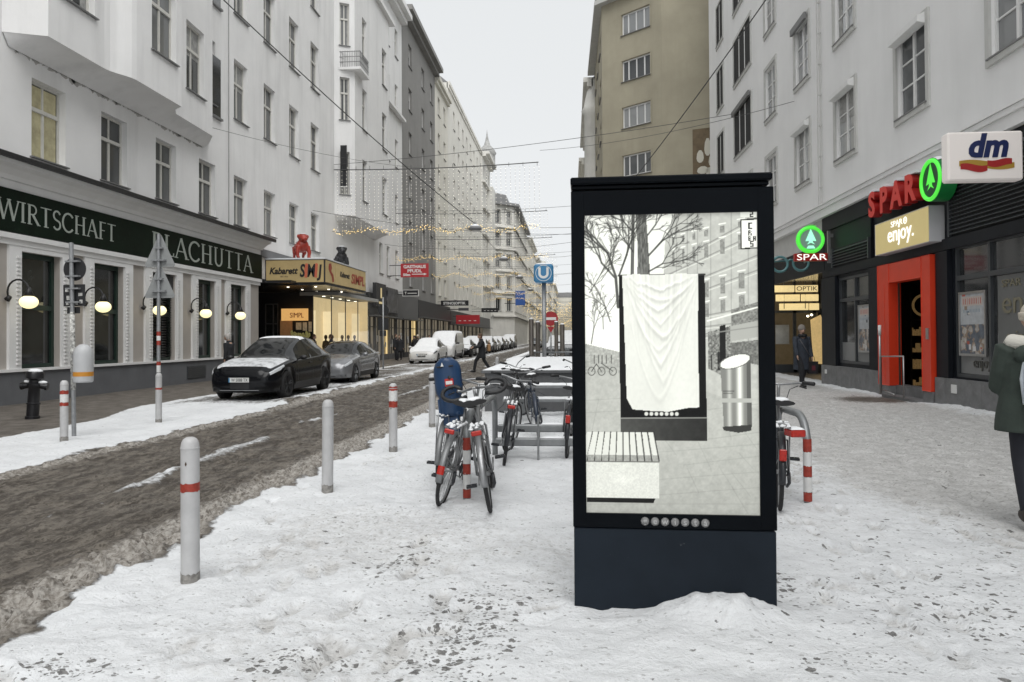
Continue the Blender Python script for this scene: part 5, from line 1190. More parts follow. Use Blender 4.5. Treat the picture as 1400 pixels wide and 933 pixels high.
# --- the poster sheet, painted cell by cell
NX, NZ = 300, 512
def poster_image():
    r = np.random.default_rng(5); U, V = np.meshgrid(np.linspace(799, 1038, NX), np.linspace(293, 702, NZ)); im = np.full((NZ, NX), .83)
    def poly(pts, v, soft=None):
        m = np.zeros(U.shape, bool); n = len(pts)
        for i in range(n):
            x1, y1 = pts[i]; x2, y2 = pts[(i+1) % n]
            if y1 == y2: continue
            c = ((y1 <= V) & (V < y2)) | ((y2 <= V) & (V < y1)); xs = x1+(V-y1)*(x2-x1)/(y2-y1); m ^= c & (U < xs)
        im[m] = v[m] if isinstance(v, np.ndarray) else v
        return m
    def line(x1, y1, x2, y2, w, v, a=1.0):
        dx, dy = x2-x1, y2-y1; L2 = dx*dx+dy*dy+1e-9; t = np.clip(((U-x1)*dx+(V-y1)*dy)/L2, 0, 1); dd = np.hypot(U-x1-t*dx, V-y1-t*dy)
        k = np.clip(w/2+.5-dd, 0, 1)*a; im[:] = im*(1-k)+v*k
    def branch(x, y, ang, ln, w, dep):
        if dep == 0 or ln < 3: return
        x2, y2 = x+ln*cos(ang), y-ln*sin(ang); line(x, y, x2, y2, w, .22, .85)
        for _ in range(2 if dep > 1 else 1):
            branch(x2, y2, ang+r.uniform(-.6, .6), ln*r.uniform(.62, .85), w*.68, dep-1)
        if r.random() < .5: branch(x+(x2-x)*.5, y+(y2-y)*.5, ang+r.uniform(-1, 1), ln*.6, w*.5, dep-2)
    im[:] = .80+.08*np.exp(-((U-860)/90)**2-((V-440)/120)**2)
    N1 = fbm(U/6, V/6, 4, 2); N2 = fbm(U/2.2, V/2.2, 3, 8)
    # far street on the left and the ground
    m = poly([(799, 470), (850, 482), (850, 520), (799, 520)], .60+.22*(N2-.5))
    m = poly([(799, 512), (1038, 505), (1038, 702), (799, 702)], .63+.07*(N1-.5)+.05*(N2-.5)-.05*np.clip((V-600)/100,0,1))
    # old facades on the right running to the distance
    m = poly([(1038, 293), (925, 293), (912, 330), (908, 400), (905, 470), (905, 515), (1038, 560)], .66+.10*(N1-.5))
    for x0, dk in ((928, .1), (943, .16), (957, .1), (975, .18), (1003, .2), (1026, .1)): line(x0, 293, x0-2, 500, 1.0, .45, .6)
    for k, (yr, yl) in enumerate(((300, 350), (322, 362), (352, 384), (372, 400), (420, 425), (440, 436), (455, 447))):
        line(1038, yr, 908, yl+18, 1.6, .40, .55); line(1038, yr+4, 908, yl+20, 1.0, .85, .6)
    for (x, w) in ((1012, 8), (987, 7), (966, 5), (950, 4), (935, 3.4), (922, 2.5)):
        for (yr, h) in ((318, 24), (370, 26), (300, 10), (400, 22)):
            y = yr+(1038-x)*.24; poly([(x, y), (x+w, y-1.5), (x+w, y+h*.8), (x, y+h*.8)], .40+.2*N2); line(x-1, y-3, x+w+1, y-4.5, 1.5, .86)
    poly([(1000, 446), (1038, 436), (1038, 462), (1000, 468)], .60); poly([(1002, 425), (1038, 415), (1038, 440), (1002, 447)], .42+.3*(N2-.4)); poly([(970, 455), (1000, 447), (1000, 520), (970, 505)], .45+.5*(N2-.5)); poly([(986, 447), (994, 445), (994, 500), (986, 497)], .12)
    poly([(1000, 470), (1038, 466), (1038, 500), (1000, 492)], .42+.28*(N2-.5)); line(969, 440, 1038, 422, 2.2, .82); line(905, 466, 1038, 448, 1.5, .5)
    # trees
    poly([(871, 293), (886, 293), (889, 340), (891, 378), (873, 378), (874, 340)], .22+.30*fbm(U/1.5, V/7, 3, 5)); line(868, 293, 866, 378, 4.5, .27); line(868, 293, 866, 378, 1, .8, .3)
    for (x, y, a, l, w, d_) in ((843, 378, 1.9, 34, 3.5, 8), (842, 380, 2.3, 28, 2.6, 7), (848, 376, 1.2, 30, 2.6, 7), (868, 345, 2.2, 20, 1.8, 6), (889, 350, .8, 26, 2.4, 7), (888, 322, .9, 18, 1.8, 6), (870, 320, 2.3, 24, 2, 7), (889, 372, .5, 22, 2, 6), (835, 440, 1.9, 22, 1.6, 6), (808, 470, 1.4, 20, 1.3, 6), (825, 450, 1.6, 16, 1.1, 6), (806, 400, 1.0, 22, 1.2, 6)):
        branch(x, y, a, l, w, d_)
    line(843, 378, 846, 420, 4, .3)
    # a few far walkers, a bicycle leaning on a hoop and bollards
    for x in (812, 818, 823, 829, 836): line(x, 486, x, 497, 1.3, .2, .7)
    for cx_ in (808, 822, 851-13): 
        for a in range(0, 360, 20): line(cx_+5*cos(radians(a)), 508+5.5*sin(radians(a)), cx_+5*cos(radians(a+20)), 508+5.5*sin(radians(a+20)), .8, .2, .8)
    line(808, 508, 815, 498, 1, .2); line(815, 498, 822, 508, 1, .2); line(822, 497, 838, 508, 1, .2)
    for x, h in ((975, 18), (984, 22), (990, 20), (997, 16)): line(x, 505-h, x, 505, 3.2, .12, .8)
    line(976, 487, 976, 505, 2, .5)
    # paving joints
    for (x1, y1, x2, y2) in ((968, 600, 1038, 590), (901, 618, 1038, 606), (935, 635, 1038, 622), (901, 655, 1038, 643), (901, 676, 1038, 664), (799, 690, 1038, 686), (968, 560, 1038, 552), (910, 602, 925, 622), (955, 604, 972, 640), (940, 640, 955, 672), (985, 640, 1003, 668), (1010, 618, 1030, 640), (1000, 645, 1025, 676), (880, 686, 885, 702), (1000, 664, 1022, 700), (799, 548, 848, 545), (799, 565, 848, 562), (818, 545, 808, 590), (990, 560, 1000, 600), (1018, 590, 1034, 612)): line(x1, y1, x2, y2, .7, .45, .4)
    # draped stand
    poly([(847, 377), (966, 377), (967, 572), (848, 572)], .045); line(847, 377, 966, 377, 2.5, .2); poly([(848, 572), (967, 571), (967, 602), (848, 603)], .25-.10*np.clip((U-850)/110, 0, 1)+.05*N1); line(848, 572, 967, 571, 1.2, .6)
    for i in range(7):
        k = np.clip(3.2-np.hypot(U-(884+7*i), V-566), 0, 1); im[:] = im*(1-k)+.75*k
    cx_ = (U-905)/52.0; t = (V-376)/187.0; sag = t-0.55*(1-cx_**2)
    cloth = .775+.05*(fbm(U/30, V/60, 2, 77)-.5)
    for k, (a_, b0, am, wd_) in enumerate(((.10, .00, .16, .010), (.17, .01, .12, .012), (.26, .00, .15, .013), (.34, .02, .10, .012), (.43, .01, .13, .016), (.52, .02, .08, .014), (.62, .02, .10, .020), (.74, .03, .06, .022), (.86, .03, .05, .02))):
        off_ = .06*np.sin(k*2.1); pw_ = 1.35+.25*np.sin(k*1.7); tk = b0+a_*(1-np.abs(cx_-off_)**pw_)+.018*(fbm(U/9, V*0+k*3., 3, 60+k)-.5)*2
        cloth += .6*am*(.8*np.exp(-((t-tk)/wd_)**2)-1.0*np.exp(-((t-tk-wd_*1.9)/(wd_*1.2))**2))*np.clip(1.15-np.abs(cx_), 0, 1)
    for k in range(16):
        x_ = -.95+1.9*k/15+.05*np.sin(k*5.); sl_ = .35*np.sign(-x_)*(abs(x_)**.6); ln_ = (cx_-x_-sl_*t); cloth += .05*np.sin(k*2.7)*np.exp(-(ln_/.022)**2)*np.clip(.75-t, 0, 1)*1.4-.03*np.exp(-((ln_-.05)/.02)**2)*np.clip(.6-t, 0, 1)
    cloth += .03*(fbm(U/3, V/5, 3, 79)-.5)
    poly([(852, 377), (870, 375), (900, 377), (930, 375), (957, 376), (956, 470), (957, 557), (940, 558), (915, 563), (890, 562), (865, 560), (857, 545), (855, 470)], cloth)
    # waste bin with slanted mouth
    met = .45+.38*np.exp(-((U-1012)/4.0)**2)+.22*np.exp(-((U-998)/3)**2)-.12*(U > 1022)
    poly([(986, 500), (1027, 490), (1028, 583), (1020, 587), (1006, 588), (990, 585)], met); e = ((U-1006)*cos(.28)+(V-495)*-sin(.28))/22; g = ((U-1006)*sin(.28)+(V-495)*cos(.28))/8.5; im[(e**2+g**2) < 1] = .82; rim_ = np.abs(e**2+g**2-1) < .12; im[rim_] = .35
    poly([(987, 545), (1028, 545), (1028, 550), (987, 550)], .62); poly([(988, 583), (1028, 580), (1027, 588), (1010, 591), (990, 588)], .22); line(990, 535, 1004, 535, 1.5, .2, .5); line(990, 538, 1002, 538, 1.2, .2, .5)
    # bench: concrete block with timber slats
    poly([(800, 680), (896, 680), (893, 687), (800, 687)], .10); poly([(799, 631), (901, 631), (901, 681), (799, 681)], .74+.10*(fbm(U/1.6, V/1.6, 2, 9)-.5)+.04*np.exp(-((U-850)/14)**2-((V-655)/7)**2))
    for i in range(11):
        xb = 792+10*i; xt = 801+8.6*i*.99; poly([(xt, 591), (xt+7.2, 591), (xb+8.6, 622), (xb, 622)], .76); poly([(xb, 622), (xb+8.6, 622), (xb+8.6, 631), (xb, 631)], .55+.15*(N2-.5)); line(xt+7.7, 591, xb+9.2, 630, 1.3, .10)
    line(799, 631.5, 901, 631.5, 1, .25)
    # projecting sign plate on the right edge
    poly([(1015, 291), (1038, 291), (1038, 301), (1015, 301)], .80); poly([(1015, 303), (1038, 302), (1038, 343), (1015, 344)], .12); poly([(1017, 305), (1038, 304), (1038, 341), (1017, 342)], .84)
    FT = {'2': '111001111100111', 'C': '111100100100111', 'R': '110101110101101', 'B': '110101110101110', 'A': '111101111101101', 'S': '111100111001111'}
    def glyph(ch, x, y, s_):
        for j in range(5):
            for i in range(3):
                if FT[ch][j*3+i] == '1': poly([(x+i*s_, y+j*s_), (x+i*s_+s_, y+j*s_), (x+i*s_+s_, y+j*s_+s_), (x+i*s_, y+j*s_+s_)], .08)
    glyph('2', 1028, 293, 1.5); glyph('C', 1026, 308, 1.7); glyph('R', 1026, 318, 1.5); glyph('B', 1026, 326, 1.3); glyph('A', 1032, 326, 1.3); glyph('S', 1028, 333, 1.5)
    im2 = np.clip(im, .02, .95); im2 = np.clip((im2-.5)*1.05+.5, .015, .93)
    lin = im2**2.2; return np.stack([lin*.95, lin*.965, lin*.88], -1)[::-1]
img = poster_image(); zs = np.linspace(.545, 2.248, NZ); xs = np.linspace(a-.002, b_+.002, NX)
XX, ZZ = np.meshgrid(xs, zs); co = np.stack([XX.ravel(), np.full(NX*NZ, Yf+.012), ZZ.ravel()], 1).astype(np.float32)
q = (np.arange(NZ-1)[:, None]*NX+np.arange(NX-1)[None, :]).ravel(); fs = np.stack([q, q+1, q+NX+1, q+NX], 1).astype(np.int32)
me = bpy.data.meshes.new('poster'); me.vertices.add(len(co)); me.vertices.foreach_set('co', co.ravel()); me.loops.add(fs.size); me.loops.foreach_set('vertex_index', fs.ravel()); me.polygons.add(len(fs)); me.polygons.foreach_set('loop_start', np.arange(0, fs.size, 4, dtype=np.int32)); me.polygons.foreach_set('loop_total', np.full(len(fs), 4, np.int32)); me.update(calc_edges=True)
at = me.color_attributes.new('ink', 'FLOAT_COLOR', 'POINT'); cc = np.ones((NX*NZ, 4), np.float32); cc[:, :3] = img.reshape(-1, 3); at.data.foreach_set('color', cc.ravel())
me.materials.append(mat('backlit_poster', attr='ink', rough=.25, emattr=.38, spec=.3)); link('poster', me, PL)
# seven round buttons with the maker's letters
but = mat('grey_button', (.19, .19, .19), .5, noise=(40, .1)); butl = mat('button_letter', (.36, .36, .36), .5)
for i, ch in enumerate('gewista'):
    x = X0+.40+.0555*i; z = .508-.0008*i
    f = S(); f.lathe([(0.0, Yf-.012), (.018, Yf-.011), (.0245, Yf-.006)], (x, 0, z), 20, 'y'); bo = f.build('logo_button', but, PL); put_text('lettering', ch, .047, butl, bo, (x, Yf-.0125, z-.012), '-y', depth=.001, bold=.001)
f = MB(); f.box(X0+.76, X0+.80, Yf-.004, Yf-.001, .03, .14); f.build('scuff', mat('scuff_black', (.008, .008, .008), .6), PL) if False else None

# ============================================================ BOLLARDS
bolm = mat('bollard_grey_paint', (.47, .47, .472), .45, noise=(6, .10), grime=(16, (.16, .15, .14), .62), streak=(3, .5)); bandr = mat('red_band', (.30, .035, .02), .5, noise=(25, .25), grime=(40, (.5, .48, .46), .60)); bandw = mat('white_band', (.66, .66, .65), .5, noise=(12, .08))
def band(parent, r, z0, z1, m, loc0=(0, 0, 0), n=24, ragged=0):
    f = S(); k = n; V = []
    for i, z in enumerate((z0, z1)):
        for j in range(k):
            a_ = 2*pi*j/k; V.append((loc0[0]+r*cos(a_), loc0[1]+r*sin(a_), z+(random.uniform(-ragged, ragged) if ragged else 0)))
    f.add(V, [(j, (j+1) % k, k+(j+1) % k, k+j) for j in range(k)]); return f.build('band', m, parent)
def bollard(x, y, lab, bands, h=.93, r=.057):
    z0 = gz(x, y); o = thing('bollard', lab, 'bollard', (x, y, z0), (radians(random.uniform(-.6, .6)), radians(random.uniform(-.6, .6)), random.uniform(0, 6)), 'grey steel bollards')
    f = S(); f.lathe([(r, -.12), (r, h-.075), (r*1.04, h-.074), (r*1.04, h-.066), (r, h-.065), (r*.93, h-.035), (r*.72, h-.012), (r*.38, h-.001), (0, h)], n=28); autosmooth(f.build('post', bolm, o), 35)
    for (a_, b_, m) in bands: band(o, r+.0015, a_, b_, m, ragged=.006)
    band(o, r+.0012, -.1, .07, mat('splash_dirt', (.24, .23, .215), .7, noise=(30, .4)), ragged=.012)
    for q in range(3):
        an_, zz_ = random.uniform(0, 6.28), random.uniform(.3, h-.15); f = MB(); f.add([((r+.0016)*cos(an_+dx), (r+.0016)*sin(an_+dx), zz_+dz) for dx, dz in ((-.10, 0), (.0, -.012), (.12, .002), (.06, .016), (-.05, .014))], [(0, 1, 2, 3, 4)]); f.build('paint_chip', mat('rust_chip', (.07, .045, .03), .8), o)
    return o
bollard(-2.44, 4.53, 'nearest grey bollard, with one chipped red band', [(h_, h_+.055, bandr) for h_ in (.585,)])
bollard(-2.47, 7.27, 'plain grey bollard, second nearest in the right row', [])
bollard(-2.42, 9.83, 'grey bollard with two red bands round a white one, third in the right row', [(.83, .885, bandr), (.69, .83, bandw), (.60, .685, bandr)])
bollard(-2.41, 12.59, 'plain grey bollard left of the blue child seat', [])
bollard(-7.72, 10.61, 'grey bollard with two clean red stripes in front of the waste bin pole', [(.72, .775, bandr), (.60, .718, bandw), (.54, .595, bandr)])
bollard(-7.74, 13.22, 'grey bollard with dotted red band holding the pole with triangle signs', [(.62, .655, bandr)])
for i, (x, y) in enumerate(((-7.75, 8.0), (-2.4, 23.8))): bollard(x, y, ['grey bollard outside the left picture edge', 'small grey bollard among the steel posts of the stairs'][i], [])

# pole with two triangular signs seen from behind
zinc = mat('galvanised', (.30, .31, .32), .45, metal=.4, noise=(12, .15)); signback = mat('sign_back_grey', (.27, .28, .28), .5, noise=(4, .1)); sticker = mat('stickers', (.4, .4, .38), .6, noise=(22, 1.0)); signblack = mat('sign_back_black', (.02, .021, .023), .5)
tp = thing('sign_pole', 'grey pole with two triangular signs seen from behind, red and white bands below', 'sign pole', (-7.79, 13.3, .0)); f = S(); f.lathe([(.034, .8), (.034, 3.55), (0, 3.56)], n=14); autosmooth(f.build('pole', zinc, tp))
for z in (3.02, 2.43):
    s_ = .30; f = MB(); f.prism([(-s_, z-.05), (-s_+.03, z-.09), (s_-.03, z-.09), (s_, z-.05), (.035, z+.50), (-.035, z+.50)], .04, .05, 'y'); f.prism([(-s_+.025, z-.045), (s_-.025, z-.045), (.0, z+.44)], .036, .0395, 'y'); so_ = f.build('triangle_sign', signback, tp)
    f = MB(); f.box(-.14, .14, -.045, .038, z+.02, z+.05); f.box(-.08, .08, -.045, .038, z+.25, z+.28); f.build('clamp', zinc, so_)
for (a_, b_, m) in ((1.62, 1.70, bandr), (1.53, 1.618, bandw), (1.44, 1.528, bandr), (1.06, 1.13, bandr), (.93, 1.058, bandw)): band(tp, .036, a_, b_, m)
# pole with round sign, sticker plates and a waste bin
lp = thing('sign_pole', 'sticker covered pole with black round sign and square plates seen from behind', 'sign pole', (-7.98, 11.2, 0), (0, radians(-1), 0)); f = S(); f.lathe([(.034, -.1), (.034, 3.12), (0, 3.13)], n=14); autosmooth(f.build('pole', zinc, lp))
f = S(); f.lathe([(.037, .75), (.037, 2.0)], n=14); f.build('stickers', sticker, lp)
f = MB(); f.prism([(.02+.19*cos(2*pi*i/28), 2.70+.19*sin(2*pi*i/28)) for i in range(28)], .04, .055, 'y'); f.build('round_sign', signblack, lp)
f = MB(); f.rbox(-.18, .19, .04, .055, 2.10, 2.45, .004); f.rbox(-.12, .10, .04, .055, 1.98, 2.085, .004); f.build('square_plate', signblack, lp)
f = MB()
for (x, z, w, h) in ((-.14, 2.33, .06, .05), (-.12, 2.2, .05, .07), (.08, 2.26, .07, .05), (.10, 2.14, .05, .06), (.02, 2.12, .05, .03), (-.13, 2.12, .05, .04)): f.box(x, x+w, .035, .0395, z, z+h)
f.build('sticker', mat('white_sticker', (.45, .45, .43), .6, noise=(30, .4)), lp)
f = MB()
for z in (2.58, 2.82, 2.16, 2.38): f.box(-.09, .13, -.04, .038, z-.012, z+.012)
f.build('clamp', zinc, lp)
wb = thing('waste_bin', 'pale grey round topped waste bin with orange stripe hung on the sticker covered pole', 'waste bin', (-7.79, 11.15, .87)); binm = mat('bin_grey', (.46, .47, .48), .45, noise=(5, .05))
f = S(); f.lathe([(.125, 0), (.145, .02), (.145, .44), (.137, .50), (.11, .56), (.06, .605), (0, .615)], n=26); autosmooth(f.build('bin_body', binm, wb)); band(wb, .147, .10, .17, mat('orange_stripe', (.55, .24, .03), .5)); f = MB(); f.box(-.19, -.13, -.02, .02, .1, .14); f.box(-.19, -.13, -.02, .02, .4, .44); f.build('bracket', zinc, wb)
# hydrant
hy = thing('hydrant', 'black iron hydrant capped with snow by the restaurant wall', 'hydrant', (-10.63, 13.7, 0), (0, radians(3), .3)); irn = mat('hydrant_black', (.010, .010, .012), .35)
f = S(); f.lathe([(.13, -.1), (.13, .05), (.11, .06), (.11, .28), (.125, .29), (.125, .31), (.105, .32), (.10, .60), (.13, .64), (.13, .70), (.10, .72), (.10, .76), (.155, .80), (.16, .90), (.14, .93), (0, .94)], n=20); autosmooth(f.build('barrel', irn, hy))
for sx in (-1, 1): f = S(); f.tube([(sx*.08, 0, .66), (sx*.20, 0, .64)], .06, 12); f.tube([(sx*.20, 0, .64), (sx*.24, 0, .635)], .075, 12); autosmooth(f.build('nozzle', irn, hy))
f = S(); f.ell((0, 0, .94), .13, .13, .05); f.ell((-.12, 0, .73), .07, .05, .035); f.ell((.13, 0, .72), .10, .06, .035); f.build('snow_cap', snow_m, hy)
# street sign pole right of the cabaret (seen from behind)
o = thing('sign_pole', 'thin pole with black round and square plates right of the cabaret', 'sign pole', (-9.35, 36.0, 0)); f = S(); f.lathe([(.04, 0), (.04, 3.6)], n=10); f.build('pole', zinc, o)
f = MB(); f.prism([(.28*cos(2*pi*i/20), 2.95+.28*sin(2*pi*i/20)) for i in range(20)], .05, .07, 'y'); f.build('round_sign', signblack, o); f = MB(); f.box(-.27, .27, .05, .07, 1.95, 2.58); f.box(-.2, .14, .05, .07, 1.65, 1.93); f.build('square_plate', signblack, o)

# ============================================================ UNDERGROUND ENTRANCE
conc = mat('grey_stone_slab', (.115, .118, .122), .75, noise=(2.2, .22), bump=(12, .2, .01), grime=(7, (.2, .2, .2), .62), streak=(1.5, .3))
pw = thing('stair_parapet', 'low grey stone parapet of the underground stairs with a thick snow top', 'parapet', (.7, 15.2, 0))
f = MB(pw.location); x = -1.80
while x < 3.2: f.box(x+.004, min(3.2, x+1.06)-.004, 15.22, 15.5, -.1, .80); x += 1.06
y = 15.5
while y < 22.9: f.box(-1.80, -1.55, y+.004, min(22.9, y+1.06)-.004, -.1, .80); f.box(2.95, 3.2, y+.004, min(22.9, y+1.06)-.004, -.1, .80); y += 1.06
f.box(-1.55, 2.95, 15.5, 22.9, -.1, .70); f.build('slab', conc, pw)
f = MB(pw.location); f.rbox(-1.86, 3.26, 15.14, 22.95, .802, .865, .01); f.build('coping', conc, pw)
f = S(pw.location); ys_ = np.linspace(15.16, 22.9, 26); xs_ = np.linspace(-1.84, 3.24, 26)
G = []
for i, y in enumerate(ys_):
    row = []
    for j, x in enumerate(xs_):
        e = min(i, 25-i, j, 25-j); row.append((x, y, .867+(0 if e == 0 else .075+.02*random.random()*(e > 1))))
    G.append(row)
f.grid(G); f.build('snow_cover', snow_m, pw)
# low barrier bars in front
rb = thing('barrier_rail', 'low grey barrier with two snow topped bars in front of the stone parapet', 'barrier', (.8, 14.6, 0)); gst = mat('grey_steel', (.26, .27, .275), .45, metal=.5, noise=(10, .12))
for z, x0, x1 in ((.60, -1.15, 2.8), (.33, -1.35, 2.8)):
    f = MB(rb.location); f.rbox(x0, x1, 14.45, 14.62, z-.06, z, .01); bo = f.build('bar', gst, rb); f = S(rb.location); f.grid([[(x0+.02+(x1-x0-.04)*i/40, 14.46+.15*j/4, z+.002+(.035+.008*random.random() if 0 < j < 4 else 0)) for j in range(5)] for i in range(41)]); f.build('snow_cover', snow_m, bo)
f = MB(rb.location)
for x in (-1.0, 1.0, 2.7): f.box(x, x+.09, 14.5, 14.58, -.05, .5)
f.build('upright', gst, rb)
# stairwell wall behind, with rail
o = thing('stair_wall', 'low dark stair side wall with snowy top edge running along the lane', 'wall', (-1.95, 30, 0)); f = MB(o.location); f.box(-2.05, -1.85, 23.5, 40, -.1, .75); f.build('wall', mat('dark_stone', (.09, .09, .09), .7), o); f = MB(o.location); f.rbox(-2.08, -1.82, 23.5, 40, .752, .85, .02); f.build('snow_cover', snow_m, o)
for i, (x, y, h) in enumerate(((-1.42, 26.6, 2.2), (-1.22, 27.4, 2.1), (-.30, 26.8, 2.0), (-.62, 32, 2.2))):
    o = thing('steel_post', ['brushed steel post, leftmost at the underground stairs', 'brushed steel post just left of the U sign pole', 'brushed steel post right of the U sign pole', 'farther steel post behind the U sign pole'][i], 'post', (x, y, 0), group='steel posts at the underground stairs')
    f = S(); f.lathe([(.085, -.1), (.085, h), (0, h+.01)], n=16); autosmooth(f.build('post', mat('post_steel', (.22, .20, .18), .35, metal=.7, noise=(4, .15)), o)); f = S(); f.ell((0, 0, h+.02), .085, .085, .04, 12, 6); f.build('snow_cap', snow_m, o)
o = thing('railing', 'thin steel railing with glass between the stair posts', 'railing', (-.4, 27, 0)); f = S(o.location); f.tube([(-1.4, 26.6, 1.0), (1.8, 26.6, 1.0)], .025, 6); f.tube([(-1.4, 26.6, .15), (1.8, 26.6, .15)], .02, 6)
for x in (-1.0, -.5, .1, .7, 1.3): f.tube([(x, 26.6, 0), (x, 26.6, 1.0)], .018, 6)
f.build('rail', gst, o)
o = thing('orange_barrier', 'small orange striped barrier board at the stair posts', 'barrier', (-1.1, 25.6, .5)); f = MB(); f.box(-.45, .45, -.02, .02, .05, .17); f.build('board', mat('orange_board', (.45, .20, .05), .6, noise=(6, .3)), o); f = MB(); f.box(-.4, -.36, -.02, .02, -.5, .05); f.box(.36, .4, -.02, .02, -.5, .05); f.build('leg', gst, o)
us = thing('underground_sign', 'blue cube sign with white U on a steel pole', 'sign', (-.93, 26, 0)); f = S(); f.lathe([(.075, 0), (.075, 3.5)], n=14); f.build('pole', zinc, us)
ublue = mat('sign_blue', (.03, .13, .24), .35, emit=((.05, .25, .5), .12)); f = MB(); f.rbox(-.34, .34, -.34, .34, 3.48, 4.12, .06); f.build('sign_cube', ublue, us)
f = MB(); Lp, Rp = ribbon2d([(-.14, 4.0), (-.14, 3.80)]+arc(0, 3.78, .14, .13, 180, 360)+[(.14, 4.0)], .085); f.grid([[(p[0], -.3425, p[1]) for p in Lp], [(p[0], -.3425, p[1]) for p in Rp]]); f.build('letter', wtx, us)
f = MB(); f.mi = 0; k = 32
V = [((.265+e)*cos(2*pi*i/k), -.3415, 3.80+(.265+e)*sin(2*pi*i/k)) for e in (0, .018) for i in range(k)]; f.add(V, [(i, (i+1) % k, k+(i+1) % k, k+i) for i in range(k)]); f.build('ring', wtx, us)
f = S(); f.ell((0, 0, 4.12), .33, .33, .07); f.build('snow_cap', snow_m, us)
o = thing('no_entry_sign', 'round red no entry sign on a thin pole behind the underground stairs', 'traffic sign', (-.88, 33, 0)); f = S(); f.lathe([(.035, 0), (.035, 2.1)], n=8); f.build('pole', zinc, o); f = MB(); f.prism([(.33*cos(2*pi*i/24), 2.38+.33*sin(2*pi*i/24)) for i in range(24)], -.05, -.03, 'y'); f.build('disc', mat('traffic_red', (.33, .02, .025), .45), o); f = MB(); f.box(-.24, .24, -.055, -.051, 2.32, 2.44); f.build('bar', wtx, o)
f = MB(); f.prism([(-.17, 2.02), (.17, 2.02), (.0, 1.75)], -.05, -.03, 'y'); f.build('yield_plate', MATS['traffic_red'], o)
o = thing('blue_banner', 'small blue sign on the far facade above the parked cars', 'sign', (-7.0, 120, 8)); f = MB(); f.box(-.8, .8, -.05, .05, -1.2, 1.2); f.build('panel', mat('far_blue', (.03, .10, .35), .5), o); f = MB(); f.box(-2.6, -.8, -.03, .03, .9, 1.0); f.box(-2.6, -.8, -.03, .03, -.9, -.8); f.build('bracket', blackm, o)
o.location.x = -8.2
# ============================================================ BICYCLE RACK
def hoop(x, y0, y1, lab, red, h=.80):
    o = thing('hoop_stand', lab, 'bicycle stand', (x, y0, 0), group='hoops of the bicycle rack'); f = S(); R = .28; L = y1-y0
    pts = [(0, 0, -.1), (0, 0, h-R)]+[(0, R-R*cos(radians(a)), h-R+R*sin(radians(a))) for a in range(15, 91, 15)]+[(0, L-R+R*sin(radians(a)), h-R+R*cos(radians(a))) for a in range(15, 91, 15)]+[(0, L, -.1)]
    f.tube(pts, .037, 14); f.build('tube', gst, o)
    if red:
        zz = .02
        for i, (dz, m) in enumerate(((.085, bandr), (.14, bandw), (.10, bandr), (.13, bandw), (.12, bandr))):
            band(o, .0385, zz, zz+dz-.002, m, ragged=.004); zz += dz
    return o
hoop(-1.0, 6.97, 9.6, 'grey tube hoop with red and white bands under the two leaning bicycles', True); hoop(2.18, 6.99, 9.6, 'grey tube hoop with red and white bands right of the advertising pillar', True)
rk = thing('bicycle_rack', 'low grey double rail of the bicycle rack lying in the snow', 'bicycle rack', (.6, 9.6, 0))
for z, y in ((.34, 9.75), (.20, 9.45)): f = MB(rk.location); f.rbox(-.98, 2.16, y-.05, y+.05, z-.05, z+.05, .015); f.build('rail', gst, rk); f = S(rk.location); f.grid([[(-.4+1.0*i/20, y-.045+.09*j/3, z+.052+(.02 if 0 < j < 3 and 0 < i < 20 else 0)) for j in range(4)] for i in range(21)]); f.build('snow_cover', snow_m, rk)
for x in (-.55, -.2, 1.0, 1.6) if False else (-.42, .9, 1.6): f = MB(rk.location); f.rbox(x-.015, x+.015, 9.3, 9.4, .0, .62, .006) if False else f.rbox(x-.012, x+.012, 9.30, 9.42, -.02, .55, .006); f.build('wheel_guide', gst, rk)
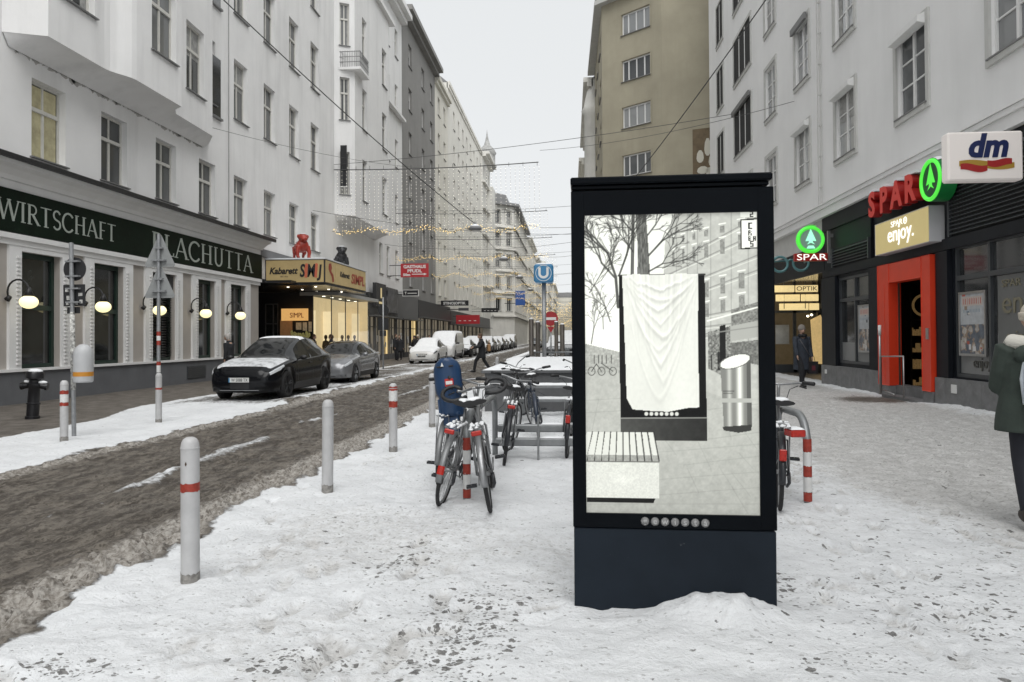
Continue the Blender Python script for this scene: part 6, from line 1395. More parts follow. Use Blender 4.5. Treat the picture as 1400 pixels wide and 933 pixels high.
# ============================================================ BICYCLES (local +y = forward, rear wheel touches the ground at the origin)
rubber = mat('tyre_rubber', (.016, .016, .017), .75, noise=(20, .3)); alum = mat('bike_aluminium', (.30, .305, .31), .35, metal=.8, noise=(15, .15), grime=(25, (.2, .19, .18), .62)); saddle_m = mat('saddle_black', (.014, .014, .015), .5)
fr_silver = mat('bike_silver_paint', (.20, .205, .21), .35, metal=.3, grime=(30, (.15, .15, .14), .64)); fr_black = mat('bike_black_paint', (.02, .022, .026), .3); fr_blue = mat('bike_dark_blue', (.02, .03, .05), .3); redlamp = mat('red_reflector', (.42, .02, .012), .25, noise=(30, .2))
def bike(lab, x, y, yaw, lean, frame_m, bar='flat', guard=None, rack=True, lamp='rack', scale=1.0, seat_h=.95, steer=0, snow=True, pitch=0, bar_h=1.05, crank=.6, z=None, guard_snow=False, redband=False):
    z0 = (gz(x, y) if z is None else z)-.02; b = thing('bicycle', lab, 'bicycle', (x, y, z0), (pitch, lean, yaw)); b.rotation_mode = 'XYZ'; b.scale = (scale,)*3
    R, WB = .345, 1.08
    def wheel(parent, cy, nm):
        f = S(); f.torus((0, cy, R), R-.018, .019, 'x', 40, 8); w = f.build('wheel', rubber, parent)
        f = S(); f.torus((0, cy, R), R-.042, .011, 'x', 40, 6, rw=.010); f.build('rim', alum, w)
        f = S(); f.tube([(-.05, cy, R), (.05, cy, R)], .02, 10)
        for i in range(18):
            a = 2*pi*i/18; s = .022 if i % 2 else -.022; f.tube([(s, cy+.015*cos(a+.5), R+.015*sin(a+.5)), (0, cy+(R-.045)*cos(a), R+(R-.045)*sin(a))], .0016, 3, False)
        f.build('spokes', alum, w); return w
    wheel(b, 0, 0)
    st = (0, .30, seat_h-.18); bb = (0, .44, .29); hd1 = (0, .86, .86); hd0 = (0, .90, .70)
    f = S(); t = .017
    f.tube([bb, st], .017, 10); f.tube([bb, hd0], .020, 10); f.tube([(0, .315, seat_h-.26), hd1], .017, 10); f.tube([hd1, hd0], .023, 10)
    for s in (-1, 1):
        f.tube([(s*.03, .41, .29), (s*.065, .05, R), (s*.065, 0, R)], .010, 8); f.tube([(s*.02, .30, seat_h-.30), (s*.06, .12, .62), (s*.065, 0, R)], .008, 8)
    f.tube([(-.04, bb[1], bb[2]), (.04, bb[1], bb[2])], .028, 10); fm = f.build('frame', frame_m, b)
    # front assembly turns about the head tube
    fa = Vector((0, .90, .70)); ax = (Vector(hd1)-Vector(hd0)).normalized()
    Mx = Matrix.Translation(fa) @ Matrix.Rotation(steer, 4, ax) @ Matrix.Translation(-fa)
    def turned(f): f.v = [tuple(Mx @ Vector(p)) for p in f.v]; return f
    f = S(); f.torus((0, WB, R), R-.018, .019, 'x', 40, 8); w = turned(f).build('wheel', rubber, b)
    f = S(); f.torus((0, WB, R), R-.042, .011, 'x', 40, 6, rw=.010); turned(f).build('rim', alum, w)
    f = S(); f.tube([(-.05, WB, R), (.05, WB, R)], .02, 10)
    for i in range(18):
        a = 2*pi*i/18; s = .022 if i % 2 else -.022; f.tube([(s, WB, R), (0, WB+(R-.045)*cos(a), R+(R-.045)*sin(a))], .0016, 3, False)
    turned(f).build('spokes', alum, w)
    f = S()
    for s in (-1, 1): f.tube([(s*.02, .895, .72), (s*.055, .93, .66), (s*.055, 1.04, .42), (s*.055, WB, R)], .012, 8)
    turned(f).build('fork', alum if frame_m is fr_silver else frame_m, b)
    f = S(); hb = (0, .86, bar_h)
    f.tube([(0, .895, .72), (0, .855, bar_h-.03), (0, .875, bar_h)], .014, 8)
    grips = S(); gl_ = []
    if bar == 'flat':
        f.tube([(-.30, .76, bar_h+.04), (-.18, .86, bar_h+.03), (0, .88, bar_h), (.18, .86, bar_h+.03), (.30, .76, bar_h+.04)], .011, 8); gl_ = [[(-.30, .75, bar_h+.04), (-.25, .80, bar_h+.036)], [(.30, .75, bar_h+.04), (.25, .80, bar_h+.036)]]
        gl_ = [[(s*.33, .72, bar_h+.04), (s*.23, .82, bar_h+.036)] for s in (-1, 1)]
    elif bar == 'up':
        f.tube([(-.29, .62, bar_h+.12), (-.28, .78, bar_h+.13), (-.15, .90, bar_h+.08), (0, .88, bar_h), (.15, .90, bar_h+.08), (.28, .78, bar_h+.13), (.29, .62, bar_h+.12)], .011, 8); gl_ = [[(s*.29, .58, bar_h+.12), (s*.282, .72, bar_h+.125)] for s in (-1, 1)]
    else:            # butterfly touring bar wrapped in black foam
        for s in (-1, 1):
            p = [(s*.02, .88, bar_h), (s*.12, .84, bar_h-.01), (s*.17, .80, bar_h+.01)]; f.tube(p, .013, 8)
            gl_.append([(s*.13, .86, bar_h+.02), (s*.17, .92, bar_h+.05)]+[(s*(.21+.115*sin(radians(a_))), .82-.10*-cos(radians(a_)) if False else .82+.10*cos(radians(a_)), bar_h-.01+.065*cos(radians(a_))) for a_ in range(0, 181, 20)]+[(s*.14, .73, bar_h-.07), (s*.10, .75, bar_h-.06)])
    turned(f).build('handlebar', alum, b)
    for g in gl_: gp = S(); gp.tube(g, .021, 8); turned(gp).build('grip', saddle_m, b)
    turned(grips)
    f = S()
    for s in (-1, 1): f.tube([(s*.20, .84, bar_h+.0), (s*.26, .90, bar_h-.02)], .008, 6)
    f.tube([(.18, .86, bar_h), (.10, 1.0, bar_h-.05), (.03, .96, .75)], .004, 5); f.tube([(-.18, .86, bar_h), (-.12, 1.02, bar_h-.08), (-.03, .60, .68), (0, .3, .62)], .004, 5)
    turned(f).build('brake_levers', fr_black, b)
    f = S(); f.tube([st, (0, .285, seat_h)], .013, 8); f.build('seat_post', alum, b)
    G = []
    for i in range(11):
        t = i/10; yy = .13+.27*t; w = .085*(1-t)**.6+.018 if t > .25 else .10-.02*abs(t-.12)/.12*.5; w = .10*(1-sst(.2, .75, np.array(t)))+.022*(1 if t < .95 else .5)
        G.append([(float(w)*cos(a), yy, seat_h+.045+.028*sin(a)*(1.0)+.012*(1-t)) for a in [2*pi*k/12 for k in range(13)]])
    f = S(); f.grid(G); f.add([G[0][k] for k in range(12)], [tuple(range(12))]); sd = f.build('saddle', saddle_m, b)
    if snow: f = S(); f.ell((0, .22, seat_h+.082), .075, .10, .022, 12, 6); f.build('snow_cap', snow_m, sd)
    gm_ = guard or frame_m
    if gm_:
        f = S()
        G = [[(x_, R_*-sin(radians(a)), R+R_*cos(radians(a))) for x_, R_ in ((-.030, R+.010), (-.018, R+.022), (.018, R+.022), (.030, R+.010))] for a in range(-35, 101, 7)]
        f.grid([[(p[0], p[1], p[2]) for p in r] for r in G]); mg = f.build('mudguard', gm_, b); 
        sol = mg.modifiers.new('s', 'SOLIDIFY'); sol.thickness = .002
        if redband:
            f = S(); f.grid([[(x_, R_*-sin(radians(a)), R+R_*cos(radians(a))) for x_, R_ in ((-.031, R+.013), (-.018, R+.026), (.018, R+.026), (.031, R+.013))] for a in range(74, 92, 6)]); f.build('reflector', redlamp, b)
        f = S()
        for s in (-1, 1): f.tube([(s*.03, -(R+.012)*.85, R+(R+.012)*.5), (s*.06, 0, R)], .0028, 4)
        f.build('guard_stay', alum, b)
        f = S(); f.grid([[(x_, WB-R_*sin(radians(a)), R+R_*cos(radians(a))) for x_, R_ in ((-.028, R+.010), (-.016, R+.02), (.016, R+.02), (.028, R+.010))] for a in range(-30, 75, 7)]); mg = turned(f).build('mudguard', gm_, b); sol = mg.modifiers.new('s', 'SOLIDIFY'); sol.thickness = .002
    if rack:
        f = S(); zr = R*2+.09
        for s in (-1, 1): f.tube([(s*.05, .24, zr), (s*.06, -.26, zr), (s*.03, -.30, zr)], .006, 6); f.tube([(s*.06, -.10, zr), (s*.075, 0, R)], .005, 6); f.tube([(s*.06, -.22, zr), (s*.075, 0, R)], .004, 6)
        for yy in (.2, .1, 0, -.1, -.2): f.tube([(-.055, yy, zr), (.055, yy, zr)], .004, 5)
        f.tube([(0, .24, zr), (0, -.28, zr)], .004, 5); rk_ = f.build('luggage_rack', alum, b)
        if snow:
            f = S()
            for q in range(26): f.ell((random.choice((-.05, 0, .05, random.uniform(-.05, .05))), random.uniform(-.27, .2), zr+.006), random.uniform(.008, .02), random.uniform(.015, .05), random.uniform(.006, .014), 7, 5)
            f.build('snow_cap', snow_m, rk_)
        if lamp == 'rack': f = MB(); f.rbox(-.045, .045, -.33, -.305, zr-.048, zr-.006, .008); f.build('tail_lamp', redlamp, b)
    if lamp == 'guard': f = MB(); f.rbox(-.03, .03, -.37, -.34, .50, .60, .008); f.build('tail_lamp', redlamp, b)
    f = S(); f.torus((.055, bb[1], bb[2]), .09, .006, 'x', 24, 6); f.tube([(.04, bb[1], bb[2]), (.06, bb[1], bb[2])], .05, 12)
    for dz in (.035, -.02): f.tube([(.055, bb[1], bb[2]+.09*(1 if dz > 0 else -1)), (.055, 0, R+dz)], .005, 4)
    cr = f.build('chainring', fr_black, b)
    for s, k in ((1, 1), (-1, -1)):
        px, py, pz = s*.09, bb[1]+k*.165*cos(crank), bb[2]+k*.165*sin(crank); f = S(); f.tube([(s*.065, bb[1], bb[2]), (s*.08, py, pz)], .010, 6); ck = f.build('crank', alum, b)
        f = MB(); x0_, x1_ = (s*.10, s*.20)
        for yy in (-.035, .03): f.box(x0_, x1_, py+yy, py+yy+.008, pz-.012, pz+.012)
        for xx in (x0_, (x0_+x1_)/2, x1_-s*.008): f.box(xx, xx+s*.008, py-.03, py+.03, pz-.009, pz+.009)
        f.build('pedal', fr_black, ck)
    f = S(); f.tube([(.07, .01, R), (.075, -.02, R-.09), (.06, .03, R-.13)], .016, 6); f.build('derailleur', fr_black, b)
    f = S(); f.ell((0, .96, .80), .035, .045, .04, 12, 8); turned(f).build('front_lamp', fr_black, b); return b

bike('silver bicycle leaning right against the hoop, red reflector band on its rear mudguard', -1.22, 6.78, radians(-3), radians(12), fr_silver, 'flat', guard=fr_silver, seat_h=.90, steer=.25, redband=True, bar_h=1.10)
bike('silver touring bicycle with black wrapped loop handlebar, leaning left beside the hoop', -.72, 6.52, radians(6), radians(-9), fr_silver, 'butterfly', guard=alum, lamp='rack', steer=.12, seat_h=.92, bar_h=1.06)
bike('silver grey bicycle carrying the blue child seat on its rack', -1.38, 7.62, radians(2), radians(5), fr_silver, 'flat', guard=fr_silver, seat_h=.90, steer=.3, bar_h=1.06, lamp=None)
# blue child seat mounted on that bicycle's rack: a thing of its own
cs = thing('child_seat', 'dark blue plastic child seat with a small white arrow, seen from behind among the bicycles', 'child seat', (-1.235, 7.55, .82), (radians(-4), radians(-6), radians(-2)))
bluep = mat('child_seat_blue', (.014, .046, .115), .38, noise=(3, .1)); f = S()
G = []
for i in range(15):
    t = i/14; z = -.08+.60*t; hw = .098+.030*sst(.36, .46, np.array(t)); hw = float(hw)*(1 if t < .8 else sqrt(max(.02, 1-((t-.8)/.2)**2*.85)))
    G.append([(hw*s, -.10-.03*t+.07*abs(s)**3, z-.02*abs(s)) for s in np.linspace(-1, 1, 15)])
f.grid(G); bk_ = f.build('backrest', bluep, cs); so_ = bk_.modifiers.new('s', 'SOLIDIFY'); so_.thickness = .022; so_.offset = 1
f = MB(); f.rbox(-.10, .10, -.11, .16, -.09, -.03, .02); f.rbox(-.08, .08, -.10, -.02, -.26, -.08, .01); f.build('seat_shell', bluep, cs)
f = MB(); 
for s in (-1, 1): f.rbox(s*.035, s*.085, -.158, -.145, .42, .435, .004); f.box(s*.05-.006, s*.05+.006, -.150, -.146, .18, .2)
f.build('slot', blackm, cs)
f = MB(); f.prism([(-.045, .41+.02), (-.015, .43), (-.03, .47)], -.160, -.150, 'y'); f.rbox(-.01, .06, -.152, -.142, .24, .275, .003); f.build('sticker', wtx, cs)
f = MB(); f.rbox(-.02, .07, -.148, -.140, .22, .30, .003); f.build('red_label', redlamp, cs)
for s in (-1, 1): f = MB(); f.rbox(s*.095, s*.12, -.06, .14, -.08, .10, .01); f.build('side_guard', bluep, cs)
b3 = bike('dark bicycle with raised silver handlebar, propped up behind the rack', -.62, 13.5, radians(8), radians(-20), fr_black, 'up', guard=fr_black, rack=False, lamp=None, steer=.35, seat_h=.92, bar_h=1.02)
b4 = bike('black bicycle leaning left against the one behind the touring bicycle', -1.12, 12.9, radians(2), radians(9), fr_black, 'flat', guard=None, rack=False, lamp=None, steer=-.2, seat_h=.93, bar_h=1.0)
b8 = bike('black bicycle behind the hoop, its handlebar beside the loop handlebar', -.82, 8.9, radians(3), radians(8), fr_black, 'flat', guard=None, rack=True, lamp='rack', steer=-.3, seat_h=.88, bar_h=1.0)
b9 = bike('dark blue bicycle standing in the rack between the hoop and the pillar', -.50, 11.3, radians(5), radians(-6), fr_blue, 'flat', guard=None, rack=False, lamp=None, steer=.3, seat_h=.90, bar_h=.98)
b5 = bike('black bicycle half hidden left of the advertising pillar', -.06, 9.6, radians(-3), radians(4), fr_black, 'flat', lamp='guard', rack=True, seat_h=.85, bar_h=.98)
b6 = bike('dark bicycle behind, handlebar showing above the parapet left of the pillar', .06, 12.8, radians(0), radians(5), fr_blue, 'up', rack=False, lamp=None, bar_h=1.02)
b7 = bike('black bicycle with snowy rack at the right edge of the advertising pillar', 1.87, 6.80, radians(-13), radians(2), fr_black, 'flat', lamp='guard', rack=True, seat_h=.90, steer=-.1, bar_h=1.08, guard=fr_black)
# small panniers lamp box seen on the rack of the right bicycle
o = thing('reflector_box', 'red reflector box topped with snow on the rack of the right bicycle', 'reflector', (1.945, 6.60, .70), (0, 0, radians(8))); f = MB(); f.rbox(-.065, .065, -.10, .06, -.03, .035, .01); f.build('case', redlamp, o); f = S(); f.grid([[(-.062+.124*i/6, -.098+.156*j/6, .036+(0 if i in (0, 6) or j in (0, 6) else .014)) for i in range(7)] for j in range(7)]); f.build('snow_cap', snow_m, o)
# ============================================================ CARS (local: front at y=0, length along +y)
def pch(pts, s):
    xs = [p[0] for p in pts]; ys = [p[1] for p in pts]
    # monotone cubic
    n = len(xs); h = np.diff(xs); dl = np.diff(ys)/h; m = np.zeros(n); m[0], m[-1] = dl[0], dl[-1]
    for i in range(1, n-1): m[i] = 0 if dl[i-1]*dl[i] <= 0 else 2*dl[i-1]*dl[i]/(dl[i-1]+dl[i])
    s = np.clip(s, xs[0], xs[-1]); k = np.clip(np.searchsorted(xs, s)-1, 0, n-2); X = np.array(xs); Y = np.array(ys); t = (s-X[k])/h[k]
    return Y[k]*(1+2*t)*(1-t)**2+m[k]*h[k]*t*(1-t)**2+Y[k+1]*t*t*(3-2*t)+m[k+1]*h[k]*t*t*(t-1)
tyre_m = rubber; carglass = mat('car_glass', (.008, .009, .010), .06, spec=.6, noise=(2.5, .5)); trim_b = mat('car_trim_black', (.012, .012, .013), .45); lampg = mat('headlamp_glass', (.55, .57, .59), .2); wheel_dark = mat('wheel_dark', (.035, .036, .038), .4, metal=.5); wheel_sil = mat('wheel_silver', (.35, .36, .37), .35, metal=.7); plate_w = mat('plate_white', (.60, .60, .58), .5); redtail = mat('tail_red', (.25, .01, .01), .2); arch_b = mat('wheel_arch_dark', (.006, .006, .006), .9)
SPEC = {
 'suv': dict(L=4.75, wb=2.89, fo=.88, R=.36, top=[(0, .55), (.03, .68), (.12, .79), (.45, .92), (.9, 1.0), (1.30, 1.07), (1.75, 1.30), (2.2, 1.50), (2.6, 1.60), (3.0, 1.62), (3.5, 1.57), (4.0, 1.42), (4.35, 1.25), (4.6, 1.14), (4.72, .98), (4.75, .75)],
    belt=[(0, .54), (.1, .70), (.5, .84), (1.2, .96), (2.0, .99), (3.3, 1.05), (4.2, 1.10), (4.6, 1.05), (4.75, .75)], w=[(0, .60), (.08, .74), (.25, .84), (.6, .91), (1.2, .93), (3.6, .94), (4.2, .90), (4.6, .80), (4.75, .68)],
    wr=[(0, .50), (.5, .72), (1.2, .76), (1.5, .70), (2.2, .62), (3.0, .60), (4.0, .58), (4.5, .66), (4.75, .6)], glass=(1.45, 4.15), ws=(1.30, 2.42), rg=(3.55, 4.45), pillars=(2.62, 3.62), zb=.19),
 'hatch': dict(L=4.47, wb=2.70, fo=.86, R=.32, top=[(0, .48), (.03, .62), (.12, .72), (.5, .86), (.95, .94), (1.2, .99), (1.7, 1.22), (2.15, 1.40), (2.6, 1.45), (3.1, 1.42), (3.7, 1.27), (4.15, 1.10), (4.38, 1.0), (4.47, .7)],
    belt=[(0, .47), (.1, .64), (.5, .78), (1.2, .89), (2.0, .93), (3.3, .99), (4.1, 1.02), (4.38, .96), (4.47, .7)], w=[(0, .56), (.08, .70), (.25, .80), (.6, .87), (1.2, .90), (3.5, .90), (4.1, .85), (4.4, .74), (4.47, .64)],
    wr=[(0, .46), (.5, .70), (1.1, .74), (1.4, .68), (2.1, .59), (2.9, .57), (3.8, .56), (4.3, .62), (4.47, .56)], glass=(1.35, 3.95), ws=(1.18, 2.28), rg=(3.35, 4.2), pillars=(2.42, 3.35), zb=.17),
 'van': dict(L=5.1, wb=3.2, fo=.92, R=.34, top=[(0, .70), (.04, .92), (.15, 1.04), (.5, 1.14), (.85, 1.22), (1.3, 1.60), (1.65, 1.84), (1.95, 1.92), (2.6, 1.97), (4.7, 1.97), (5.0, 1.90), (5.1, 1.4)],
    belt=[(0, .68), (.1, .92), (.5, 1.05), (1.0, 1.10), (4.8, 1.12), (5.1, 1.0)], w=[(0, .72), (.1, .86), (.4, .93), (1.0, .96), (4.8, .96), (5.1, .88)], wr=[(0, .6), (.4, .80), (.9, .84), (1.5, .82), (4.8, .82), (5.1, .8)], glass=(1.05, 4.7), ws=(.9, 1.75), rg=(9, 9), pillars=(1.95, 3.3), zb=.20),
}
def car(lab, cat, kind, x, y, paint, wheel=wheel_dark, snow='none', plate=None, name='parked_car', tail=False, detail=True, grille=None, sx=1.0, group=None, arches=False, small=False, z=0.0):
    """x: centre, y: nearest (front) bumper; tail=True turns the car round"""
    sp = SPEC[kind]; L = sp['L']; o = thing(name, lab, cat, (x, y+(L if tail else 0), z), (0, 0, pi if tail else 0), group); o.scale = (sx, 1, sx**.5)
    n = 46 if small else 96; s = L*(.5-.5*np.cos(np.linspace(0, pi, n)))*.35+np.linspace(0, L, n)*.65
    top, belt, w, wr = [pch(sp[k], s) for k in ('top', 'belt', 'w', 'wr')]; belt = np.minimum(belt, top-.012)
    zb = sp['zb']+.10*np.exp(-(s/.12)**2)+.14*np.exp(-((L-s)/.25)**2); R = sp['R']; wy = (sp['fo'], sp['fo']+sp['wb'])
    zs = zb.copy()+.03
    for c in wy:
        a = R+.055; q = a*a-(s-c)**2; zs = np.maximum(zs, np.where(q > 0, R+np.sqrt(np.maximum(q, 0)), 0))
    zs = np.minimum(zs, belt-.08)
    def ring(i):
        W_, B, T, Wr = w[i], belt[i], top[i], wr[i]; e = min(.07, (T-B)*.5); r = [(0, zb[i]), (W_*.74, zb[i]), (W_*.95, zs[i])]
        h = B-.03-zs[i]; r += [(W_*.985, zs[i]+h*.25), (W_, zs[i]+h*.55), (W_*.99, zs[i]+h*.85), (W_*.965, B-.012), (W_*.945, B)]
        Wr_ = min(Wr, W_*.93); b0 = (W_*.935, B+.004); t0 = (Wr_, T-e)
        for t in (0, .33, .66, 1): r.append((b0[0]+(t0[0]-b0[0])*t+.018*sin(pi*t), b0[1]+(t0[1]-b0[1])*t))
        r += [(Wr_*.93, T-e*.42), (Wr_*.72, T-e*.14), (Wr_*.36, T-e*.02), (0, T)]; return r
    Rg = [ring(i) for i in range(n)]; m = len(Rg[0]); P = np.zeros((n, 2*m-1, 3))
    for i in range(n):
        for j in range(m): P[i, m-1-j] = (-Rg[i][j][0], s[i], Rg[i][j][1]); P[i, m-1+j] = (Rg[i][j][0], s[i], Rg[i][j][1])
    # index: centre bottom = m-1 ; run from -top to +top
    J = 2*m-1; V = [tuple(P[i, j]) for i in range(n) for j in range(J)]; body, gl_, wsg = [], [], []
    for i in range(n-1):
        sm_ = (s[i]+s[i+1])/2
        for j in range(J-1):
            jj = abs(j+.5-(m-1))-.5; f4 = (i*J+j, i*J+j+1, (i+1)*J+j+1, (i+1)*J+j); k = int(round(jj))
            side = 8 <= k <= 10; topz = k >= 11; tgt = body
            if side and sp['glass'][0] < sm_ < sp['glass'][1] and not any(abs(sm_-p) < .035 for p in sp['pillars']) and (top[i]-belt[i]) > .16: tgt = gl_
            if topz and sp['ws'][0] < sm_ < sp['ws'][1] : tgt = wsg
            if topz and sp['rg'][0] < sm_ < sp['rg'][1]: tgt = wsg
            if side and kind == 'van' and sm_ > sp['pillars'][0]: tgt = body
            tgt.append(f4)
    def sub(nm, faces, m_):
        ids = sorted({v for f in faces for v in f}); mp = {v: i for i, v in enumerate(ids)}; f = S(); f.add([V[v] for v in ids], [tuple(mp[v] for v in fc) for fc in faces]); return f.build(nm, m_, o)
    body += [tuple(j for j in range(J)), tuple((n-1)*J+j for j in range(J-1, -1, -1))]
    bo = sub('body', body, paint); autosmooth(bo, 50); sub('side_windows', [f_ for f_ in gl_ if f_[0] % J < m-1], carglass); sub('side_windows', [f_ for f_ in gl_ if f_[0] % J >= m-1], carglass); sub('windscreen', [f_ for f_ in wsg if s[f_[0]//J] < sp['ws'][1]], carglass)
    if sp['rg'][0] < L: sub('rear_window', [f_ for f_ in wsg if s[f_[0]//J] >= sp['ws'][1]], carglass)
    def at(sv, jx): # point on the shell
        i = int(np.argmin(abs(s-sv))); return Rg[i][jx]
    # wheels
    for c in wy:
        Wc = float(np.interp(c, s, w))
        for sd in (-1, 1):
            f = S(); x1_ = sd*(Wc*.985); x0_ = x1_-sd*.22
            f.lathe([(R*.62, x1_-sd*.03), (R*.70, x1_-sd*.004), (R*.90, x1_), (R, x1_-sd*.03), (R, x0_+sd*.02), (R*.9, x0_), (.05, x0_)], (0, c, R), 26 if not small else 14, 'x'); wl = f.build('wheel', tyre_m, o)
            f = S(); f.lathe([(R*.62, x1_-sd*.035), (R*.60, x1_-sd*.07), (0, x1_-sd*.075)], (0, c, R), 20, 'x')
            f.smooth = False
            if not small:
                for k in range(5):
                    a = 2*pi*k/5+.3
                    for da in (-.16, .16):
                        p1 = (x1_-sd*.02, c+.05*cos(a), R+.05*sin(a)); p2 = (x1_-sd*.015, c+R*.64*cos(a+da), R+R*.64*sin(a+da)); f.tube([p1, p2], .014, 5)
            f.build('rim', wheel, wl)
    f = MB(); f.box(-w.max()*.78, w.max()*.78, .5, L-.4, .17, .42); f.build('underbody', arch_b, o)
    # lamps, grille, bumper, plate, mirrors
    def patch(nm, s0, s1, j0, j1, m_, out=.006, both=True):
        for sd in ((-1, 1) if both else (1,)):
            G = []
            for k in range(9):
                sv = s0+(s1-s0)*k/8; ii = np.interp(sv, s, np.arange(n)); i = int(min(n-2, ii)); tt = ii-i; row = []
                for q in range(7):
                    jf = j0+(j1-j0)*q/6; ja = int(min(m-2, jf)); u = jf-ja
                    a = np.array(Rg[i][ja])*(1-u)+np.array(Rg[i][ja+1])*u; b_ = np.array(Rg[i+1][ja])*(1-u)+np.array(Rg[i+1][ja+1])*u; p = a*(1-tt)+b_*tt
                    row.append((sd*(p[0]+out), sv-out*1.5, p[1]+out))
                G.append(row)
            g = S(); g.grid(G); g.build(nm, m_, o)
    zbp = float(top[int(n*.03)])
    if detail:
        if kind == 'suv':
            patch('headlight', .10, .66, 5.35, 7.6, lampg); f = S(); 
            f.grid([[((-.62+1.24*i/14), -.012+.18*abs(-1+2*i/14)**3, .30+.16*j/3) for j in range(4)] for i in range(15)]); f.build('bumper_intake', trim_b, o)
            f = MB(); f.box(-.5, .5, -.02, .0, .262, .275); f.build('bumper_chrome', wheel_sil, o)
        elif kind == 'hatch':
            patch('headlight', .09, .50, 5.3, 7.3, lampg if paint is not white_p else mat('smoked_lamp', (.10, .105, .11), .15))
            f = S(); f.grid([[((-.50+1.0*i/14), -.014+.14*abs(-1+2*i/14)**3, .40+.20*j/3-.03*abs(-1+2*i/14)) for j in range(4)] for i in range(15)]); f.build('grille', grille or trim_b, o)
            for sd in (-1, 1): f = S(); f.grid([[(sd*(.56+.17*i/4), .06+.10*i/4+.0*j-.03, .26+.22*j/3-.0*i) for j in range(4)] for i in range(5)]); f.build('fog_intake', trim_b, o)
            f = S(); f.grid([[((-.50+1.0*i/14), .0+.13*abs(-1+2*i/14)**3, .24+.07*j/2) for j in range(3)] for i in range(15)]); f.build('lower_intake', trim_b, o)
        else:
            patch('headlight', .14, .42, 5.4, 7.2, lampg)
            f = S(); f.grid([[((-.60+1.2*i/14), -.014+.12*abs(-1+2*i/14)**3, .30+.40*j/3) for j in range(4)] for i in range(15)]); f.build('grille', trim_b, o)
        for sd in (-1, 1):
            wy_ = sp['ws'][0]+.32; f = S(); X = float(np.interp(wy_, s, w)); zm = float(np.interp(wy_, s, belt))+.07; f.ell((sd*(X+.10), wy_, zm), .105, .055, .065, 12, 8); f.tube([(sd*X*.93, wy_+.02, zm-.04), (sd*(X+.05), wy_, zm-.02)], .02, 6); f.build('mirror', trim_b if kind != 'hatch' else paint, o)
        f = MB()
        for pz in (sp['pillars'] if kind != 'van' else (1.95, 3.0)):
            pass
        for dy in ((2.45, 3.3) if kind == 'suv' else (2.3, 3.1) if kind == 'hatch' else (1.7,)):
            X = float(np.interp(dy, s, w)); zz = float(np.interp(dy, s, belt))-.13
            for sd in (-1, 1): f.box(sd*(X*.985), sd*(X*1.005+.008), dy-.09, dy+.09, zz, zz+.022)
        f.build('door_handle', trim_b if kind == 'suv' else paint, o)
        if not small:
            for sv_ in ((1.52, 2.62, 3.62) if kind == 'suv' else (1.42, 2.42, 3.35) if kind == 'hatch' else (1.1, 2.0, 3.4)): patch('door_seam', sv_, sv_+.014, 2.6, 7.0, trim_b, .002)
            patch('bonnet_seam', .70, .712, 7.0, 14, trim_b, .002) if False else None
            patch('window_trim', sp['glass'][0]+.05, sp['glass'][1]-.05, 7.05, 7.35, wheel_sil if kind != 'van' else trim_b, .004)
        patch('sill_trim', wy[0]+R+.12, wy[1]-R-.12, 2.0, 3.0, trim_b, .003)
    if plate:
        pz = .47 if kind != 'van' else .42; f = MB(); f.rbox(-.26, .26, -.045, -.03, pz, pz+.115, .004); pw_ = f.build('number_plate', plate_w, o); put_text('lettering', plate, .115, ink, o, (0.02, -.047, pz+.02), '-y', width=.42, depth=.002)
        f = MB(); f.box(-.26, -.23, -.0475, -.046, pz, pz+.11); f.build('plate_band', MATS['sign_blue'], o)
    # lying snow
    def snowsheet(j0, s0, s1, thick, m_=snow_m):
        G = []
        idx = [i for i in range(n) if s0 <= s[i] <= s1]
        for a, i in enumerate(idx):
            row = []; cols = list(range(0, m-1-j0+0)) ;
            js = [(-1, j) for j in range(m-1, j0-1, -1)][::-1]
            seq = [(-1, j) for j in range(j0, m)]+[(1, j) for j in range(m-2, j0-1, -1)]
            for q, (sd, j) in enumerate(seq):
                e = min(a, len(idx)-1-a, q, len(seq)-1-q); t = thick*(0 if e == 0 else (.7 if e == 1 else 1))*(1+.5*(fbm(np.array([s[i]*3.]), np.array([q*.7]), 2, 5)[0]-.5)); p = Rg[i][j]
                row.append((sd*(p[0]+t*.35*(1 if j < 12 else 0)), s[i], p[1]+t+.004))
            G.append(row)
        f = S(); f.grid(G); return f.build('snow_cover', m_, o)
    if snow == 'heavy': snowsheet(8, .10, sp['ws'][0]+.05, .05); snowsheet(11, sp['ws'][0], L-.12, .085)
    if snow == 'heavy' and kind == 'van': pass
    if snow == 'light':
        thin = bpy.data.materials.get('thin_snow')
        if not thin:
            thin = mat('thin_snow', (.62, .635, .65), .6, noise=(3.5, .06), bump=(14, .5, .02), grime=(5, (.06, .065, .07), .47))
        snowsheet(10, .24, sp['ws'][0]-.06, .014, thin)
        for (a_, b_) in ((sp['ws'][1]+.02, sp['ws'][1]+.42),): snowsheet(11, a_, b_, .02)
    return o
black_p = mat('car_black_paint', (.003, .0035, .005), .16, spec=.32); silver_p = mat('car_silver_paint', (.22, .225, .235), .25, metal=.4, coat=.5, noise=(5, .1)); white_p = mat('car_white_paint', (.62, .62, .61), .2, coat=.5); grey_p = mat('car_grey_paint', (.10, .105, .11), .22, metal=.3, coat=.5)
GP = 'cars parked along the left kerb'
car('black crossover car with thin snow on its bonnet, nearest at the left kerb', 'car', 'suv', -8.22, 17.62, black_p, snow='light', plate='W 5088 TX', name='parked_car')
car('silver hatchback behind the black crossover', 'car', 'hatch', -8.38, 24.35, silver_p, wheel=wheel_sil, plate='W 3821 K', grille=silver_p)
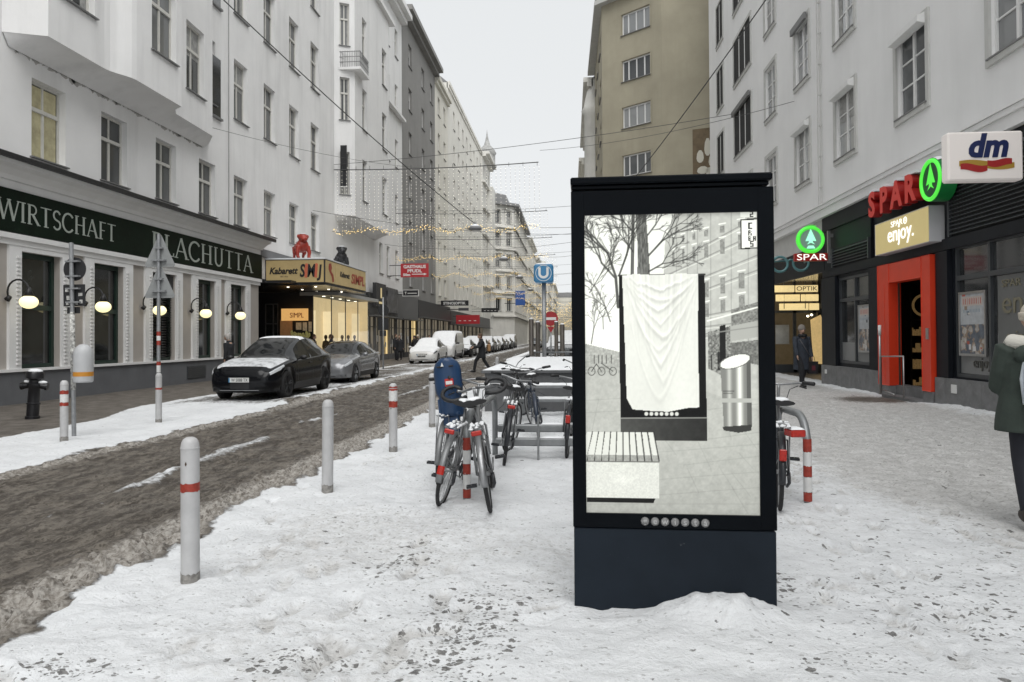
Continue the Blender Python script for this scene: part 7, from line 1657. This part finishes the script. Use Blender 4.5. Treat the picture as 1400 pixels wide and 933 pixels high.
mc = car('white snow covered coupe in front of the white van', 'car', 'hatch', -8.85, 43.0, white_p, wheel=wheel_sil, snow='heavy', plate='W 617 LE', grille=mat('grille_grey', (.10, .10, .10), .3, metal=.5), sx=1.03)
f = S(); f.torus((0, -.035, .52), .075, .012, 'y', 20, 6)
for k in range(3): a = pi/2+2*pi*k/3; f.tube([(0, -.035, .52), (.07*cos(a), -.035, .52+.07*sin(a))], .009, 5)
f.build('round_emblem', wheel_sil, mc)
car('white van with snow covered windscreen, behind the white coupe', 'van', 'van', -9.0, 50.2, white_p, wheel=wheel_sil, snow='heavy', plate='W 402 PR', name='parked_van')
yy = 57.2
desc = ['dark small car tucked behind the white van', 'snow covered car, second behind the white van', 'snow covered car, third behind the white van', 'grey snow covered car, fourth behind the white van', 'snow covered car, fifth behind the white van', 'snow topped car, sixth behind the white van', 'snow topped car, seventh behind the white van', 'last visible car of the parked row']
kinds = ['hatch', 'suv', 'hatch', 'suv', 'hatch', 'suv', 'hatch', 'suv']; pts_ = [black_p, white_p, grey_p, grey_p, white_p, black_p, grey_p, black_p]
for i in range(8):
    car(desc[i], 'car', kinds[i], -8.75, yy, pts_[i], snow='heavy', small=True, detail=True, group=None); yy += SPEC[kinds[i]]['L']+.9
car('high grey off-roader with snowy roof at the far end of the parked row', 'car', 'van', -8.8, yy+2, grey_p, snow='heavy', small=True, sx=.95)
car('small dark car driving up the lane far away', 'car', 'hatch', -5.2, 108, grey_p, snow='none', small=True, name='car')
for i, (x, y, k) in enumerate(((-1.2, 60, 'suv'), (1.0-1.6, 74, 'hatch'), (.2, 52, 'van'))):
    car(['snowy parked car behind the no entry sign', 'second snowy parked car behind the no entry sign', 'dark delivery van seen between the stair posts and the pillar'][i], 'car' if k != 'van' else 'van', k, x, y, grey_p if k != 'hatch' else white_p, snow='heavy', small=True)
# ============================================================ PEOPLE
skin = mat('skin', (.42, .27, .20), .55)
def remesh(o, v=.012, sm=2):
    r = o.modifiers.new('r', 'REMESH'); r.mode = 'VOXEL'; r.voxel_size = v; r.use_smooth_shade = True
    if sm: s = o.modifiers.new('s', 'SMOOTH'); s.iterations = sm; s.factor = .6
    return o
def person(lab, x, y, yaw, coat, trousers, hat=None, hair=None, stride=.3, h=1.72, coat_len=.78, arms=(.15, -.15), bend=0.0, shoes=None, group=None, z=None, hood=None, head_pitch=0, vox=.016, elbow=.25, sleeve=None, bulk=1.0):
    """looks towards local -y"""
    k = h/1.72; o = thing('person', lab, 'person', (x, y, gz(x, y) if z is None else z), (0, 0, yaw), group); o.scale = (k, k, k)
    hip = .90; f = S()
    legs = []
    for sd, st in ((-1, stride), (1, -stride)):
        hp = Vector((sd*.09, 0, hip)); ft = Vector((sd*.09, -st*.95, .09+ (0.05 if st < 0 else 0))); kn = (hp+ft)/2+Vector((sd*.01, -.05-abs(st)*.12, .02)); an = ft
        legs.append((sd, hp, kn, an, st))
        f.tube([hp, hp.lerp(kn, .5), kn, kn.lerp(an, .4), an], [.090, .078, .058, .058, .040], 12); f.ell((an.x, an.y-.06, an.z-.035), .042, .12, .04)
    tl = Vector((0, -sin(bend)*.55, hip+cos(bend)*.52)); 
    f.tube([(0, 0, hip-.05), (0, -sin(bend)*.15, hip+.14), (0, -sin(bend)*.35, hip+.34), tl, tl+Vector((0, -.01, .06))], [.13, .115, .125, .11, .07], 14)
    f.tube([tl, tl+Vector((0, -.02, .12))], [.065, .055], 10); hc = tl+Vector((0, -.03-.10*head_pitch, .215)); f.ell(hc, .078, .095, .118, 16, 12); f.ell(hc+Vector((0, -.075, -.055)), .045, .03, .04)
    f.ell(hc+Vector((0, -.10, -.015)), .014, .02, .022); 
    for sd in (-1, 1): f.ell(hc+Vector((sd*.08, .005, -.01)), .012, .02, .032)
    arm = []
    for sd, a in zip((-1, 1), arms):
        sh = tl+Vector((sd*.185, 0, -.03)); el = sh+Vector((sd*.06, -sin(a)*.28, -cos(a)*.28)); a2 = a+elbow; inw = -sd*.62*max(0, min(1, (elbow-.5)/1.2)); dv = Vector((sd*.06+inw, -sin(a2), -cos(a2))).normalized(); wr_ = el+dv*.25; hd = wr_+dv*.09
        arm.append((sd, sh, el, wr_, hd)); f.tube([tl+Vector((sd*.05, 0, -.03)), sh, el, wr_], [.07, .062, .042, .028], 10); f.ell((wr_+hd)/2, .022, .035, .05)
        dn = (hd-wr_).normalized()
        for q in range(4): b0 = hd+Vector((0, -.024+.016*q, 0)); f.tube([b0-dn*.02, b0+dn*.035, b0+dn*.055+Vector((-sd*.015, 0, 0))], [.010, .009, .007], 6)
        f.tube([wr_+dn*.02, wr_+dn*.05+Vector((0, -.045, 0))], [.011, .009], 6)
    remesh(f.build('body', skin, o), vox, 1)
    f = S()
    for sd, hp, kn, an, st in legs: f.tube([hp+Vector((0, 0, .06)), hp.lerp(kn, .5), kn, kn.lerp(an, .5), an+Vector((0, 0, .02))], [.11, .098, .078, .072, .066], 12)
    f.ell((0, 0, hip), .17, .125, .13); remesh(f.build('trousers', trousers, o), vox)
    for sd, hp, kn, an, st in legs: f = S(); f.ell((an.x, an.y-.06, an.z-.035), .055, .145, .055); f.tube([an, an+Vector((0, .01, .09))], .055, 10); remesh(f.build('shoe', shoes or trim_b, o), vox)
    f = S(); b = bulk; zl = hip+.52-coat_len
    prof = []
    for t in np.linspace(0, 1, 10):
        zc = tl.z+.03-(coat_len+.03)*t; yc = -sin(bend)*.55*(1-min(1, t*coat_len/.52)); rx = (.10+.125*min(1, t*5)) if t < .2 else (.205-.03*math.sin(min(1, (t-.2)*1.6)*pi)*.6+.035*t); ry = rx*(.74 if t > .15 else .8); prof.append((zc, yc, rx*b, ry*b))
    G = [[(rx*cos(a_), yc+ry*sin(a_), zc) for a_ in [2*pi*q/20 for q in range(21)]] for zc, yc, rx, ry in prof]
    f.grid(G); f.add([G[0][q] for q in range(20)], [tuple(range(20))]); f.add([G[-1][q] for q in range(20)], [tuple(range(19, -1, -1))])
    for sd, sh, el, wr_, hd in arm: f.tube([tl+Vector((sd*.10*b, 0, -.05)), sh+Vector((sd*.01, 0, 0)), sh.lerp(el, .6), el, el.lerp(wr_, .6), wr_+(hd-wr_)*.1], [.085*b, .082*b, .072*b, .064*b, .056*b, .050*b], 12)
    f.tube([tl+Vector((0, 0, -.02)), tl+Vector((0, -.01, .10))], [.10*b, .082], 14)
    c = remesh(f.build('coat', coat, o), vox)
    if hood: f = S(); f.tube([hc+Vector((-.10, .04, -.16)), hc+Vector((-.13, .10, -.10)), hc+Vector((0, .16, -.10)), hc+Vector((.13, .10, -.10)), hc+Vector((.10, .04, -.16))], [.05, .07, .085, .07, .05], 12); remesh(f.build('hood', coat, o), vox)
    if hair: f = S(); f.ell(hc+Vector((0, .018, .03)), .092, .105, .112); f.ell(hc+Vector((0, .05, -.03)), .08, .07, .09); remesh(f.build('hair', hair, o), vox)
    if hat: f = S(); f.ell(hc+Vector((0, .008, .045)), .096, .112, .11, 18, 12); f.torus(hc+Vector((0, .0, .02)), .088, .02, 'z', 20, 8, rw=.03); remesh(f.build('hat', hat, o), vox)
    # eyes and mouth
    f = S()
    for sd in (-1, 1): f.ell(hc+Vector((sd*.030, -.090, .008)), .012, .006, .007, 8, 6)
    f.build('eyes', trim_b, o); f = S(); f.ell(hc+Vector((0, -.099, -.055)), .022, .006, .005, 8, 6); f.build('mouth', mat('lips', (.30, .12, .10), .5), o)
    o['hc'] = 0; del o['hc']; return o, hc, arm
dk = mat('dark_cloth', (.014, .015, .018), .85, noise=(10, .2)); navy_c = mat('navy_coat', (.028, .036, .050), .8, noise=(14, .25)); olive = mat('dark_green_coat', (.030, .042, .034), .8, noise=(9, .2), bump=(18, .4, .01)); jeans = mat('black_jeans', (.014, .015, .022), .8); knit = mat('cream_knit', (.55, .50, .42), .9, noise=(60, .15), bump=(70, .6, .006)); knitg = mat('grey_knit', (.22, .20, .18), .9, bump=(60, .5, .006)); greyhair = mat('grey_hair', (.40, .38, .36), .8); brownhair = mat('brown_hair', (.08, .045, .025), .7); tan = mat('tan_leather', (.33, .19, .09), .6, noise=(6, .2)); fleece = mat('cream_fleece', (.62, .60, .54), .95, bump=(50, .6, .01)); pack = mat('pale_blue_straps', (.26, .33, .40), .7)

# woman walking towards us by the optician
o, hc, arm = person('woman in navy coat and beige woollen hat walking with a dark shopping bag', 6.85, 22.4, radians(14), navy_c, dk, hat=knitg, hair=brownhair, stride=.18, h=1.80, coat_len=.92, arms=(.35, .10), elbow=.15)
f = S(); f.tube([hc+Vector((-.10, -.03, -.17)), hc+Vector((0, -.10, -.17)), hc+Vector((.10, -.03, -.17)), hc+Vector((0, .08, -.15)), hc+Vector((-.10, -.03, -.17))], .05, 8); f.build('scarf', dk, o)
f = S(); f.tube([(-.13, -.135, 1.36), (.02, -.155, 1.12), (.17, -.11, .93)], .014, 6); f.build('bag_strap', mat('strap_grey', (.10, .10, .11), .7), o)
hd = arm[1][4]; bg_ = thing('shopping_bag', 'dark shopping bag with a red mark held by the woman in the navy coat', 'bag', (7.15, 22.35, .42), (0, 0, radians(10)))
f = MB(); f.prism([(-.13, 0), (.13, 0), (.155, .36), (-.155, .36)], -.05, .05, 'y'); f.build('bag_body', mat('bag_black', (.012, .011, .013), .6), bg_); f = S(); f.tube([(-.08, 0, .35), (-.04, 0, .52), (.04, 0, .52), (.08, 0, .35)], .008, 6); f.build('handle', dk, bg_); f = MB(); f.box(-.05, .06, -.056, -.052, .10, .24); f.build('print', mat('bag_print', (.12, .02, .03), .6), bg_)
# person cut by the right picture edge, seen from behind
o, hc, arm = person('person in dark green coat with cream beanie and fleece collar, at the right picture edge', 3.72, 6.18, radians(165), olive, jeans, hat=knit, stride=.12, h=1.76, coat_len=.66, arms=(.12, .12), elbow=1.9, bulk=1.22, vox=.010, shoes=mat('suede_boot', (.05, .04, .035), .8))
f = S(); f.tube([hc+Vector((-.16, -.06, -.20)), hc+Vector((-.17, .06, -.17)), hc+Vector((-.06, .17, -.20)), hc+Vector((.06, .17, -.20)), hc+Vector((.17, .06, -.17)), hc+Vector((.16, -.06, -.20))], [.045, .06, .065, .065, .06, .045], 12); remesh(f.build('hood_lining', fleece, o), .009)
f = S(); f.ell(hc+Vector((0, .17, -.27)), .20, .09, .10); remesh(f.build('hood', olive, o), .01)
f = S(); f.tube([hc+Vector((0, .008, .02)), hc+Vector((0, .008, .06))], [.108, .112], 24); remesh(f.build('hat_brim', knit, o), .008)
bp = thing('backpack', 'pale blue and white backpack worn by the person at the right picture edge', 'backpack', (3.72, 6.18, 0), (0, 0, radians(165))); f = MB(); f.rbox(-.15, .15, .17, .33, .95, 1.38, .05); f.rbox(-.12, .12, .32, .37, .98, 1.18, .02); remesh(f.build('pack_body', pack, bp), .012, 6)
f = S()
for sd in (-1, 1): f.tube([(sd*.11, .16, 1.38), (sd*.15, .20, 1.2), (sd*.13, .20, 1.0)], .022, 8)
f.tube([(-.1, .28, 1.3), (-.14, .29, 1.05), (-.08, .27, .88)], .012, 6); f.build('strap', mat('pale_strap', (.5, .54, .58), .7), bp)
# man crossing the lane
o, hc, arm = person('man in dark coat crossing the lane with a tan bag', -4.05, 33.3, radians(-70), dk, dk, hair=brownhair, stride=.36, h=1.74, coat_len=.78, arms=(.5, .6), elbow=.9, head_pitch=.4, bend=.04)
hb_ = thing('shoulder_bag', 'tan bag held by the man crossing the lane', 'bag', (-3.72, 33.15, .92), (0, 0, radians(-70))); f = MB(); f.rbox(-.17, .17, -.06, .06, 0, .32, .03); f.build('bag_body', tan, hb_); f = S(); f.tube([(-.12, 0, .3), (-.05, .02, .52), (.08, .02, .52), (.12, 0, .3)], .014, 6); f.build('handle', tan, hb_)
person('grey haired man in dark coat on the pavement behind the black crossover', -12.0, 24.9, radians(-100), dk, dk, hair=greyhair, stride=.1, h=1.70, head_pitch=.5)
P_ = [('person in black standing before the lit shop right of the silver hatchback', -11.6, 49.0, 0, None, brownhair), ('person in black at the shop window next to the one in black', -12.3, 50.8, 60, None, brownhair), ('passer-by in dark coat and pale hat behind the white coupe', -11.4, 54.0, 20, knit, None), ('passer-by with black hair behind the white coupe', -11.9, 55.2, -40, None, dk), ('passer-by with brown hair, farthest behind the white coupe', -11.4, 58.5, 10, None, brownhair)]
for lab, x, y, a, ht, hr_ in P_: person(lab, x, y, radians(a), dk, dk, hat=ht, hair=hr_, stride=.1, h=random.uniform(1.66, 1.8), vox=.022)
person('dark clothed visitor standing under the marquee', -12.35, 34.4, radians(90), dk, dk, hair=brownhair, stride=.05, vox=.02); person('second dark clothed visitor under the marquee, by the glass corner', -11.75, 35.2, radians(-80), dk, dk, hair=brownhair, stride=.05, vox=.02)

# ============================================================ LIGHT CURTAINS, GARLANDS, WIRES, STREET LAMPS
wire_m = mat('wire', (.06, .06, .06), .6); led = mat('led_cool', (.9, .88, .8), .4, emit=((1, .95, .82), 1.3)); ledw = mat('led_warm', (.9, .7, .3), .4, emit=((1, .70, .26), 1.1)); strandm = mat('strand_grey', (.30, .30, .30), .6)
def sag(p, q, s, n=24): return [(p[0]+(q[0]-p[0])*t, p[1]+(q[1]-p[1])*t, p[2]+(q[2]-p[2])*t-s*4*t*(1-t)) for t in [i/n for i in range(n+1)]]
def oct_(mb, c, r): mb.add([(c[0]+r, c[1], c[2]), (c[0]-r, c[1], c[2]), (c[0], c[1]+r, c[2]), (c[0], c[1]-r, c[2]), (c[0], c[1], c[2]+r), (c[0], c[1], c[2]-r)], [(0, 2, 4), (2, 1, 4), (1, 3, 4), (3, 0, 4), (2, 0, 5), (1, 2, 5), (3, 1, 5), (0, 3, 5)])
names = ['nearest', 'second', 'third', 'fourth', 'fifth', 'sixth']
for k in range(6):
    y = 41+15*k; o = thing('light_curtain', f'curtain of small lights across the street, {names[k]} from the camera', 'light curtain', (-6, y, 11), group=None); of = o.location; zt, zb_ = 11.2, 7.65
    x1 = -1.7 if k < 5 else -2
    f = S(of); f.tube(sag((-13.5, y, zt+.05), (x1, y-.6 if k == 0 else y, zt+.05), .12), .028, 5); f.tube(sag((-13.5, y, zt+.35), (8.1 if k == 0 else 2.2, y-4.5 if k == 0 else y, zt+1.25 if k == 0 else zt+.5), .25), .014, 5)
    for x in np.arange(-13, x1, .8): f.tube([(x, y, zt), (x, y, zt+.22)], .012, 4)
    f.build('carrier_wire', wire_m, o)
    nst = 44
    for i in range(nst):
        x = -13.3+(x1+13.3)*i/(nst-1); f = MB(of); L_ = (zt-zb_)*(.93+.12*random.random()); dx = random.uniform(-.05, .05); f.tube([(x, y, zt), (x+dx, y+.02, zt-L_)], .006, 3, False)
        f.mi = 1; z = zt-.1
        while z > zt-L_: t = (zt-z)/L_; oct_(f, (x+dx*t, y, z+random.uniform(-.04, .04)), .015); z -= .21
        f.build('light_strand', [strandm, led], o, fixn=False)
    g_ = thing('light_garland', f'warm glowing garland across the street, {names[k]} from the camera', 'garland', (-6, y, zb_)); f = MB(g_.location); x = -13.4; pts = []
    while x < x1+.1: 
        for _ in range(3): oct_(f, (x+random.uniform(-.08, .08), y-.3+random.uniform(-.12, .12), zb_+random.gauss(0, .09)+.12*sin(x*2.1)), .021)
        x += .13
    f.build('bulbs', ledw, g_, fixn=False); f = S(g_.location); f.tube([(xx, y-.3, zb_+.12*sin(xx*2.1)) for xx in np.arange(-13.5, x1+.2, .3)], .012, 5); f.tube(sag((x1, y-.3, zb_+.0), (8.1 if y < 43 else 2.2, y-.3, zb_+.6), .2), .010, 4); f.build('cable', mat('garland_green', (.10, .085, .04), .7), g_)
for k in range(12):
    y = 131+14*k; g_ = thing('light_garland', f'far warm garland number {k+1} counted beyond the last light curtain', 'garland', (-4, y, 8)); f = MB(g_.location); z0 = 7.8-.18*k
    for i in range(120):
        x = -9.6+11.2*random.random(); oct_(f, (x, y+random.uniform(-.2, .2), z0+.35*sin(x*1.3+k)+random.uniform(-1.9, .25)*random.random()), .045)
    f.build('bulbs', ledw, g_, fixn=False); f = S(g_.location); f.tube([(-9.6, y, z0), (1.8, y, z0)], .03, 4); f.build('cable', wire_m, g_)
    g_['label'] = ['first', 'second', 'third', 'fourth', 'fifth', 'sixth', 'seventh', 'eighth', 'ninth', 'tenth', 'eleventh', 'twelfth'][k]+' dense warm garland beyond the last light curtain'
lampm = mat('street_lamp_grey', (.16, .165, .17), .5)
W1 = sag((-13.5, 22.0, 15.6), (-4.75, 37.0, 7.35), .25)
lamps = [(-4.85, 37.2, 7.02), (-4.7, 52, 7.0), (-4.7, 68, 7.0), (-4.7, 86, 7.0)]
for i, (x, y, z) in enumerate(lamps):
    o = thing('hanging_lamp', ['snow topped street lamp hung over the lane, nearest', 'snow topped street lamp hung over the lane, second', 'hung street lamp over the lane, third', 'hung street lamp over the lane, farthest'][i], 'street lamp', (x, y, z)); f = S(); f.lathe([(0, .0), (.20, .02), (.34, .06), (.36, .12), (.30, .20), (.12, .30), (.05, .42), (0, .43)], n=20); autosmooth(f.build('housing', lampm, o)); f = S(); f.lathe([(.30, .205), (.20, .30), (.06, .36)], n=18); f.build('snow_cap', snow_m, o); f = S(); f.lathe([(0, -.03), (.16, -.02), (.2, .015)], n=16); f.build('lens', frame_w, o)
def wire(lab, pts, r=.012): o = thing('overhead_wire', lab, 'wire', pts[0]); f = S(pts[0]); f.tube(pts, r, 5); f.build('cable', wire_m, o); return o
wire('dark wire slanting down from the upper left facade to the nearest hung lamp', sag((-13.5, 20.5, 14.9), (-4.85, 37.2, 7.4), .35), .022)
wire('wire carrying the nearest hung lamp on towards the lane', sag((-4.85, 37.2, 7.4), (-4.7, 52, 7.4), .2)); wire('wire between the second and farther hung lamps', sag((-4.7, 52, 7.4), (-4.7, 86, 7.4), .4))
wire('span wire from the left facade to the nearest hung lamp', sag((-13.5, 37.5, 8.3), (2.3, 50, 8.6), .5)); wire('span wire holding the second hung lamp', sag((-13.5, 52.5, 8.4), (2.3, 52, 8.6), .6))
wire('thin wire running across the upper part of the right white facade and khaki building', sag((-1.6, 40, 11.8), (8.1, 27.0, 10.0), .3), .010)
wire('dark wire slanting from the top right facade behind the pillar', sag((8.1, 20.0, 14.6), (3.4, 40, 10.0), .25), .022)
wire('dark wire across the top left corner', sag((-13.5, 14.8, 11.6), (-9.0, 19.5, 14.4), .2), .014)
wire('thin wire from a hook on the left facade to the first light curtain', sag((-13.5, 25.5, 9.4), (-7.5, 40.8, 11.1), .3), .008)
o = thing('wall_sign', 'black vertical sign plate on the corner oriel', 'sign', (-12.9, 41.05, 11.5)); f = MB(); f.box(-.22, .14, -.04, .04, -1.2, 1.15); f.build('plate', ink, o); f = MB(); f.box(-.26, .18, -.03, .03, -1.24, -1.203); f.box(-.26, .18, -.03, .03, 1.153, 1.19); f.build('rim', frame_w, o)

# keep object names unique per type and report
